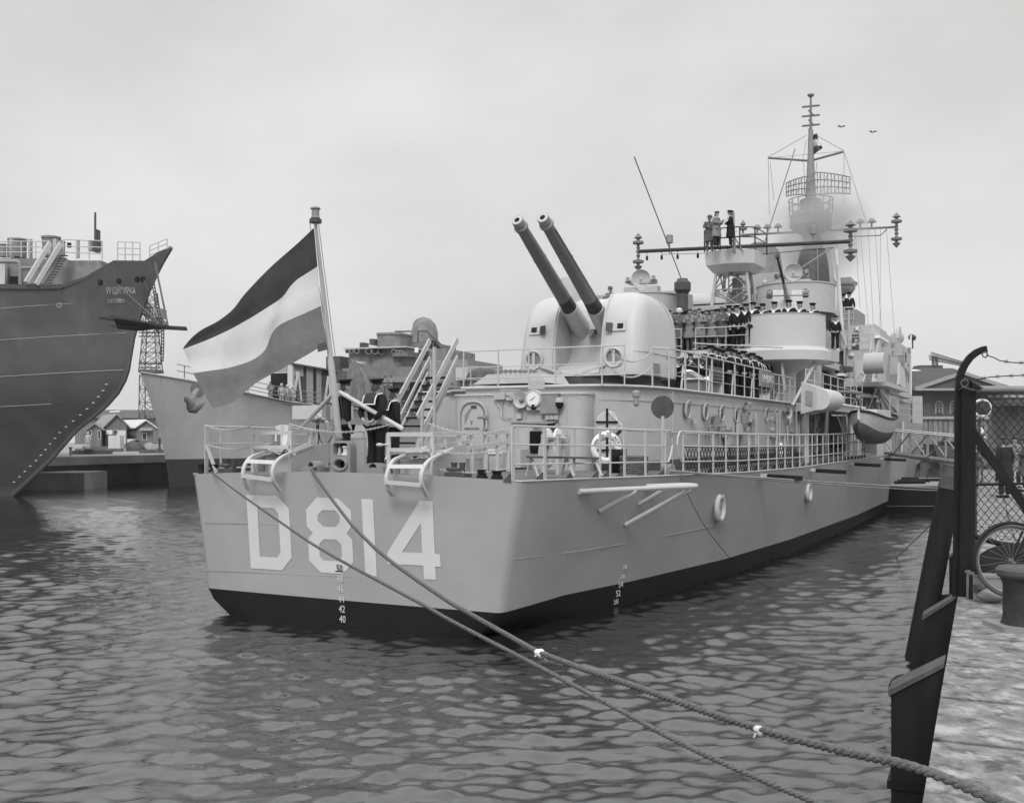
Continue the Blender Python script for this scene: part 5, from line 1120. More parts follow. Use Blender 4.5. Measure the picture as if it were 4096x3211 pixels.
# ================= dark cargo ship on the left, bow to the right
def plane_pt(px,py,o,h):
    k=(px-2048)/F; t=(k*o[1]-o[0])/(h[0]-k*h[1]); Y=o[1]+h[1]*t; return t,H-(py-HOR)*Y/F
mat('ship_black',.11,.5,var=.15,scale=.5,stain=(.17,.35,.55,.8,(1,1,.4)),bump=.2,bscale=1)
mat('ship_grey2',.6,.6,var=.1,scale=.6,stain=(.45,.8,.6,.8,(2,2,.3)),bump=.2,bscale=1)
mat('red_lead',.2,.75,var=.25,scale=1.2,stain=(.13,.9,.5,.75),bump=.3)
mat('shed_wood',.16,.85,var=.3,scale=1.5,stretch=(3,3,.3),bump=.5)
h1=(math.cos(R(-35)),math.sin(R(-35))); o1=PW(46,1984,64); n1=(h1[1],-h1[0])   # n1 points towards the camera
prof=[(46,1984),(115,1920),(205,1835),(304,1721),(380,1660),(426,1620),(470,1570),(498,1520),(511,1480),(519,1430),(533,1348),(560,1257),(601,1143),(647,1051),(683,990)]
pz=sorted([plane_pt(x,y,o1,h1)[::-1] for x,y in prof]); PZ=[p[0] for p in pz]; PT=[p[1] for p in pz]
cargo=empty('cargo_ship','dark hulled merchant ship with towering raked bow at the left edge','ship',(o1[0],o1[1],0))
def C1(d,w,z):
    t=interp(z,PZ,PT)-d; return (h1[0]*t+n1[0]*w, h1[1]*t+n1[1]*w, z)
def w1(d,z):
    f=min(1,max(0,z/13)); W=9.5*(.55+.45*f**.8); Ld=13; base=W*(1-math.exp(-max(d,0)/Ld)); return base
def solve1(px,py,z=12.5):
    best=(1e9,0,z)
    for i in range(700):
        d=i*.06
        for _ in range(3): p=C1(d,w1(d,z),z); z=H-(py-HOR)*(p[1]+o1[1])/F
        p=C1(d,w1(d,z),z); x=2048+F*(p[0]+o1[0])/(p[1]+o1[1])
        if abs(x-px)<best[0]: best=(abs(x-px),d,z)
    return best[1:]
ZT=[(0,PZ[-1]),(.5,PZ[-1]-.25)]+[solve1(x,y) for x,y in ((596,1043),(500,1042),(412,1041),(400,1050),(385,1068),(365,1088),(340,1108),(315,1122),(290,1131),(262,1136),(150,1138),(0,1136),(-200,1134))]
ZT=[ZT[0]]+[p for p in ZT[1:] if p[0]>0]
ZTm=sorted(ZT)
def ztop(d): return interp(d,[p[0] for p in ZTm],[p[1] for p in ZTm])
ds=[0,.15,.4,.8,1.4,2.2,3.2,4.2,5,5.5,6,6.5,7,7.5,8,8.5,9,9.5,10,11,12,13,15,20,27,36]
zz=[-1,0,.8,1.8,3,4.2,5.4,6.6,8,9.2,10]
g=MB()
for sg in (1,-1):
    rows=[[C1(d,sg*w1(d,z),z) for d in ds] for z in zz]+[[C1(d,sg*w1(d,ztop(d)),ztop(d)) for d in ds]]; g.loft(rows,closed=False,caps=False)
g.build('hull','ship_black',cargo,smooth=50)
g=MB(); g.loft([[C1(d,-w1(d,12.9),ztop(d)-.25) for d in ds],[C1(d,w1(d,12.9),ztop(d)-.25) for d in ds]],closed=False); g.build('weather_deck','dark_grey',cargo)
g=MB(); dd=[0,.3,.8,1.4,2.2,3.2,4.5,6,8,10]
g.loft([[C1(d,-w1(d,13)*.98,interp(d,[0,10],[PZ[-1],12.4])-(.6 if d else .0)) for d in dd],[C1(d,-w1(d,13)*1.02,interp(d,[0,3,10],[PZ[-1],PZ[-1]+.12,PZ[-1]+.25])) for d in dd]],closed=False)
g.build('bow_bulwark','ship_black',cargo,thick=.05)
# lit stem edge and plate lines
g=MB(); g.tube([C1(-.03,0,z) for z in PZ],.12,6); g.build('stem_bar','ship_black',cargo)
for zc,de in ((11.0,1.5),(9.3,.4),(7.3,.2),(5.6,3)):
    g=MB(); g.tube([C1(d,w1(d,zc-.02*d*0+.0)+.01,zc-.045*d) for d in [de+k for k in range(0,30,2)]],.011,4); g.build('plate_seam','ship_grey2',cargo)
g=MB()
for k in range(18):
    z=.9+k*.33; p=C1(.75,w1(.75,z)+.03,z); g.box(p[0]-.07,p[0]+.07,p[1]-.03,p[1]+.03,z-.022,z+.022)
g.build('draft_mark','ship_grey2',cargo)
def c1text(s,px,py,size,sx):
    # find the point of the near side that shows at this pixel
    best=None
    for i in range(300):
        d=i*.06
        lo,hi=0,13
        for _ in range(24):
            z=(lo+hi)/2; p=C1(d,w1(d,z),z); X=p[0]+o1[0];Y=p[1]+o1[1]; y=HOR-F*(z-H)/Y
            if y>py: lo=z
            else: hi=z
        x=2048+F*X/Y
        if best is None or abs(x-px)<best[0]: best=(abs(x-px),d,z)
    _,d,z=best; P=Vector(C1(d,w1(d,z)+.12,z)); rg=Vector(C1(d-1,w1(max(d-1,0),z),z))-Vector(C1(d,w1(d,z),z)); up=Vector(C1(d,w1(d,z+.5),z+.5))-Vector(C1(d,w1(d,z),z))
    return text(s,size,'number_faded',cargo,frame(P,rg,up)@Matrix.Diagonal((sx,1,1,1)),'name_lettering',.01)
mat('number_faded',.5,.7,var=.5,scale=3)
c1text('ИНДИГИРКА',490,1165,.5,.5); c1text('INDIGIRKA',474,1206,.34,.55)
def c1at(px,py,Y): p=PW(px,py,Y); return (p[0]-o1[0],p[1]-o1[1],p[2])
# mooring ports, hawse rings
for x,y in ((405,1131),(478,1126),(552,1118),(575,1118)):
    p=c1at(x,y,55.5); MB().lathe([(.16,0),(.16,.1)],p,n1+(0,),10).build('mooring_port','black',cargo)
g=MB(); p=c1at(237,1222,51); g.torus(p,(.2,-1,0),.1,.04,12,5); g.build('hawse_lip','red_lead',cargo)
def Bx(g,x0,x1,y0,y1,Y,dep): p=c1at(x0,y1,Y);q=c1at(x1,y0,Y); g.box(p[0],q[0],p[1],p[1]+dep,p[2],q[2]); return g
Bx(MB(),250,405,1042,1142,58.5,3).build('forecastle_bulkhead','mid_grey',cargo)
Bx(MB(),-60,258,1033,1142,60,5).build('deck_house','mid_grey',cargo); Bx(MB(),-60,20,1050,1140,59.5,.3).build('bulkhead_panel','ship_grey2',cargo)
Bx(MB(),38,72,1105,1138,59.4,.5).build('dark_opening','black',cargo)
g=MB(); g.tube([c1at(-20,1046,58.5),c1at(68,1046,58.5),c1at(78,1052,58.5),c1at(82,1070,58.5),c1at(82,1138,58.5)],.12,8); g.tube([c1at(82,1072,58.5),c1at(160,1072,58.5)],.1,8); g.build('deck_pipe','mid_grey',cargo,smooth=True)
for x,y0,y1,r,m in ((70,957,1030,34,'red_lead'),(205,948,1028,34,'red_lead'),(15,978,1028,20,'red_lead'),(245,965,1025,14,'red_lead'),(365,962,1005,12,'mid_grey'),(395,965,1005,12,'mid_grey'),(277,972,990,8,'black')):
    p=c1at(x,y1,61); s_=F/61; MB().lathe([(r/s_,0),(r/s_,(y1-y0)/s_*.88),(r/s_*1.1,(y1-y0)/s_*.9),(r/s_*1.1,(y1-y0)/s_)],p,(0,0,1),20).build('ventilator_drum',m,cargo,smooth=30)
for x,w_,y0 in ((42,9,955),(117,8,955),(218,13,955),(307,8,958)): Bx(MB(),x-w_/2,x+w_/2,y0,1030,59,.3).build('samson_post','paint',cargo)
def rl(pts,Y,ph,n,name='bow_railing',m='trim_paint',hs=(1,.66,.33)):
    g=MB()
    P=[c1at(x,y,Y) for x,y in pts]
    for h in hs: g.tube([(a,b,z+ph*h) for a,b,z in P],.03,5)
    r_=g.build(name,m,cargo)
    for k in range(n+1):
        t=k/n*(len(P)-1); i=min(int(t),len(P)-2); q=Vector(P[i]).lerp(Vector(P[i+1]),t-i); MB().tube([tuple(q),(q.x,q.y,q.z+ph)],.035,5).build('stanchion',m,r_)
rl([(254,1034),(408,1040)],58,1.05,3); rl([(470,1041),(560,1043)],57,1.0,3); rl([(598,1040),(668,1012)],55.8,.75,2); rl([(-30,1030),(200,1030)],58.8,.9,4)
# accommodation ladders (two pale rails with treads)
for (xa,ya,xb,yb) in ((200,972,104,1130),(245,972,144,1138)):
    lr=MB().bar(c1at(xa,ya,57.6),c1at(xb,yb,56.6),.22,.22).build('ladder_rail','trim_paint',cargo)
for k in range(11):
    t=(k+.5)/11; p=Vector(c1at(225,1018,57.7)).lerp(Vector(c1at(152,1138,56.7)),t); MB().box(p.x-.0,p.x+.62,p.y,p.y+.2,p.z,p.z+.05).build('tread','dark_grey',cargo)
g=MB(); g.bar(c1at(242,1022,57.7),c1at(172,1138,56.7),.1,.2); g.bar(c1at(208,1018,57.7),c1at(130,1138,56.7),.1,.2); g.build('stringer','mid_grey',cargo)
g=MB(); g.tube([c1at(381,1010,60),c1at(381,850,60)],.06,6); g.build('pole','dark_grey',cargo); Bx(MB(),381,391,918,1010,60.3,.4).build('mast_stump','dark_grey',cargo)
# painters' stage hanging off the stem, with its ropes and a rope ladder
stg=PW(395,1270,52); rel=lambda x,y,Y:tuple(Vector(PW(x,y,Y))-Vector(stg))
e=empty('painting_stage','dark plank stage slung on ropes across the big bow','staging',stg)
g=MB()
g.prism([rel(*p) for p in ((455,1267,52),(620,1290,51.5),(660,1305,51.4),(560,1318,53),(470,1310,54))],(0,0,-.08))
g.bar(rel(395,1271,52),rel(560,1292,53),.2,.1); g.bar(rel(440,1265,51.2),rel(665,1303,51.2),.2,.09); g.bar(rel(450,1304,53),rel(745,1318,52),.22,.1); g.bar(rel(600,1303,51.5),rel(745,1311,51.6),.2,.1); g.build('planks','wood_dark' if 'wood_dark' in MATS else mat('wood_dark',.045,.85,var=.3,scale=3),e)
for a_,b_ in (((468,1137,54.5),(640,1295,51.5)),((620,1050,54),(672,1305,51.5)),((575,1120,54),(595,1165,54)),((500,1200,54),(540,1235,54))): MB().tube([rel(*a_),rel(*b_)],.035 if a_[0]<600 else .05,5).build('sling','wire',e)
g=MB(); A_=[(597,1050),(600,1075),(615,1150),(632,1240),(650,1310),(650,1380),(647,1445)]
for dx in (-4,5): g.tube([rel(x+dx,y,53.5) for x,y in A_],.03,4)
for k in range(30):
    y=1060+k*13.2; x=interp(y,[p[1] for p in A_],[p[0] for p in A_]); g.tube([rel(x-6,y,53.5),rel(x+7,y,53.5)],.035,4)
lp_=PW(600,1050,53.5); g.build('rope_ladder','wire',None,loc=tuple(stg),label='rope ladder hanging down beside the raked bow of the dark ship',category='ladder')
# ================= second grey ship fitting out
PH=R(20); h2=(-math.sin(PH),-math.cos(PH)); o2=PW(678,1949,74.4); n2=(math.cos(PH),-math.sin(PH))
prof=[(678,1949),(662,1837),(651,1790),(630,1700),(609,1630),(585,1555),(560,1489)]
pz=sorted([plane_pt(x,y,o2,h2)[::-1] for x,y in prof]); P2Z=[p[0] for p in pz]; P2T=[p[1] for p in pz]
fit=empty('unfinished_warship','grey warship being fitted out behind, with anchor and tarpaulined dark bridge','warship',(o2[0],o2[1],0))
def C2(d,w,z): t=interp(z,P2Z,P2T)-d; return (h2[0]*t+n2[0]*w,h2[1]*t+n2[1]*w,z)
def w2(d,z): f=min(1,max(0,z/8)); return 6.2*(.72+.28*f)*(1-math.exp(-max(d,0)/(19-6*f)))
def proj2(d,w,z): p=C2(d,w,z); X=p[0]+o2[0];Y=p[1]+o2[1]; return 2048+F*X/Y,HOR-F*(z-H)/Y
dk=[(0,interp(99,P2Z,P2Z))]
DZ=[(0,P2Z[-1])]
for x,y in ((789,1527),(972,1569),(1151,1608),(1237,1620),(1600,1650)):
    bd_=None
    for i in range(900):
        d=i*.1; z=7
        for _ in range(4):
            px,_y=proj2(d,w2(d,z),z); p=C2(d,w2(d,z),z); z=H-(y-HOR)*(p[1]+o2[1])/F
        if bd_ is None or abs(px-x)<bd_[0]: bd_=(abs(px-x),d,z)
    DZ.append(bd_[1:])
def z2t(d): return interp(d,[p[0] for p in DZ],[p[1] for p in DZ])
ds=[0,.2,.6,1.2,2,3.2,5,7,9,12,16,20,25,32,40,55,70,95]
for za,zb_,nm,m in ((-1,1,'boot_topping','dark_grey'),(0,0,'hull','ship_grey2')):
    g=MB()
    for sg in (1,-1):
        if nm=='boot_topping': rows=[[C2(d,sg*w2(d,z),z-(.03*d if z>1 else 0)*.3) for d in ds] for z in (-1,0,1,2.0)]
        else: rows=[[C2(d,sg*w2(d,2.0),2.0-.009*d) for d in ds]]+[[C2(d,sg*w2(d,2+(z2t(d)-2)*f),2+(z2t(d)-2)*f) for d in ds] for f in (.25,.5,.75,1)]
        g.loft(rows,closed=False)
    g.build(nm,m,fit,smooth=50)
MB().loft([[C2(d,-w2(d,9),z2t(d)-.05) for d in ds],[C2(d,w2(d,9),z2t(d)-.05) for d in ds]],closed=False).build('foredeck','dark_grey',fit)
MB().tube([C2(d,w2(d,z2t(d))+.02,z2t(d)) for d in ds],.07,6).build('deck_edge','trim_paint',fit)
def f2(px,py,Y): p=PW(px,py,Y); return (p[0]-o2[0],p[1]-o2[1],p[2])
def B2(x0,x1,y0,y1,Y,dep,name,m,r=0,par=None):
    p=f2(x0,y1,Y);q=f2(x1,y0,Y); c=((p[0]+q[0])/2,p[1]); w_=q[0]-p[0]
    xf=lambda a,b,z:(c[0]+a*math.cos(-PH)-b*math.sin(-PH)*1,c[1]+a*math.sin(-PH)+b*math.cos(-PH),z)
    g=MB(xf); g.loft([[(a,b,z) for a,b in rrect(-w_/2,w_/2,0,dep,r or .02,4 if r else 1)] for z in (p[2],q[2])]); return g.build(name,m,par or fit,smooth=35 if r else False)
# anchor in its hawse
AY=interp(1,[0,1],[72,72]); MB().lathe([(.55,0),(.45,-.15),(.3,-.1)],f2(790,1560,73.2),(-.2,-1,-.2),16).build('hawse_pipe','mid_grey',fit,smooth=True)
g=MB(); g.tube([f2(788,1562,72.8),f2(772,1585,72)],[.2,.22],8); g.tube([f2(738,1586,71.6),f2(752,1596,71.4),f2(762,1606,71.4),f2(764,1626,71.4),f2(758,1640,71.5)],[.06,.3,.3,.3,.2],8); g.tube([f2(758,1636,71.5),f2(778,1640,71.4),f2(800,1618,71.6),f2(816,1606,71.8)],[.24,.26,.24,.06],8); g.tube([f2(772,1585,72),f2(764,1612,71.5)],.26,8); g.build('anchor','mid_grey',fit,smooth=60)
q=[(660,1505),(700,1512),(740,1522),(789,1530)]
for i in range(2):
    pass
g=MB(); dd=[8,11,14,18,22,27,32,38]
for h_ in (1.0,.6,.3): g.tube([C2(d,w2(d,9)-.1,z2t(d)+h_) for d in dd],.03,4)
r2=g.build('deck_railing','mid_grey',fit)
for k in range(16): d=8+k*2; p=C2(d,w2(d,9)-.1,z2t(d)); MB().tube([p,(p[0],p[1],p[2]+1)],.035,5).build('stanchion','mid_grey',r2)
g=MB()
for h_ in (1.0,.55): g.tube([C2(d,w2(d,9)-.1,z2t(d)+h_) for d in (2.6,3.4,4.2,5)],.03,4)
for d in (3,4.2): p=C2(d,w2(d,9)-.1,z2t(d)); g.tube([p,(p[0],p[1],p[2]+1)],.04,5)
g.build('bow_railing','mid_grey',fit)
# corrugated shed on the foredeck
def corr(g,pts,Y,dep=.3,n=14,amp=.08):
    A_,B_,C_,D_=[Vector(f2(x,y,Y)) for x,y in pts]   # tl,tr,br,bl
    vs=[]
    for k in range(n*2+1):
        t=k/(n*2); o=Vector((0,-amp if k%2 else amp,0)); vs+= [tuple(A_.lerp(B_,t)+o),tuple(D_.lerp(C_,t)+o)]
    g.add(vs,[(2*k,2*k+1,2*k+3,2*k+2) for k in range(n*2)])
sh=B2(1180,1322,1478,1622,97,6,'work_shed','shed_wood')
g=MB(); corr(g,[(1172,1455),(1213,1462),(1213,1505),(1172,1502)],95.5,n=8); corr(g,[(1225,1462),(1252,1470),(1252,1618),(1225,1610)],95.5,n=6); corr(g,[(1265,1470),(1285,1474),(1285,1615),(1265,1612)],95.5,n=5); corr(g,[(1095,1470),(1160,1460),(1160,1490),(1080,1490)],95.5,n=9); g.build('corrugated_sheet','ship_grey2',sh)
g=MB(); corr(g,[(1213,1462),(1225,1465),(1225,1612),(1213,1608)],95.6,n=3); corr(g,[(1285,1474),(1322,1482),(1322,1618),(1285,1616)],95.6,n=8); g.build('rusty_sheet','red_lead',sh)
g=MB(); g.prism([f2(1160,1449,95),f2(1330,1478,95),f2(1330,1484,95),f2(1160,1455,95)],(0,6,0)); g.build('shed_roof','dark_grey',sh)
B2(1075,1180,1492,1600,98,5,'shed_shade_block','black'); B2(1148,1172,1452,1560,95.2,.4,'shed_pillar','ship_grey2')  # solid black block paints in the shade inside the shed opening
g=MB(); g.tube([f2(1192,1487,93),f2(1175,1600,93)],.12,5); g.tube([f2(1194,1487,93),f2(1206,1605,93)],.08,5); g.build('shore_prop','wood_pale',fit); g=MB(); g.tube([f2(1313,1504,93),f2(1300,1610,93)],.1,5); g.tube([f2(1315,1504,93),f2(1325,1610,93)],.08,5); g.build('shore_prop','wood_pale',fit)
# bridge with round windows
b1=B2(1350,1660,1470,1650,104,12,'bridge_lower','red_lead'); b2=B2(1362,1630,1392,1482,105,9,'bridge_front','red_lead',r=1.2)
B2(1300,1365,1425,1500,110,6,'bridge_wing','dark_grey')
B2(1560,1628,1395,1425,103.5,3,'side_cabin','red_lead',r=.4)
for x,y,r_ in ((1389,1405,6),(1406,1404,6),(1427,1404,8),(1474,1405,10),(1499,1405,10),(1525,1406,10),(1575,1407,7),(1591,1408,4),(1602,1409,4)):
    p=f2(x,y,102.6 if x>1550 else 104.3+ (0 if 1400<x<1550 else .5)); g=MB(); g.torus(p,(0,1,0),r_/40+.03,.05,16,5); w_=g.build('round_window','mid_grey',b2,smooth=True)
    MB().lathe([(r_/40,0),(0,.01)],(p[0],p[1]-.02,p[2]),(0,-1,0),16,caps=False).build('pane','black',w_)
B2(1357,1640,1388,1393,104,8,'bridge_roof','trim_paint'); B2(1437,1458,1370,1392,104.6,1,'roof_box','dark_grey')
B2(1493,1597,1330,1395,108,4,'director_tower','red_lead',r=.7); B2(1490,1600,1329,1336,107.8,4.2,'tower_roof','mid_grey',r=.7); B2(1472,1495,1355,1378,108,2,'roof_box','dark_grey',r=.3)
g=MB(); g.prism([f2(1400,1440,102),f2(1465,1448,101),f2(1465,1465,101),f2(1440,1455,101)],(0,.3,0)); g.build('wing_bracket','mid_grey',fit)
# funnel with ring rail
p=f2(1694,1400,118); s_=F/118
g=MB(); rings=[]
for y,wd_,ox in ((1400,58,-3),(1370,60,0),(1330,52,2),(1300,44,2),(1283,30,0),(1276,12,-2)):
    c=f2(1694+ox,y,118); rings.append([(c[0]+wd_/s_*math.cos(t),c[1]+1.9*math.sin(t)*wd_/58,c[2]) for t in [2*PI*k/24 for k in range(24)]])
g.loft(rings); g.build('funnel','red_lead',fit,smooth=50)
g=MB(); g.tube([f2(x,y,116) for x,y in ((1652,1308),(1656,1290),(1668,1277),(1692,1270),(1720,1277),(1740,1298),(1750,1330),(1752,1400),(1750,1430))],.07,6); g.build('ring_rail','mid_grey',fit)
g=MB()
for a_,b_ in (((1580,1326),(1645,1325)),((1580,1326),(1620,1360)),((1600,1342),(1640,1342)),((1670,1324),(1712,1324)),((1672,1324),(1672,1370)),((1710,1330),(1790,1400)),((1740,1362),(1790,1398)),((1740,1385),(1790,1430)),((1790,1398),(1790,1432)),((1740,1362),(1740,1385)),((1765,1380),(1765,1410)),((1755,1400),(1790,1400)),((1600,1372),(1680,1372))): g.tube([f2(*a_,112),f2(*b_,112)],.09,5)
g.build('staging_poles','wire',fit)
g=MB(); g.bar(f2(1722,1372,110),f2(1800,1448,110),1.2,.8); g.build('chute','black',fit)
B2(1600,1740,1372,1400,110,6,'funnel_base','red_lead'); B2(1625,1880,1440,1650,106,10,'after_house','mid_grey'); B2(1620,1790,1395,1480,108,8,'after_house','red_lead'); B2(1657,1672,1390,1410,103,.2,'notice','white'); B2(1620,1650,1495,1600,103,1,'doorway','black'); B2(1820,1870,1470,1520,104,4,'deck_box','trim_paint')
# tarpaulin slung from the bridge
def tp(u,v):
    x0=interp(v,[0,.3,1],[1410,1375,1335]); x1=interp(v,[0,.3,1],[1425,1470,1520]); y=interp(v,[0,1],[1448,1625])+(-10*math.sin(u*PI) if v<.1 else 0)+v*18*abs(u-.4)
    p=f2(x0+(x1-x0)*u,y,100); return (p[0],p[1]+.22*math.sin(u*26+v*3)*v-.8*v,p[2])
MB().grid(tp,44,14).build('tarpaulin','tarp',fit,smooth=True,thick=.03)
def tp2(u,v): p=f2(1470+u*75,1505+v*75-(20 if v>0 else 0)*u*0+ (1-u)*v*25,100.5); return (p[0],p[1]+.2*math.sin(u*22)*v,p[2]-.3*v*u)
MB().grid(tp2,24,10).build('tarpaulin','tarp',fit,smooth=True,thick=.03)
B2(1540,1720,1520,1528,100,6,'wing_deck','mid_grey'); B2(1545,1640,1505,1560,101,.2,'rail_plate','mid_grey')
# ================= tower crane, quay, huts and stores behind
def lattice(g,P0,P1,w0,w1,n,r,bays=None):
    P0=Vector(P0);P1=Vector(P1); d=(P1-P0).normalized(); u=d.orthogonal().normalized() if abs(d.z)<.9 else Vector((1,0,0)); v=d.cross(u)
    def c(i,t): w_=(w0+(w1-w0)*t)/2; s=((-1,-1),(1,-1),(1,1),(-1,1))[i%4]; return tuple(P0.lerp(P1,t)+u*s[0]*w_+v*s[1]*w_)
    for i in range(4):
        g.tube([c(i,0),c(i,1)],r,4)
        for k in range(n): g.tube([c(i,k/n),c(i+1,(k+1)/n)],r*.6,3); g.tube([c(i+1,k/n),c(i,(k+1)/n)],r*.6,3); g.tube([c(i,k/n),c(i+1,k/n)],r*.6,3)
cw=PW(603,1640,140); crane=empty('tower_crane','lattice tower crane rising between the two ships','crane',cw)
def k1(x,y,Y=140): return tuple(Vector(PW(x,y,Y))-Vector(cw))
g=MB(); lattice(g,k1(603,1720),k1(603,1500),2.4,2.2,4,.075); lattice(g,k1(603,1490),k1(603,1290),2.4,1.4,5,.075); g.build('crane_tower','wire',crane)
g=MB(); lattice(g,k1(603,1290),k1(603,1170),2.2,1.3,4,.07); g.build('tower_head','wire',crane)
g=MB(); lattice(g,k1(566,1215),k1(655,1318),1.1,1.1,7,.09); g.build('crane_jib','wire',crane)
g=MB(); g.box(k1(622,1270)[0],k1(652,1270)[0],-1,1.5,k1(0,1272)[2],k1(0,1236)[2]); g.build('crane_cab','mid_grey',crane)
g=MB(); 
for y in (1330,1345,1455,1470,1485): g.tube([k1(555,y),k1(642,y)],.08,4)
g.box(k1(568,0)[0],k1(640,0)[0],-1.5,1.5,k1(0,1492)[2],k1(0,1480)[2]); g.build('walkway','wire',crane)
# far-left quay
mat('quay_dark',.035,.8,var=.4,scale=.6,bump=.4); mat('concrete',.26,.85,var=.25,scale=.5,bump=.3,stain=(.14,.3,.5,.8))
qa=GW(100,1957,0);qb=GW(675,1925,0); qd=(Vector(qb)-Vector(qa)).normalized(); q0=Vector(qa)-qd*60; q1=Vector(qb)+qd*75; ql=Vector((-qd.y,qd.x,0))
def quayblock(p,q,side,z0,z1,dep,name,m,lab=None):
    P=[p,q,q+side*dep,p+side*dep]; g=MB(); g.loft([[(v.x,v.y,z) for v in P] for z in (z0,z1)]); return g.build(name,m,None,kind='structure')
quayblock(q0,q1,ql,-2,1.55,300,'quay','quay_dark'); quayblock(q0+ql*-.08,q1-ql*.08,ql,1.55,2.15,300,'quay','concrete')
def gz(px,py,Y): return PW(px,py,Y)
p=Vector(GW(338,1958,0)); q=p-Vector((9,1.0,0)); g=MB(); g.box(q.x,p.x,p.y,p.y+4,-.5,1.15); g.build('concrete_block','concrete',None,label='low concrete mooring block under the dark bow',category='mooring block')
def hut(x0,x1,ya,ye,Y,depth,lab,mwall='shed_wood',mroof='mid_grey',name='hut',skew=0.,over=.35):
    s_=F/Y; cx=(PW(x0,0,Y)[0]+PW(x1,0,Y)[0])/2; w_=(x1-x0)/s_/2; za=H+(HOR-ya)/s_; ze=H+(HOR-ye)/s_; e=empty(name,lab,'hut',(cx,Y,2.15),group='harbour huts on the far quay' if name=='hut' else None); za-=2.15; ze-=2.15
    g=MB(lambda x,y,z:(x+y*skew,y,z)); g.prism([(-w_,0,0),(w_,0,0),(w_,0,ze),(0,0,za),(-w_,0,ze)],(0,depth,0)); g.build('wall',mwall,e)
    g=MB(lambda x,y,z:(x+y*skew,y,z)); o_=over; sl=(za-ze)/w_
    for s in (1,-1): g.prism([(0,-o_,za+.02),(0,-o_,za+.17),(s*(w_+o_),-o_,ze-sl*o_+.17),(s*(w_+o_),-o_,ze-sl*o_+.02)],(0,depth+2*o_,0))
    g.build('roof',mroof,e); return e,s_
def onhut(e,s_,x0,x1,y0,y1,Y,name,m,fr=None):
    L_=e.location; px=lambda x:PW(x,0,Y)[0]-L_.x; pz_=lambda y:H+(HOR-y)/s_-L_.z
    if fr: o=MB().box(px(x0)-.06,px(x1)+.06,-.05,0,pz_(y1)-.06,pz_(y0)+.06).build(name,fr,e); MB().box(px(x0),px(x1),-.08,-.04,pz_(y1),pz_(y0)).build('pane',m,o); return o
    return MB().box(px(x0),px(x1),-.06,0,pz_(y1),pz_(y0)).build(name,m,e)
e,s_=hut(422,508,1660,1702,120,9,'steep gabled wooden hut, tallest of the quay huts',skew=-.55); onhut(e,s_,424,450,1720,1737,120,'white_panel','white'); onhut(e,s_,468,503,1721,1775,120,'white_panel','off_white'); onhut(e,s_,455,470,1722,1732,120,'window','glass','trim_paint')
e,s_=hut(546,612,1683,1706,121,8,'hut with pale gable and one small awning window','shed_wood','ship_grey2',skew=-.8); onhut(e,s_,571,586,1733,1757,121,'window','glass','white'); MB().prism([(a,b,c) for a,b,c in ((-.4,-.1,2.35),(1.0,-.1,2.35),(1.1,-.7,2.0),(-.4,-.7,2.0))],(0,0,.05)).build('awning','mid_grey',e)
e,s_=hut(356,404,1697,1714,118,8,'small hut half hidden behind the sloping dark stem','shed_wood','mid_grey',skew=-.3); onhut(e,s_,357,366,1722,1738,118,'window','glass','off_white'); onhut(e,s_,404-10,404-2,1722,1755,118,'window','glass','off_white')
g=MB(); s_=F/170; x0,x1=PW(300,0,170)[0],PW(760,0,170)[0]; zr=H+(HOR-1635)/s_; ze=H+(HOR-1672)/s_
e=empty('warehouse','long low warehouse with a dark sloping roof behind the huts','building',(x0,170,2.15))
MB().box(0,x1-x0,0,14,0,ze-2.15).build('wall','shed_wood',e); MB().prism([(-.5,-.6,ze-2.15),(-.5,7,zr-2.15),(-.5,14.6,ze-2.15)],(x1-x0+1,0,0)).build('roof','dark_grey',e)
g=MB(); 
for a_,b_ in ((438,1640),(495,1641)): p=PW(a_,b_,168)
g.prism([tuple(Vector(PW(x,y,168.2))-Vector((x0,170,2.15))) for x,y in ((438,1646),(480,1643),(478,1647),(460,1648),(438,1649))],(0,.3,.05)); g.build('bright_patch','white',e)
def standing(px0,px1,py0,py1,Y,name,m,lab,cat,shape='box',zb=2.15):
    p=PW((px0+px1)/2,py1,Y); s_=F/Y; w_=(px1-px0)/s_; h_=(py1-py0)/s_; g=MB()
    if shape=='box': g.box(-w_/2,w_/2,0,min(w_,1.2),0,h_); g.box(-.01,.01,-.02,0,0,h_)
    elif shape=='lump': g.grid(lambda u,v:(math.cos(v*2*PI)*math.sin(u*PI/2+.02)*w_/2*(1+.14*math.sin(v*19)+.1*math.sin(v*7+u*9)),math.sin(v*2*PI)*math.sin(u*PI/2+.02)*w_/2*.7*(1+.1*math.sin(v*13)),math.cos(u*PI/2)*h_*(1+.08*math.sin(v*11+u*5))),10,36)
    elif shape=='post': g.lathe([(w_*.5,0),(w_*.35,.05*h_),(w_*.3,h_*.8),(w_*.5,h_*.85),(w_*.5,h_)],(0,0,0),(0,0,1),14)
    return g.build(name,m,None,loc=(p[0],Y,zb),label=lab,category=cat,smooth=50 if shape!='box' else False)
standing(433,480,1753,1817,98,'cabinet','ship_grey2','tall pale grey cabinet at the edge of the far quay','cabinet')
standing(500,576,1770,1812,100,'tarpaulin_heap','dark_grey','dark tarpaulin covered heap on the far quay','tarpaulin','lump'); standing(570,640,1773,1803,106,'tarpaulin_heap','mid_grey','paler tarpaulin heap right of the dark one','tarpaulin','lump')
standing(275,290,1788,1822,80,'bollard','mid_grey','bollard at the edge of the far quay','bollard','post'); standing(632,645,1755,1815,90,'post','dark_grey','dark post with a lamp beside the second grey bow','post','post')
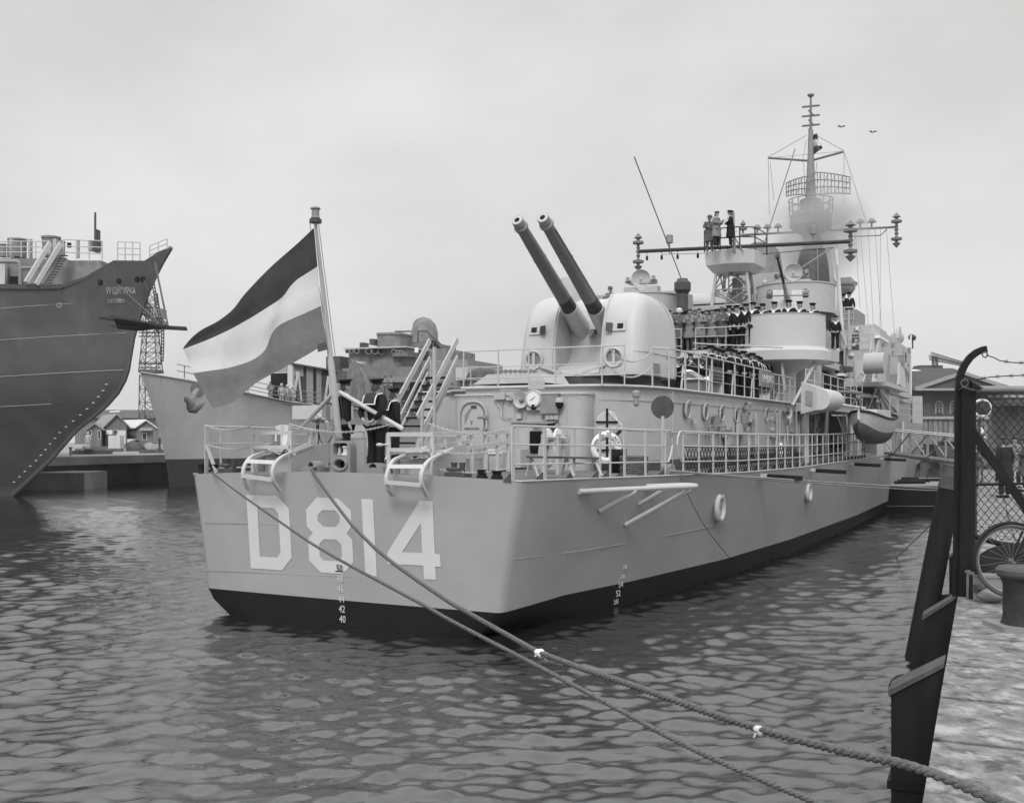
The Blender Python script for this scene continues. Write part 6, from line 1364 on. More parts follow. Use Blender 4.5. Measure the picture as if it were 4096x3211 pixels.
standing(337,365,1800,1822,84,'crate','dark_grey','low dark crate near the far quay bollard','crate'); standing(509,534,1752,1765,112,'crate','off_white','pale box resting behind the tarpaulin heap','crate',zb=2.9)
rn=random.Random(9)
for k,(x0,x1,y,lb) in enumerate(((290,420,1812,'long dark timber lying near the far quay edge'),(300,470,1803,'long timber lying in front of the huts'),(330,505,1792,'dark timber stack before the white clad man'),(560,650,1808,'timber lying right of the tarpaulin heaps'))):
    Y=F*(H-2.25)/(y-HOR); p=PW(x0,y,Y);q=PW(x1,y,Y); MB().bar((0,0,0),(q[0]-p[0],1.5,0),.5,.3).build('timber','wood',None,loc=(p[0],p[1],2.3),label=lb,category='timber')
# canvas covered ventilator on the port side of the destroyer
p=oY(1925,1535,37); g=MB(S); s_=F/37; g.lathe([(.42,0),(.4,.7),(.52,.72),(.5,.8),(.42,.95),(.3,1.05)],(p[0],p[1],4.95),(0,0,1),20); vt=g.build('ventilator','paint',ship,smooth=35)
g=MB(S); g.lathe([(.56,.68),(.54,.85),(.44,1.02),(.28,1.12),(.02,1.15)],(p[0],p[1],4.95),(0,0,1),20); g.build('canvas_cover','dark_grey',vt,smooth=60)
# ================= quay on the right
ZQ=1.95
mat('iron',.04,.8,var=.3,scale=6,bump=.4,spec=.2)
mat('quay_stone',.30,.9,var=.3,scale=2.2,bump=.6,bscale=9,stain=(.62,1.3,.5,.64)); mat('tar_wood',.016,.85,var=.5,scale=2,bump=.7,bscale=9,stretch=(1.5,1.5,.2),spec=.2); mat('pile_top',.075,.9,var=.4,scale=6,bump=.5)
mat('paving',.22,.9,var=.2,scale=.6,bump=.3,stain=(.34,.5,.45,.6))
ea=Vector(GW(3689,3211,ZQ)); eb=Vector(GW(3829,2395,ZQ)); qdir=(eb-ea).normalized(); qr=Vector((qdir.y,-qdir.x,0))
e0_=ea-qdir*7; 
def Q(t,w,z=ZQ): v=e0_+qdir*t+qr*w; return (v.x,v.y,z)
mq=bpy.data.materials.new('coping_stone'); mq.use_nodes=True; t_=mq.node_tree; n_=t_.nodes; l_=t_.links.new; b_=n_['Principled BSDF']; b_.inputs['Roughness'].default_value=.9
c_=n_.new('ShaderNodeTexCoord'); no=n_.new('ShaderNodeTexNoise'); no.inputs['Scale'].default_value=5; no.inputs['Detail'].default_value=7; no.inputs['Roughness'].default_value=.62; mp_=n_.new('ShaderNodeMapping'); mp_.inputs['Scale'].default_value=(1.3,.9,1); l_(c_.outputs['Object'],mp_.inputs[0]); l_(mp_.outputs[0],no.inputs[0])
cr=n_.new('ShaderNodeValToRGB'); l_(no.outputs[0],cr.inputs[0]); E_=cr.color_ramp.elements; E_[0].position=.36; E_[0].color=(.12,.12,.12,1); E_[1].position=.68; E_[1].color=(.36,.36,.36,1)
for p_,v_ in ((.45,.17),(.55,.22),(.6,.3)): q_=E_.new(p_); q_.color=(v_,v_,v_,1)
n2_=n_.new('ShaderNodeTexNoise'); n2_.inputs['Scale'].default_value=9; n2_.inputs['Detail'].default_value=5; l_(c_.outputs['Object'],n2_.inputs[0]); r_=n_.new('ShaderNodeMapRange'); r_.inputs[1].default_value=.36; r_.inputs[2].default_value=.46; r_.inputs[3].default_value=.5; r_.inputs[4].default_value=1; l_(n2_.outputs[0],r_.inputs[0])
mm_=n_.new('ShaderNodeMix'); mm_.data_type='RGBA'; mm_.blend_type='MULTIPLY'; mm_.inputs[0].default_value=1; l_(cr.outputs[0],mm_.inputs[6]); l_(r_.outputs[0],mm_.inputs[7]); l_(mm_.outputs[2],b_.inputs['Base Color'])
bp_=n_.new('ShaderNodeBump'); bp_.inputs['Strength'].default_value=.7; bp_.inputs['Distance'].default_value=.03; l_(n2_.outputs[0],bp_.inputs['Height']); l_(bp_.outputs[0],b_.inputs['Normal']); MATS['coping_stone']=mq
g=MB(); g.loft([[Q(-6,.9,z),Q(-6,60,z),Q(120,60,z),Q(120,.9,z)] for z in (-2,ZQ-.02)]); g.build('pavement','paving',None,kind='structure')
g=MB(); g.loft([[Q(-6,.12,z),Q(-6,.9,z),Q(120,.9,z),Q(120,.12,z)] for z in (-2,1.0)]); g.build('quay','quay_dark',None,kind='structure')
rn=random.Random(2); g=MB(); t=-6
while t<60:
    l=rn.uniform(.9,1.35); d=rn.uniform(-.006,.006); g.box(0,1,0,1,0,1) if False else None
    P=[Q(t+.022,.0),Q(t+.022,.74+rn.uniform(-.03,.03)),Q(t+l-.022,.74+rn.uniform(-.03,.03)),Q(t+l-.022,0)]
    g.loft([[(x,y,z+d) for x,y,_ in P] for z in (ZQ-.45,ZQ)]); t+=l
g.build('kerb','coping_stone',None,kind='structure')
g=MB(); t=-6
while t<40:
    l=rn.uniform(.5,.8); w=.76
    while w<5.5:
        ww=rn.uniform(.5,.75); d=rn.uniform(-.012,.004); P=[Q(t+.012,w+.01),Q(t+.012,w+ww-.012),Q(t+l-.012,w+ww-.012),Q(t+l-.012,w+.01)]
        g.loft([[(x,y,z+d) for x,y,_ in P] for z in (ZQ-.1,ZQ)]); w+=ww
    t+=l
MB().loft([[Q(-6,.7,z),Q(-6,5.6,z),Q(40,5.6,z),Q(40,.7,z)] for z in (ZQ-.3,ZQ-.014)]).build('ground','quay_dark',None,kind='structure')
MB().loft([[Q(-6,.02,z),Q(-6,.74,z),Q(60,.74,z),Q(60,.02,z)] for z in (ZQ-.4,ZQ-.03)]).build('ground','quay_dark',None,kind='structure')
g.build('paving_stones','coping_stone',None,kind='structure')
g=MB(); g.loft([[Q(-6,.06,z),Q(-6,.2,z),Q(120,.2,z),Q(120,.06,z)] for z in (-2,ZQ-.45)]); g.build('quay_wall','tar_wood',None,kind='structure')
# timber fender piles
def fender(t,w,z1,wd,lab,dep=.42):
    v=Vector(Q(t,-dep,0)); e=empty('fender_pile',lab,'fender',tuple(v),group='timber fenders along the quay wall')
    L_=lambda a,b,z:tuple(qdir*a+qr*b+Vector((0,0,z)))
    g=MB(L_); g.prism([(0,0,-2),(0,0,z1-.28),(0,dep-.01,z1),(0,dep-.01,-2)],(wd,0,0)); g.build('post','tar_wood',e)
    g=MB(L_); g.prism([(-.02,-.02,z1-.29),(-.02,dep-.015,z1-.015),(-.02,dep-.015,z1+.02),(-.02,-.02,z1-.24)],(wd+.04,0,0)); g.build('worn_top','pile_top',e)
    g=MB(L_); g.box(-.015,wd+.015,-.03,dep,z1-1.05,z1-.98); g.build('iron_strap','black',e)
def t_of(px,py): v=Vector(GW(px,py,ZQ))-e0_; return v.dot(qdir)
fender(t_of(3782,2650)-.0,0,1.93,.34,'nearest dark timber fender with a pale sloping worn top')
fender(t_of(3822,2338)-.9,0,1.93,.34,'second dark timber fender, before the leaning pile',.36)
fender(t_of(3870,2160)+.3,0,1.85,.34,'third timber fender, half hidden behind the fence post',.3)
# leaning pile standing off the quay
b0_=GW(3668,2632,0); tp_=PW(3815,1862,17.6); g=MB(); v=Vector(b0_); d_=Vector(tp_)-v
e=empty('leaning_pile','thick weathered pile leaning against the quay beside the fence post','pile',b0_)
g=MB(); g.tube([tuple(-d_*.35),tuple(d_*.5),tuple(d_*.985)],[.2,.19,.175],12); g.build('post','tar_wood',e,smooth=60); MB().tube([tuple(d_*.9),tuple(d_*1.0),tuple(d_*1.005)],[.18,.178,.13],12).build('worn_top','pile_top',e,smooth=60)
MB().tube([tuple(d_*.88),tuple(d_*.9)],[.19,.19],12).build('iron_band','dark_grey',e)
MB().bar(tuple(d_*.3+Vector((.1,0,0))),tuple(d_*.22+Vector((1.1,.1,.3))),.14,.18).build('strut','tar_wood',e)
# seaweed clump / old tyre in the water by the fender
p=GW(3615,2760,.15); g=MB(); g.torus((0,0,0),(.2,-1,.25),.15,.08,16,8); g.build('old_tyre','black',None,loc=p,label='black rope fender floating by the nearest timber fender',category='fender')
# ---- fence
YF=12.0; fb=Vector((PW(3868,0,YF)[0],YF,ZQ)); fence=empty('wire_fence','chain link fence with dark wooden post and curved barbed wire arm on the quay','fence',tuple(fb))
def f_(x,y,Y=YF): return tuple(Vector(PW(x,y,Y))-fb)
def fl(x,y): # fence line runs right and slightly towards the camera
    Yl=YF-(x-3868)*.0006; return tuple(Vector(PW(x,y,Yl))-fb)
g=MB(); g.prism([f_(3850,1545,YF-.1),f_(3880,1518,YF-.1),f_(3905,1545,YF-.1),f_(3900,2410,YF-.1),f_(3838,2410,YF-.1)],(0,.2,0)); g.build('wooden_post','tar_wood',fence)
g=MB(); g.prism([f_(3888,1527,YF-.14),f_(3935,1553,YF-.14),f_(3905,1560,YF-.14),f_(3890,1560,YF-.14)],(0,.1,0)); g.build('post_cap','black',fence)
A_=[(3832,2380),(3834,1900),(3832,1640),(3835,1560),(3840,1500),(3858,1460),(3880,1430),(3905,1410),(3930,1399),(3946,1396)]
g=MB(); 
for a_,b2_ in zip(A_,A_[1:]): g.bar(f_(*a_,YF-.02),f_(*b2_,YF-.02),.045,.075,up=(0,1,0) if False else (1,0,0))
g.build('curved_arm','black',fence)
g=MB(); g.tube([fl(3895,1556),fl(4130,1556)],.038,10); g.build('top_rail','mid_grey',fence,smooth=True)
g=MB(); g.bar(fl(3886,1722),fl(4125,2062),.06,.09); g.build('brace','black',fence)
g=MB(); g.tube([fl(3895,1938),fl(4130,1932)],.018,6); g.build('middle_rail','black',fence); g=MB(); g.tube([fl(3895,2143),fl(4000,2175),fl(4130,2190)],.035,6); g.build('lower_rail','black',fence)
g=MB(); s0=F/YF; dx=31; dy=37
nx=int((4130-3898)/dx)+1; ny=int((2190-1568)/dy)+1
w5=15.5; ns=int((2175-1566)/18)+1
for k in range(int((4125-3897)/w5)+1):
    pts=[]
    for j in range(ns):
        x=3897+(k+((j%2)^(k%2)))*w5+5*math.sin(j*.2)+rn.uniform(-.7,.7); pts.append(fl(max(x,3893),1566+j*18.))
    g.tube(pts,.0055,3,cap=False)
g.build('chain_link_mesh','black',fence)
def barbed(pts,Y,nm='barbed_wire'):
    g=MB(); P=[Vector(f_(x,y,Y)) for x,y in pts]; g.tube([tuple(p) for p in P],.006,4)
    for a_,b2_ in zip(P,P[1:]):
        L_=(b2_-a_).length; k=int(L_/.1)
        for i in range(k): c=a_.lerp(b2_,(i+.5)/k); g.tube([(c.x-.02,c.y,c.z-.022),(c.x+.02,c.y,c.z+.022)],.004,3); g.tube([(c.x+.02,c.y,c.z-.02),(c.x-.02,c.y,c.z+.02)],.004,3)
    g.build(nm,'black',fence)
barbed([(3945,1420),(3975,1430),(4000,1443),(4050,1450),(4120,1452)],YF-.1); barbed([(3908,1518),(3960,1508),(4020,1504),(4120,1500)],YF-.1)
g=MB(); g.tube([f_(3835,1560,YF-.05),f_(3850,1548,YF-.15),f_(3900,1562,YF-.15)],.01,4); g.torus(f_(3858,1532,YF-.12),(0,1,.2),.04,.01,12,4); g.torus(f_(3940,1419,YF-.06),(0,1,0),.03,.008,10,4); g.build('tie_wire','wire',fence)
# ---- bicycle leaning on the fence: front wheel, fork, frame, handlebar
YB=11.3; wb=Vector(PW(4048,2243,YB)); bike=empty('bicycle','dark bicycle leaning against the fence, its front wheel in view','bicycle',(wb.x,wb.y,ZQ)); z0=wb.z-ZQ
def wheel(cx,cy,cz,nm='wheel'):
    r_=.375; g=MB(); g.torus((cx,cy,cz),(-.12,-1,.1),r_,.021,40,8); w_=g.build(nm,'dark_grey',bike,smooth=True); MB().torus((cx,cy,cz),(-.12,-1,.1),r_-.028,.009,40,5).build('rim','mid_grey',w_,smooth=True)
    ax=Vector((-.12,-1,.1)).normalized(); u=ax.orthogonal().normalized(); v=ax.cross(u); g=MB()
    for k in range(20): t=2*PI*k/20; g.tube([(cx,cy,cz),tuple(Vector((cx,cy,cz))+(u*math.cos(t)+v*math.sin(t))*(r_-.03))],.0015,3)
    g.build('spokes','mid_grey',w_); g=MB(); g.tube([(cx,cy-.05,cz),(cx,cy+.05,cz)],.02,8); g.build('hub','brass',w_); return w_
wheel(0,0,z0); wheel(1.05,.1,z0+.02)
g=MB(); g.tube([(0,-.05,z0),(.14,-.05,z0+.32),(.2,-.02,z0+.42)],.011,6); g.tube([(0,.05,z0),(.14,.05,z0+.32),(.2,.02,z0+.42)],.011,6); g.build('fork','black',bike)
g=MB(); g.tube([(.2,0,z0+.42),(.26,0,z0+.58),(.62,.02,z0+.1),(.82,.03,z0+.6)],.015,6); g.tube([(.24,0,z0+.55),(.8,.03,z0+.55)],.014,6); g.tube([(.62,.02,z0+.1),(1.05,.1,z0+.02),(.8,.04,z0+.5)],.01,6); g.build('frame','black',bike)
g=MB(); g.tube([(.26,0,z0+.58),(.29,0,z0+.72),(.3,-.28,z0+.74),(.42,-.32,z0+.7)],.012,6); g.tube([(.29,0,z0+.72),(.3,.28,z0+.74)],.012,6); g.build('handlebar','brass',bike)
g=MB(); g.ball((.86,.03,z0+.68),.09,10,(1.5,.9,.4)); g.build('saddle','black',bike,smooth=True)
g=MB(); g.torus((0,0,z0),(-.12,-1,.1),.41,.02,20,6,R(60),R(200),u=(1,0,0)); g.build('mudguard','black',bike)
# dark tarpaulin behind the bicycle, crate, sack, bollard
g=MB(); g.grid(lambda u,v:(.15+.72*math.cos(v*2*PI)*math.sin(u*PI/2+.02)*(1+.08*math.sin(v*17)),.2*math.sin(v*2*PI)*math.sin(u*PI/2+.02),.62*math.cos(u*PI/2)**.5*(1+.06*math.sin(v*11+u*5))),10,36); p=PW(4090,0,11.8); g.build('dark_tarpaulin','black',None,loc=(p[0],11.75,ZQ),smooth=60,label='black tarpaulin heap lying under the fence behind the bicycle',category='tarpaulin')
p=(PW(3928,0,11.5)[0],11.48,ZQ); e=empty('wooden_crate','pale grey wooden crate with flat lid beside the iron bollard','crate',p); g=MB(); g.box(0,.42,0,.42,0,.27); g.build('box','paving',e); g=MB(); g.box(-.015,.435,-.015,.44,.27,.3); g.build('lid','concrete',e)
p=GW(3962,2408,ZQ); g=MB(); g.ball((0,0,.085),.11,14,(1.5,1,.75)); g.build('sack','paving',None,loc=p,smooth=True,label='small round sack lying between the crate and bollard',category='sack')
p=GW(4103,2515,ZQ); e=empty('quay_bollard','heavy iron bollard with flared cap at the right edge','bollard',p); g=MB(); g.lathe([(.24,.03),(.215,.06),(.2,.12),(.2,.42),(.23,.5),(.245,.53)],(0,0,0),(0,0,1),28); g.build('post','iron',e,smooth=35); g=MB(); g.lathe([(.24,.49),(.265,.52),(.265,.56),(.24,.585),(.0,.6)],(0,0,0),(0,0,1),28); g.build('cap','dark_grey',e,smooth=35); g=MB(); g.loft([[(a,b,z) for a,b in rrect(-.3,.34,-.22,.3,.05,2)] for z in (0,.05)]); g.build('base_plate','mid_grey',e)
g=MB(); g.tube([(0,0,.05),(.45,.05,.05),(.9,0,.06)],.05,8); p=PW(3898,2318,11.5); g.build('iron_pipe','dark_grey',None,loc=(p[0],11.5,ZQ+.1),label='short iron pipe between the fence post and the crate',category='pipe')
# round mirror and stand behind the fence
p=PW(3928,1632,16); e=empty('round_mirror','round mirror on a bracket hanging behind the fence','mirror',(p[0],16,p[2])); g=MB(); g.torus((0,0,0),(-.3,-1,0),.13,.02,22,6,u=(1,0,0)); g.build('rim','off_white',e,smooth=True); MB().lathe([(.12,0),(.0,.01)],(0,0,0),(-.3,-1,0),20,caps=False).build('glass','glass',e); MB().tube([(0,.05,0),(-.05,.1,-1.4+.0),(-.05,.1,ZQ-p[2])],.02,6).build('pole','dark_grey',e)
p=GW(3928,1932,ZQ); e=empty('lamp_stand','thin iron stand with a small white lamp, behind the fence','stand',p); h=(1932-1735)*p[1]/F; MB().tube([(0,0,0),(0,0,h)],.03,6).build('pole','dark_grey',e); MB().lathe([(.2,0),(.05,.1),(.03,.12)],(0,0,0),(0,0,1),12).build('base','dark_grey',e); MB().ball((-.05,0,h+.1),.11,10,(1,1,1.2)).build('lamp','white',e,smooth=True)
# ---- gangway from the ship to the quay, pontoon under it
ga=Vector(SW(36.0,5.8,2.95)); gb=Vector(Q(t_of(3935,1880)+0,1.5,ZQ+.35)) 
gb=Vector(PW(3900,1852,43)); gw=empty('gangway','timber gangway with pale handrail from the destroyer to the quay','gangway',tuple(ga)); dG=gb-ga; hz=Vector((dG.x,dG.y,0)).normalized(); sd=Vector((hz.y,-hz.x,0))
def G_(t,w,h): return tuple(dG*t+sd*w+Vector((0,0,h)))
g=MB(); g.prism([G_(0,-.45,0),G_(0,.45,0),G_(1,.45,0),G_(1,-.45,0)],(0,0,-.12)); g.build('walkway','wood',gw)
for w in (-.45,.45):
    g=MB(); g.tube([G_(0,w,1.05),G_(1,w,1.05)],.04,6); g.build('handrail','off_white',gw)
    n=5; g=MB()
    for k in range(n+1): g.bar(G_(k/n,w,-.05),G_(k/n,w,1.03),.05,.05)
    for k in range(n): 
        if k%2==0: g.bar(G_(k/n,w,1),G_((k+1)/n,w,0),.06,.04)
        else: g.bar(G_(k/n,w,0),G_((k+1)/n,w,1),.06,.04)
    g.build('truss','mid_grey',gw)
e_=SW(33,5.75,2.82); gg=MB(lambda a,b,c:(a-e_[0],b-e_[1],c-e_[2])); 
for k in range(13): gg.tube([SW(33+k*.42,5.75,2.82),SW(33+k*.42,5.75,3.85)],.025,4)
gg.tube([SW(33,5.75,3.85),SW(38,5.75,3.85)],.03,5); gg.build('gangway_gate','trim_paint',None,loc=e_,label='pale barred gate rails at the foot of the gangway',category='gate')
pa=Vector(GW(3528,2045,0)); g=MB()
pon=empty('pontoon','long low black pontoon moored between destroyer and quay','pontoon',tuple(pa)); zt=1.22
L_=lambda a,b,z:(a*math.cos(-.03)-b*math.sin(-.03)*1,a*math.sin(-.03)+b*math.cos(-.03),z)
g=MB(L_); g.box(0,7,0,9,-.6,zt); g.build('hull','black',pon); g=MB(L_); g.box(-.05,7.05,-.05,9.05,zt,zt+.05); g.build('deck','mid_grey',pon)
g=MB(L_); g.tube([(-.02,-.03,.25),(7,-.03,.25)],.04,5); g.build('rubbing_strake','dark_grey',pon)
for k,(x,y,l_) in enumerate(((.4,1.5,2.4),(1.5,3.2,2.2),(3,4.5,3),(2.2,6,2.0))): MB().bar((0,0,0),(l_,.4,0),.3,.14).build('plank','black',None,loc=(pa.x+x,pa.y+y,zt+.12),label=('dark plank lying at the near left end of the pontoon','second dark plank on the pontoon deck','longest dark plank on the pontoon deck','dark plank at the far side of the pontoon')[k],category='plank')
g=MB(L_); g.torus((4.2,5,zt+.45),(.3,-1,0),.35,.02,18,4); g.build('bent_pipe','dark_grey',pon)
# ---- far shore: brick hall, low houses, timber wharf, boats
mat('brick',.085,.85,var=.2,scale=4,bump=.2); mat('slate',.06,.8,var=.2,scale=.8,stretch=(1,1,3)); mat('stone_trim',.3,.8,var=.1)
YR=165.; rb=PW(3600,0,YR); hall=empty('brick_hall','large brick hall with hipped slate roof, pediment and arched windows','building',(rb[0],YR,1.9))
def r_(x,y,d=0.): return (PW(x,0,YR)[0]-rb[0],d,H+(HOR-y)*YR/F-1.9)
def RB(x0,x1,y0,y1,d0,d1,nm,m,par=hall): p=r_(x0,y1);q=r_(x1,y0); return MB().box(p[0],q[0],d0,d1,p[2],q[2]).build(nm,m,par)
RB(3560,4150,1560,1790,0,18,'wall','brick'); RB(3555,4150,1548,1562,-.5,18.2,'cornice','stone_trim')
g=MB(); zr=r_(0,1458)[2]; ze=r_(0,1550)[2]; x0=r_(3550,0)[0];x1=r_(4048,0)[0]; xr=r_(3905,0)[0]
g.add([(x0,-.7,ze),(x1,-.7,ze),(x1,19,ze),(x0,19,ze),(x0+2,9,zr),(xr,9,zr)],[(0,1,5,4),(1,2,5),(2,3,4,5),(0,4,3)]); g.build('roof','slate',hall)
g=MB(); g.add([r_(3665,1479,2.0),r_(3705,1479,2.0),r_(3690,1473,3),r_(3655,1473,3)],[(0,1,2,3)]); g.build('skylight','white',hall,thick=.05)
g=MB(); g.prism([r_(3640,1560,-2),r_(4010,1560,-2),r_(3828,1497,-2)],(0,6,0)); g.build('pediment','brick',hall)
g=MB(); g.bar(r_(3638,1558,-2.3),r_(3828,1494,-2.3),.5,.45,up=(0,1,0)); g.bar(r_(3828,1494,-2.3),r_(4012,1558,-2.3),.5,.45,up=(0,1,0)); g.bar(r_(3638,1560,-2.3),r_(4012,1560,-2.3),.5,.35); g.build('pediment_moulding','stone_trim',hall)
g=MB(); c=r_(3828,1548,-2.1); g.prism([(c[0]+1.5*math.cos(t),-2.1,c[2]+1.4*math.sin(t)) for t in [PI*k/12 for k in range(13)]],(0,.2,0)); g.build('lunette','dark_grey',hall)
RB(3690,3720,1570,1720,-.4,.1,'pilaster','brick')
def arched(x,y0,y1,wd,par=hall):
    c=r_(x,0)[0]; zb=r_(0,y1)[2]; zt=r_(0,y0)[2]; w_=wd/2*YR/F; o=lambda k:[(c-w_*k,-.06*k,zb),(c+w_*k,-.06*k,zb)]+[(c+w_*k*math.cos(t),-.06*k,zt-w_+w_*k*math.sin(t)) for t in [PI*j/8 for j in range(9)]]
    MB().prism(o(1.5),(0,.1,0)).build('window_frame','stone_trim',par); p_=MB().prism([(a,b-.08,z) for a,b,z in o(1)],(0,.1,0)).build('pane','dark_grey',par)
    g=MB(); g.box(c-.04,c+.04,-.2,-.14,zb,zt); 
    for k in range(1,4): z=zb+(zt-zb)*k/4; g.box(c-w_,c+w_,-.2,-.14,z-.03,z+.03)
    g.build('glazing_bar','stone_trim',p_)
for x in (3756,3815,3872,3990): arched(x,1607,1655,22)
RB(3950,4150,1580,1590,-.3,0,'string_course','stone_trim'); RB(4000,4200,1640,1790,-4,-.5,'lean_to','mid_grey')
wf=PW(3600,0,158); wh=empty('timber_wharf','pale timber sheet pile wharf wall below the brick hall','wharf',(wf[0],158,0))
def w_(x,y,d=0.): return (PW(x,0,158)[0]-wf[0],d,H+(HOR-y)*158/F)
for k in range(26):
    x=3655+k*20; p=w_(x,1780);q=w_(x+17,1672+rn.uniform(-2,3)); MB().box(p[0],q[0],rn.uniform(0,.15),.6,-.5,q[2]).build('pile','wood_mid' if k%3 else 'shed_wood',wh)
p=w_(3640,1668);q=w_(4200,1662); MB().box(p[0],q[0],-.3,.9,p[2]-.3,p[2]+.1).build('capping','stone_trim',wh)
for y0,y1,m in ((1781,1787,'stone_trim'),(1787,1799,'dark_grey'),(1799,1804,'stone_trim')): p=w_(3640,y1);q=w_(4200,y0); MB().box(p[0],q[0],-3,-.4,max(p[2],-.5),q[2]).build('step','concrete' if m=='stone_trim' else m,wh)
MB().box(-40,600,0,120,-2,1.9).build('far_shore','paving',None,loc=(wf[0],159,0),kind='structure')
p=GW(3765,1868,0); e=empty('moored_barge','dark barge with high bow moored far beyond the gangway','barge',p); g=MB(); g.loft([[(0,0,-.3),(3.5,0,-.3),(3.5,3,-.3),(0,3,-.3)],[(-.9,0,2.6),(3.8,0,2.2),(3.8,3.2,2.2),(-.9,3.2,2.6)]]); g.build('hull','dark_grey',e); MB().box(.6,3,.8,2.4,2.3,2.9).build('wheelhouse','black',e)
# far crane jib above the roof and a kiosk on the quay
p=PW(3735,1455,230); e=empty('dock_crane','distant lattice crane jib above the brick hall roof','crane',p); g=MB(); k2=lambda x,y:tuple(Vector(PW(x,y,230))-Vector(p)); lattice(g,k2(3740,1462),k2(3740,1424),.9,.9,3,.09); lattice(g,k2(3722,1424),k2(3860,1458),1.2,.6,12,.08); g.build('jib','wire',e); MB().box(-3,2,0,4,-3,-.3).build('crane_house','dark_grey',e)
p=GW(4060,1842,ZQ); e=empty('kiosk','dark open shelter with a flat roof far along the quay','shelter',p); MB().box(-.9,5,-1,3,1.75+2.0,2.0+2.0).build('roof','dark_grey',e); MB().box(-.6,.2,0,.3,0,3.8).build('post','dark_grey',e); MB().box(1.3,1.6,0,.3,0,3.8).build('post','dark_grey',e); MB().box(-.5,4.5,2.5,2.8,0,3.8).build('back_wall','mid_grey',e)
g=MB(); g.box(0,.6,0,1,0,.9); 
# low rails on the far quay
p=GW(3930,1860,ZQ); e=empty('quay_railing','low iron railing far along the quay behind the man','railing',p); g=MB(); g.tube([(-2,0,.9),(6,0,.9)],.04,5); g.tube([(-2,0,.5),(6,0,.5)],.03,5); g.build('rail','dark_grey',e)
for k in range(9): MB().tube([(-2+k,0,0),(-2+k,0,.9)],.04,5).build('post','dark_grey',e)
# boat at the destroyer's side (motor launch under davits)
lc=oB(3500,1712,6.55); W0=SW(*lc); LB=empty('ship_launch','grey ship boat with dark bottom hanging from davits amidships','boat',W0)
Lx=lambda a,b,z:tuple(Vector(SW(lc[0]+a,lc[1]+b,lc[2]+z))-Vector(W0))
Yl=YC+lc[0]*cp-lc[1]*sp; sL=F/Yl
def bsec(t,zf):  # t -1 stern .. 1 bow
    w=.6*(1-abs(t)**3.2)**.55 if abs(t)<1 else 0; w=max(w,.04); w*= (.18+.82*min(1,zf*1.15)**.45); return w
g=MB(Lx); Lh=4.2
zt_=lambda t:.35+.25*t*t; zb_=lambda t:-.62+.5*abs(t)**4
for sgn in (1,-1):
    g.loft([[(t*Lh,sgn*bsec(t,zf),zb_(t)+(zt_(t)-zb_(t))*zf) for t in [k/10 for k in range(-10,11)]] for zf in (.45,.6,.8,1)],closed=False)
g.build('hull','paint',LB,smooth=60)
g=MB(Lx)
for sgn in (1,-1): g.loft([[(t*Lh,sgn*bsec(t,zf),zb_(t)+(zt_(t)-zb_(t))*zf) for t in [k/10 for k in range(-10,11)]] for zf in (0,.15,.3,.45)],closed=False)
g.build('bottom','dark_grey',LB,smooth=60)
g=MB(Lx)
for sgn in (1,-1): g.tube([(t*Lh,sgn*(bsec(t,1)+.02),zt_(t)) for t in [k/10 for k in range(-10,11)]],.05,5)
g.build('gunwale','black',LB)
g=MB(Lx); g.loft([[(a,-.42,z) for a,z in ((-2.6,.3),(-2.5,.7),(1.2,.75),(2,.4))],[(a,.4,z) for a,z in ((-2.6,.3),(-2.5,.68),(1.2,.72),(2,.4))]]); g.build('cabin','turret_paint',LB)
for a in (-2.6,2.6):
    g=MB(S); g.tube([(lc[0]+a,5.1,lc[2]-1.6),(lc[0]+a,5.2,lc[2]+.9),(lc[0]+a,5.6,lc[2]+1.35),(lc[0]+a,6.3,lc[2]+1.3)],.06,6); g.tube([(lc[0]+a,6.3,lc[2]+1.3),(lc[0]+a,6.45,lc[2]+.3)],.03,4); g.ball((lc[0]+a,6.3,lc[2]+1.1),.1); g.build('davit','gun_metal',ship)
g=MB(S); g.tube([(lc[0]-2.6,6.3,lc[2]+1.3),(lc[0]+2.6,6.3,lc[2]+1.3)],.025,4); g.tube([(lc[0]+2.6,6.3,lc[2]+1.3),(lc[0]+6,6,4.6)],.04,4); g.build('davit_span','dark_grey',ship); g=MB(S)
g=MB(S); 
for k in range(7): x=3440+k*18; g.tube([oB(x,1575,5),oB(x+rn.uniform(-8,8),1640,4.8)],.05,5)
for k in range(5): g.tube([oB(3505,1555,5.5),oB(3470+k*30,1650,5.2)],.035,4)
g.build('rigging','dark_grey',ship)
# two gulls
for x,y in ((3366,509),(3492,530)):
    p=PW(x,y,120); g=MB(); g.add([(-.5,0,.12),(-.22,-.05,.2),(0,0,.05),(.22,-.05,.2),(.5,0,.12),(0,.2,.02)],[(0,1,5),(1,2,5),(2,3,5),(3,4,5)]); g.build('gull','dark_grey',None,loc=p,thick=.03,label='small gull flying right of the mast, '+('nearer the mast' if x<3400 else 'farther right'),category='gull')
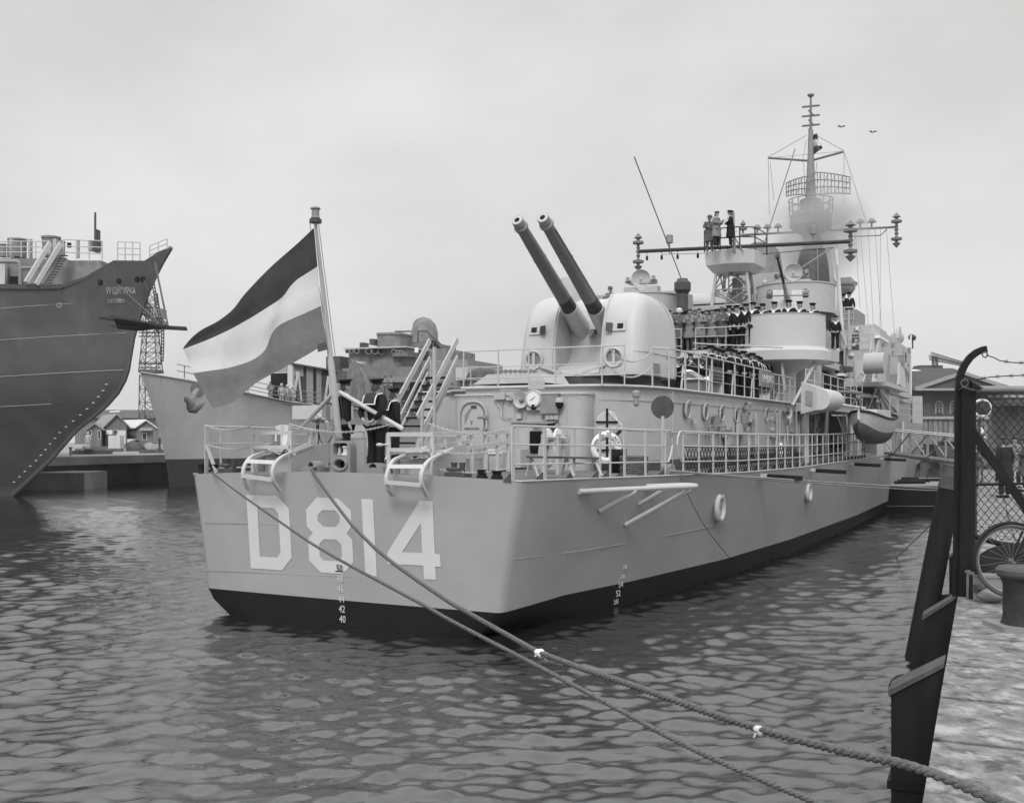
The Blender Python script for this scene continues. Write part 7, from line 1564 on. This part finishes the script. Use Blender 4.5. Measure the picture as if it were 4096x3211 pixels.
# ================= people
def skin(J,E,name):
    """continuous skinned surface: J name->(x,y,z,rx,ry), E edges"""
    ks=list(J); me=bpy.data.meshes.new('t'); me.from_pydata([J[k][:3] for k in ks],[(ks.index(a),ks.index(b)) for a,b in E],[])
    o=bpy.data.objects.new('t',me); col.objects.link(o); sk=o.modifiers.new('s','SKIN'); sk.use_smooth_shade=True
    for i,k in enumerate(ks):
        v=me.skin_vertices[0].data[i]; v.radius=(J[k][3],J[k][4] if len(J[k])>4 else J[k][3]); v.use_root=(i==0)
    ss=o.modifiers.new('u','SUBSURF'); ss.levels=1; ss.render_levels=1
    bpy.context.view_layer.update(); m=bpy.data.meshes.new_from_object(o.evaluated_get(bpy.context.evaluated_depsgraph_get())); m.name=name
    bpy.data.objects.remove(o); bpy.data.meshes.remove(me); return m
def mobj(m,name,mt,parent):
    m.materials.clear(); m.materials.append(M(mt)); m.polygons.foreach_set('use_smooth',[True]*len(m.polygons)); o=bpy.data.objects.new(name,m); col.objects.link(o); o.parent=parent; return o
def joinMB(m,g):
    bm=bmesh.new(); bm.from_mesh(m); t=bpy.data.meshes.new('t'); t.from_pydata(g.v,[],g.f); bm.from_mesh(t); bmesh.ops.recalc_face_normals(bm,faces=bm.faces); bm.to_mesh(m); bm.free(); bpy.data.meshes.remove(t)
# arms: (elbow,wrist,hand) for left(-x) and right(+x); person faces +y
POSE={'down':((-.24,-.03,1.16),(-.25,.04,.92),(-.25,.06,.84),(.24,-.03,1.16),(.25,.04,.92),(.25,.06,.84)),
 'behind':((-.29,-.11,1.17),(-.12,-.19,.99),(-.04,-.2,.96),(.29,-.11,1.17),(.12,-.2,.97),(.03,-.22,.94)),
 'paper':((-.27,.03,1.17),(-.1,.25,1.2),(-.04,.3,1.23),(.27,.03,1.17),(.1,.25,1.2),(.04,.3,1.23)),
 'folded':((-.28,.06,1.18),(-.02,.22,1.2),(.06,.22,1.2),(.28,.06,1.18),(.02,.24,1.16),(-.06,.24,1.15)),
 'horn':((-.28,.1,1.2),(-.1,.3,1.3),(-.05,.35,1.34),(.28,.1,1.2),(.1,.3,1.32),(.05,.35,1.36))}
def person(label,pose='down',top='navy',legs='navy',kind='sailor',hat='cap',bow=0.,group=None,coat=None,loc=(0,0,0),rz=0,sc=1.):
    e=empty('person',label,'person',loc,rz,group); e.scale=(sc,sc,sc)
    eL,wL,hL,eR,wR,hR=POSE[pose]; hy=.03+bow*.05; hz=1.62-bow*.02
    J={'pel':(0,0,.95,.15,.105),'sp':(0,0,1.13,.135,.1),'ch':(0,-.01,1.32,.165,.115),'nb':(0,-.01,1.46,.075,.07),'nk':(0,.0,1.525,.052),'h1':(0,hy-.01,1.575,.068,.078),'h2':(0,hy-.005,hz+.02,.078,.095),'h3':(0,hy-.02,hz+.085,.062,.078),
     'sL':(-.18,-.01,1.415,.06),'sR':(.18,-.01,1.415,.06),'eL':(*eL,.042),'eR':(*eR,.042),'wL':(*wL,.028),'wR':(*wR,.028),'hL':(*hL,.034,.022),'hR':(*hR,.034,.022),
     'iL':(-.09,0,.88,.09),'iR':(.09,0,.88,.09),'kL':(-.1,.01,.5,.06),'kR':(.1,.01,.5,.06),'aL':(-.1,-.02,.1,.04),'aR':(.1,-.02,.1,.04),'tL':(-.11,.13,.04,.035),'tR':(.11,.13,.04,.035)}
    E=[('pel','sp'),('sp','ch'),('ch','nb'),('nb','nk'),('nk','h1'),('h1','h2'),('h2','h3')]+[x for s in 'LR' for x in (('ch','s'+s),('s'+s,'e'+s),('e'+s,'w'+s),('w'+s,'h'+s),('pel','i'+s),('i'+s,'k'+s),('k'+s,'a'+s),('a'+s,'t'+s))]
    m=skin(J,E,'body'); g=MB()
    # nose, ears, fingers and thumbs belong to the same body mesh
    g.tube([(0,hy+.07,hz+.035),(0,hy+.105,hz-.0),(0,hy+.085,hz-.012)],[.008,.015,.01],6); g.tube([(-.022,hy+.083,hz-.04),(0,hy+.09,hz-.04),(.022,hy+.083,hz-.04)],.007,5)
    for s in (-1,1): g.ball((s*.08,hy-.01,hz+.0),.03,6,(.35,.7,1))
    for w_,h_ in ((wL,hL),(wR,hR)):
        d=(Vector(h_)-Vector(w_)).normalized(); sd=d.cross(Vector((0,1,0)) if abs(d.y)<.7 else Vector((1,0,0))).normalized(); up=sd.cross(d)
        for k,ln in ((-1.5,.05),(-.5,.062),(.5,.066),(1.5,.058)):
            p=Vector(h_)+sd*k*.016+d*.015; g.tube([tuple(p),tuple(p+d*ln*.6+up*.006),tuple(p+d*ln*.95+up*.022)],[.0095,.0085,.007],6)
        p=Vector(h_)-d*.02+sd*.03; g.tube([tuple(p),tuple(p+sd*.018+d*.03),tuple(p+sd*.014+d*.055+up*.01)],[.011,.01,.008],6)
    joinMB(m,g); mobj(m,'body','skin',e)
    # jacket
    W=1.12 if not coat else 1.22
    def j(k,f): v=J[k]; return (v[0],v[1],v[2],*(r*f for r in v[3:]))
    JJ={'pel':(0,0,.90,.175*W*.95,.13*W),'sp':(0,0,1.13,.155*W,.12*W),'ch':(0,-.01,1.32,.18*W,.13*W),'nb':(0,-.01,1.45,.1,.085),'sL':(-.18,-.01,1.41,.082),'sR':(.18,-.01,1.41,.082),'eL':(*eL,.064),'eR':(*eR,.064),'wL':(*(Vector(wL)*.85+Vector(eL)*.15),.048),'wR':(*(Vector(wR)*.85+Vector(eR)*.15),.048)}
    EE=[('pel','sp'),('sp','ch'),('ch','nb'),('ch','sL'),('sL','eL'),('eL','wL'),('ch','sR'),('sR','eR'),('eR','wR')]
    mobj(skin(JJ,EE,'jacket'),'coat' if coat else 'jacket',top,e)
    if coat:
        g=MB(); g.loft([[(w_*math.cos(t)*(1+.03*math.sin(5*t)),d_*math.sin(t)*(1+.04*math.sin(7*t)),z) for t in [2*PI*k/24 for k in range(24)]] for w_,d_,z in ((.2,.15,1.1),(.215,.165,.9),(.235,.185,.7),(.26,.2,coat))]); g.build('coat_skirt',top,e,smooth=60)
    fl=.085 if kind=='sailor' else .07
    JT={'pel':(0,0,.93,.16,.12),'iL':(-.095,0,.84,.105),'iR':(.095,0,.84,.105),'kL':(-.105,.01,.5,.078),'kR':(.105,.01,.5,.078),'aL':(-.11,-.02,.08,fl),'aR':(.11,-.02,.08,fl)}
    mobj(skin(JT,[('pel','iL'),('iL','kL'),('kL','aL'),('pel','iR'),('iR','kR'),('kR','aR')],'trousers'),'trousers',legs,e)
    g=MB()
    for s in (-1,1): g.ball((s*.11,.07,.035),.05,10,(.9,2.6,.9))
    g.build('shoes','black',e,smooth=True)
    # hair and headgear
    g=MB(); g.grid(lambda u,v:(.088*math.sin(u*1.75)*math.cos(v*2*PI),hy-.025+.104*math.sin(u*1.75)*math.sin(v*2*PI),hz+.03+.104*math.cos(u*1.75)+(.03 if math.sin(v*2*PI)>0 else -.045-.05*max(0,-math.sin(v*2*PI)))*math.sin(u*1.75)),7,18); g.build('hair','hair',e,smooth=True)
    zc=hz+.095
    tilt=lambda x,y,z:(x,y-.0,z+.10*(y)) 
    if hat=='cap': g=MB(tilt); g.lathe([(.096,0),(.1,.035),(.13,.05),(.134,.062),(.11,.078),(.01,.082)],(0,hy-.02,zc-.02),(0,0,1),20); g.build('cap','navy',e,smooth=40)
    if hat=='peaked': 
        g=MB(tilt); g.lathe([(.096,0),(.1,.04),(.135,.06),(.14,.075),(.1,.09),(.01,.092)],(0,hy-.02,zc-.02),(0,0,1),20); g.prism([(.09*math.cos(t),hy+.04+.1*math.sin(t),zc-.01-.02*math.sin(t)) for t in [PI*k/8 for k in range(9)]],(0,0,-.008)); g.build('cap','navy2',e,smooth=40)
    if hat=='hat': g=MB(); g.lathe([(.155,.0),(.16,.006),(.1,.02),(.095,.08),(.08,.11),(.02,.1)],(0,hy-.02,zc-.03),(0,.1,1),20); g.build('hat','coat2',e,smooth=40)
    if hat=='flatcap': g=MB(tilt); g.lathe([(.1,0),(.115,.03),(.12,.045),(.06,.06),(.01,.06)],(0,hy-.01,zc-.02),(0,.12,1),16); g.build('flat_cap','coat2',e,smooth=40)
    if hat=='helmet': g=MB(); g.lathe([(.125,-.05),(.128,0),(.11,.06),(.06,.1),(.01,.11)],(0,hy-.02,zc-.03),(0,0,1),18); g.build('helmet','white',e,smooth=40); g=MB(); g.torus((0,hy-.02,zc-.03),(0,-.1,1),.128,.014,18,5); g.build('goggles','dark_grey',e)
    if hat=='hood': g=MB(); g.ball((0,hy-.03,hz+.02),.125,12,(1,1,1.15)); g.build('hood','overall',e,smooth=True)
    if kind=='sailor':
        # square collar on the back, white edged, and the white open front
        def cf(u,v): x=(u-.5)*.31; return (x,-.168-.012*math.cos(x*9)+.075*(1-v)**2+ .0,1.5-v*.21-.25*x*x)
        MB().grid(cf,10,8).build('collar','mid_navy',e,smooth=True,thick=.01)
        g=MB(); 
        for a0,a1 in ((0,1),): pass
        def strip(pts,w_): 
            for p,q in zip(pts,pts[1:]): g.bar(p,q,.008,w_,up=(0,0,1))
        g.tube([(p[0]*1.0,p[1]-.008,p[2]) for p in [cf(0,t/6) for t in range(1,7)]+[cf(t/8,1) for t in range(9)]+[cf(1,1-t/6) for t in range(0,6)]],.0125,5); 
        g.tube([(-.15,-.12,1.47),(-.12,.02,1.49),(-.06,.115,1.42),(-.0,.155,1.31)],.017,5); g.tube([(.15,-.12,1.47),(.12,.02,1.49),(.06,.115,1.42),(0,.155,1.31)],.017,5)
        g.build('collar_stripe','white',e,smooth=True)
        MB().prism([(-.05,.1,1.44),(.05,.1,1.44),(0,.15,1.33)],(0,.012,0)).build('undershirt','white',e)
    elif kind in('reporter','officer'):
        MB().prism([(-.045,.105,1.46),(.045,.105,1.46),(0,.15,1.33)],(0,.012,0)).build('shirt_front','off_white' if kind=='officer' else 'coat2',e)
    if pose=='paper': g=MB(); g.grid(lambda u,v:(-.09+.18*u,.28+.1*v,1.235+.05*v+.015*math.sin(u*PI)),5,4); g.build('notebook','off_white',e,thick=.004)
    return e
mat('mid_navy',.05,.85,var=.2,scale=15,spec=.15)
def ang(dx,dy): return math.atan2(dy,dx)-PI/2      # facing +y by default
FA=lambda a,b: ang(a*sp+b*cp,a*cp-b*sp)              # heading given in ship axes
used_={}
def put(proto,loc,rz,label,group=None,sc=1.):
    if proto[0] is None:
        e=proto[1](); proto[0]=e
    else: e=copytree(proto[0])
    e.location=loc; e.rotation_euler=(0,0,rz); e['label']=label; e.scale=(sc*1.08,sc*1.08,sc)
    if group: e['group']=group
    elif 'group' in e: del e['group']
    return e
PR={'sail':[None,lambda:person('x','down')],'behind':[None,lambda:person('x','behind')],'rep':[None,lambda:person('x','paper','coat','coat2','reporter',None,1,coat=.55)],
 'rephat':[None,lambda:person('x','paper','coat2','coat2','reporter','hat',1,coat=.5)],'officer':[None,lambda:person('x','down','navy','navy','officer','peaked')],
 'greatcoat':[None,lambda:person('x','folded','navy','navy','reporter','peaked',coat=.5)],'helmet':[None,lambda:person('x','paper','coat2','coat2','reporter','helmet',1,coat=.6)],
 'worker':[None,lambda:person('x','down','overall','overall','worker','hood')],'workman':[None,lambda:person('x','folded','coat','coat','worker','flatcap')],'flat':[None,lambda:person('x','down','navy2','navy2','worker','flatcap',coat=.48)],
 'flatlight':[None,lambda:person('x','paper','coat','navy2','reporter','flatcap',coat=.55)],'horn':[None,lambda:person('x','horn','navy','navy','officer','peaked')]}
def onship(px,Y,z): p=oY(px,1500,Y); return SW(p[0],p[1],z)
# colour party on the quarterdeck
ZQD=3.0
put(PR['behind'],onship(1505,21.0,ZQD),FA(1,.25),'sailor on the quarterdeck seen from behind, hands clasped behind back',sc=1.07)
put(PR['sail'],onship(1378,21.35,ZQD),FA(1,.95),'sailor standing just right of the flagstaff, arms at his sides',sc=1.07)
put(PR['sail'],onship(1575,23.6,ZQD),FA(1,.7),'sailor half hidden behind the sailor with clasped hands',sc=1.03)
# crowd on the upper platform
z2=7.22; gC='crowd on the platform behind the turret'
def row(proto,xs,a,face,lab,z=z2,gr=gC,sc0=1.0):
    for i,x in enumerate(xs):
        p=oA(x,1300,a+rn.uniform(-.08,.08)); put(PR[proto],SW(p[0],p[1],z),FA(*face)+rn.uniform(-.45,.45),lab[i] if isinstance(lab,list) else lab,gr,sc0*rn.uniform(.97,1.03))
row('helmet',[2716],25.3,(-1,.1),['man in white crash helmet and goggles writing in a notebook'])
row('rep',[2762,2800,2851],25.25,(-1,.1),['bareheaded reporter in grey coat nearest the helmeted man','bareheaded tall reporter in grey coat in the middle of the front row','bareheaded reporter in grey coat beside the man with a hat'])
row('rephat',[2890],25.3,(-1,.1),['reporter in brimmed hat holding a pale paper on the platform'])
row('officer',[2672],26.0,(-1,.2),['officer in peaked cap at the left end of the platform crowd'])
row('sail',[2916,2945],25.3,(-1,.35),['sailor at the platform rail right of the hatted reporter','sailor standing between the reporters and the gun tub'])
row('sail',[2713,2737,2812,2832,2848,2870,2929],26.2,(-1,.1),['sailor behind and left of the helmeted man','sailor behind the helmeted man on his right side','sailor behind the bareheaded tall reporter','sailor behind the gap between two grey coated reporters','sailor directly behind the third bareheaded reporter','sailor looking over the shoulder of the hatted reporter','sailor behind the two sailors at the platform rail'])
row('rep',[2700,2780,2828,2990],25.8,(-1,.1),['grey coated onlooker second row, left of the helmeted man','grey coated onlooker second row, between the two leftmost reporters','grey coated onlooker second row, behind the tall reporter','grey coated onlooker second row, beside the gun tub'])
row('officer',[2750,2905],26.1,(-1,.1),['officer in peaked cap in the rear row right of the helmeted man','officer in peaked cap in the rear row behind the hatted reporter'])
gT='sailors in the gun tub'; LT=['sailor at the left edge of the gun tub','sailor in the gun tub second from the left','sailor bending a little left of the gun barrel in the tub','sailor in the gun tub between the bent one and the gun','sailor in the gun tub directly before the light gun','sailor in the gun tub right of the gun','sailor at the right edge of the gun tub looking left']
for x,Y,l_ in zip((2984,3013,3051,3098,3156,3199,3251),(42.2,41.8,41.9,41.4,41.3,41.4,41.9),LT): put(PR['sail'],onship(x,Y,7.24),FA(-1,.0)+rn.uniform(-.4,.4),l_,gT,rn.uniform(.96,1.02))
for x,Y,l_ in ((2968,43.2,'sailor at the platform edge just left of the gun tub'),(3033,43,'sailor hidden to the chin behind the bent man in the gun tub')): put(PR['sail'],onship(x,Y,7.24),FA(-1,.3),l_,gT,.98)
# ranks on the deck below
z1=Z1+.05; gR='ranks of sailors under the platform'
for x,Y,l_ in ((2844,36.1,'leftmost sailor of the front rank on the upper deck'),(2918,37.3,'second sailor of the front rank on the upper deck'),(2976,38.4,'third sailor of the front rank on the upper deck'),(3012,39.4,'fourth sailor of the front rank on the upper deck')): put(PR['behind'],onship(x,Y,z1),FA(-.35,-1),l_,gR,1.03)
for x,Y in ((2866,36.9),(2884,37.5),(2898,38.0),(2940,38.1),(2956,38.7),(2992,39.2),(3002,39.9),(3026,40.0),(3036,40.6),(3046,41.1),(3054,41.5)): put(PR['sail'],onship(x,Y,z1),FA(-.35,-1)+rn.uniform(-.15,.15),'sailor in the packed rear ranks under the platform',gR,rn.uniform(.98,1.04))
for x,Y in ((2860,38.2),(2905,39.2),(2930,39.8),(2968,40.4),(2985,41)): put(PR['sail'],onship(x,Y,z1),FA(-.35,-1)+rn.uniform(-.15,.15),'sailor in the packed rear ranks under the platform',gR,1.)
put(PR['officer'],onship(3078,41.6,z1),FA(-.6,-1),'officer in peaked cap at the right end of the ranks under the platform',None,1.)
for x,Y,l_ in ((2712,36.5,'bandsman standing beside the turret wall, horn at chest'),(2815,39.0,'bandsman with raised horn left of the ranks'),(2762,38.2,'bandsman in peaked cap between the two horn players')): put(PR['horn'],onship(x,Y,z1),FA(-1,.5),l_,'band on the upper deck',.98)
for x,y,Y,l_ in ((2714,1450,36.0,'brass horn bell held beside the turret'),(2810,1454,38.4,'brass horn bell held left of the ranks')):
    p=PW(x,y,Y); MB().lathe([(.16,0),(.15,.01),(.07,.06),(.03,.16),(.015,.45)],(0,0,0),(.5,.8,-.2),18,caps=False).build('horn','brass',None,loc=p,smooth=True,label=l_,category='horn')
# benches behind the railing, papers on a box
for x,l_ in ((2865,'dark slatted bench behind the upper deck railing, nearer the turret'),(3095,'dark slatted bench behind the railing at the right of the name board')):
    p=oB(x,1560,3.1); e=empty('slatted_bench',l_,'bench',SW(p[0],3.1,Z1+.05),RZS,'slatted benches on the upper deck')
    for k in range(4): MB().box(-.85,.85,-.02,.01,.5+k*.11,.59+k*.11).build('back_slat','wood',e)
    MB().box(-.85,.85,0,.4,.42,.46).build('seat','wood',e)
    for s in (-.7,.7): MB().box(s-.03,s+.03,-.0,.4,0,.42).build('leg','off_white',e)
p=oB(2790,1560,3.0); e=empty('loaded_table','low white table with creased papers behind the upper deck railing','table',SW(p[0],3.0,Z1+.05),RZS); MB().box(-.6,.6,-.3,.3,.42,.46).build('table_top','white',e); MB().box(-.5,.5,-.25,.25,0,.42).build('box','coat',e)
p_=SW(p[0]-.2,3.0,Z1+.53); MB().grid(lambda u,v:(-.4+.8*u,-.25+.5*v,.14+.1*math.sin(u*5+v*2)-.12*u+.04*math.sin(v*12)),8,6).build('papers','white',None,loc=p_,thick=.01,label='crumpled white papers heaped on the low table',category='papers')
# look-outs
for pr,x,Y,f,l_ in (('rephat',2838,48.6,(-1,.5),'dark coated man at the left of the lookout platform'),('flatlight',2866,47.7,(-.3,1),'man in light coat and flat cap beside the lookout pole'),('greatcoat',2922,47.6,(-.2,-1),'tall officer in dark greatcoat on the lookout platform, facing left')):
    p=oY(x,1000,Y); put(PR[pr],SW(p[0],p[1],zp),FA(*f),l_,None,.95)
p=oY(2442,1160,50); put(PR['rephat'],SW(p[0],p[1],10.75-1.72+.0),FA(-1,.2),'man in brimmed hat looking over the block behind the turret',None,1.)
for pr,x,y,a,l_ in (('sail',3341,1402,ab-.3,'dark clad sailor at the bridge railing by the sloping ladder'),('officer',3397,1300,ab+3.9,'officer on the high signal deck beyond the gun tub'),('officer',3374,1305,ab+4.5,'second officer on the high signal deck, left of the other')):
    p=oA(x,y,a); put(PR[pr],SW(*p),FA(-1,.3),l_,None,1.0)
# people on the quay at the right
for pr,x,y,hd,l_ in (('flat',4018,1990,(-.3,1),'man in long black coat and flat cap seen from behind through the fence'),('flatlight',4060,1950,(-.2,-1),'man in pale coat and cap beyond the black coated man'),('rephat',4100,1965,(-1,.4),'person cut off by the right edge of the photo')):
    p=GW(x,y,ZQ); put(PR[pr],p,ang(*hd),l_,None,1.0)
# dockyard workers
p=PW(352,1797,112); put(PR['worker'],(p[0],112,2.15),ang(.2,-1),'worker in white overalls walking before the huts',None,1.03)
for x,l_ in ((1122,'hooded worker in pale overalls, left of three at the rail'),(1146,'worker in pale overalls in the middle of three at the rail'),(1168,'worker in pale overalls, right of three at the rail')):
    d=[i*.1 for i in range(60,400)]; k=min(d,key=lambda q:abs(proj2(q,w2(q,9)-.6,z2t(q))[0]-x)); c=C2(k,w2(k,9)-.6,z2t(k)-.3); put(PR['worker'],(c[0]+o2[0],c[1]+o2[1],c[2]),ang(.5,-1)+rn.uniform(-.5,.5),l_,'workers at the rail of the unfinished ship',.95)
k=min(d,key=lambda q:abs(proj2(q,w2(q,9)-.9,z2t(q))[0]-1078)); c=C2(k,w2(k,9)-.9,z2t(k)-.3); put(PR['workman'],(c[0]+o2[0],c[1]+o2[1],c[2]),ang(.4,-1),'dark clad worker standing alone left of the pale three',None,.95)
for x,l_ in ((1540,'worker behind the plate on the unfinished ship, left of two'),(1564,'worker behind the plate on the unfinished ship, right of two')): p=PW(x,1505,100.5); put(PR['workman'],(p[0],100.5,p[2]-1.72),ang(0,-1),l_,None,1.)
# white clad sailor's legs behind the left rack: sheeted white figure
p=oA(1133,1700,1.9); W0=SW(p[0],p[1],3.0); MB().grid(lambda u,v:(-.17+.34*u-.05*v,.04*math.sin(u*13)+.03*math.sin(v*5),1.0-.62*v-.05*abs(u-.5)),14,8).build('hanging_canvas','white',None,loc=(W0[0],W0[1],W0[2]),thick=.02,smooth=60,label='white canvas hanging over a rail behind the left stern rack',category='canvas')
# jack at the masthead
p0=Vector(PW(3243,545,63)); e=empty('masthead_flag','small striped flag fluttering at the masthead','flag',tuple(p0))
q_=[[(3243,540),(3272,538),(3275,560),(3238,562)],[(3238,562),(3275,560),(3288,580),(3248,590)],[(3248,590),(3288,580),(3292,592),(3258,617)]]
for k,(qq,m_) in enumerate(zip(q_,('flag_top','flag_mid','dark_grey'))):
    c=[Vector(PW(x,y,63))-p0 for x,y in qq]
    MB().grid(lambda u,v:tuple((c[0].lerp(c[1],u)).lerp(c[3].lerp(c[2],u),v)+Vector((0,.2*math.sin(u*7+k),0))),8,4).build('stripe',m_,e,smooth=True,thick=.01)
# ================= smoke round the mast
def volume(name,dens,scale,lo,hi,colr=.8,aniso=0.):
    m=bpy.data.materials.new(name); m.use_nodes=True; t=m.node_tree; n=t.nodes; n.clear(); l=t.links.new; o=n.new('ShaderNodeOutputMaterial'); v=n.new('ShaderNodeVolumePrincipled'); v.inputs['Color'].default_value=(colr,colr,colr,1); v.inputs['Anisotropy'].default_value=aniso; l(v.outputs[0],o.inputs['Volume'])
    if scale:
        c=n.new('ShaderNodeTexCoord'); z=n.new('ShaderNodeTexNoise'); z.inputs['Scale'].default_value=scale; z.inputs['Detail'].default_value=4; l(c.outputs['Object'],z.inputs[0])
        ln=n.new('ShaderNodeVectorMath'); ln.operation='LENGTH'; l(c.outputs['Object'],ln.inputs[0]) 
        r=n.new('ShaderNodeMapRange'); r.inputs[1].default_value=lo; r.inputs[2].default_value=hi; r.inputs[3].default_value=0; r.inputs[4].default_value=dens; l(z.outputs[0],r.inputs[0])
        f=n.new('ShaderNodeMapRange'); f.interpolation_type='SMOOTHSTEP'; f.inputs[1].default_value=1; f.inputs[2].default_value=.35; f.inputs[3].default_value=0; f.inputs[4].default_value=1; l(ln.outputs['Value'],f.inputs[0])
        mu=n.new('ShaderNodeMath'); mu.operation='MULTIPLY'; l(r.outputs[0],mu.inputs[0]); l(f.outputs[0],mu.inputs[1]); l(mu.outputs[0],v.inputs['Density'])
    else: v.inputs['Density'].default_value=dens
    return m
vm=volume('smoke_volume',1.15,1.8,.36,.66,.66)
sm=[]
for k,(x,y,Y,rx,ry,rz_) in enumerate(((3265,945,60,3.9,2.6,3.6),)):
    p=PW(x,y,Y); g=MB(); g.ball((0,0,0),1,20); o=g.build('smoke',vm,None,loc=p,smooth=True,kind='stuff',label='pale funnel smoke drifting round the mast'); o.scale=(rx,ry,rz_)
    o.rotation_euler=(0,R(-20),0)

hz=volume('haze_volume',.0002,0,0,0,.9)
MB().box(-260,330,-30,330,-1,60).build('haze',hz,None,kind='stuff',label='thin harbour haze')
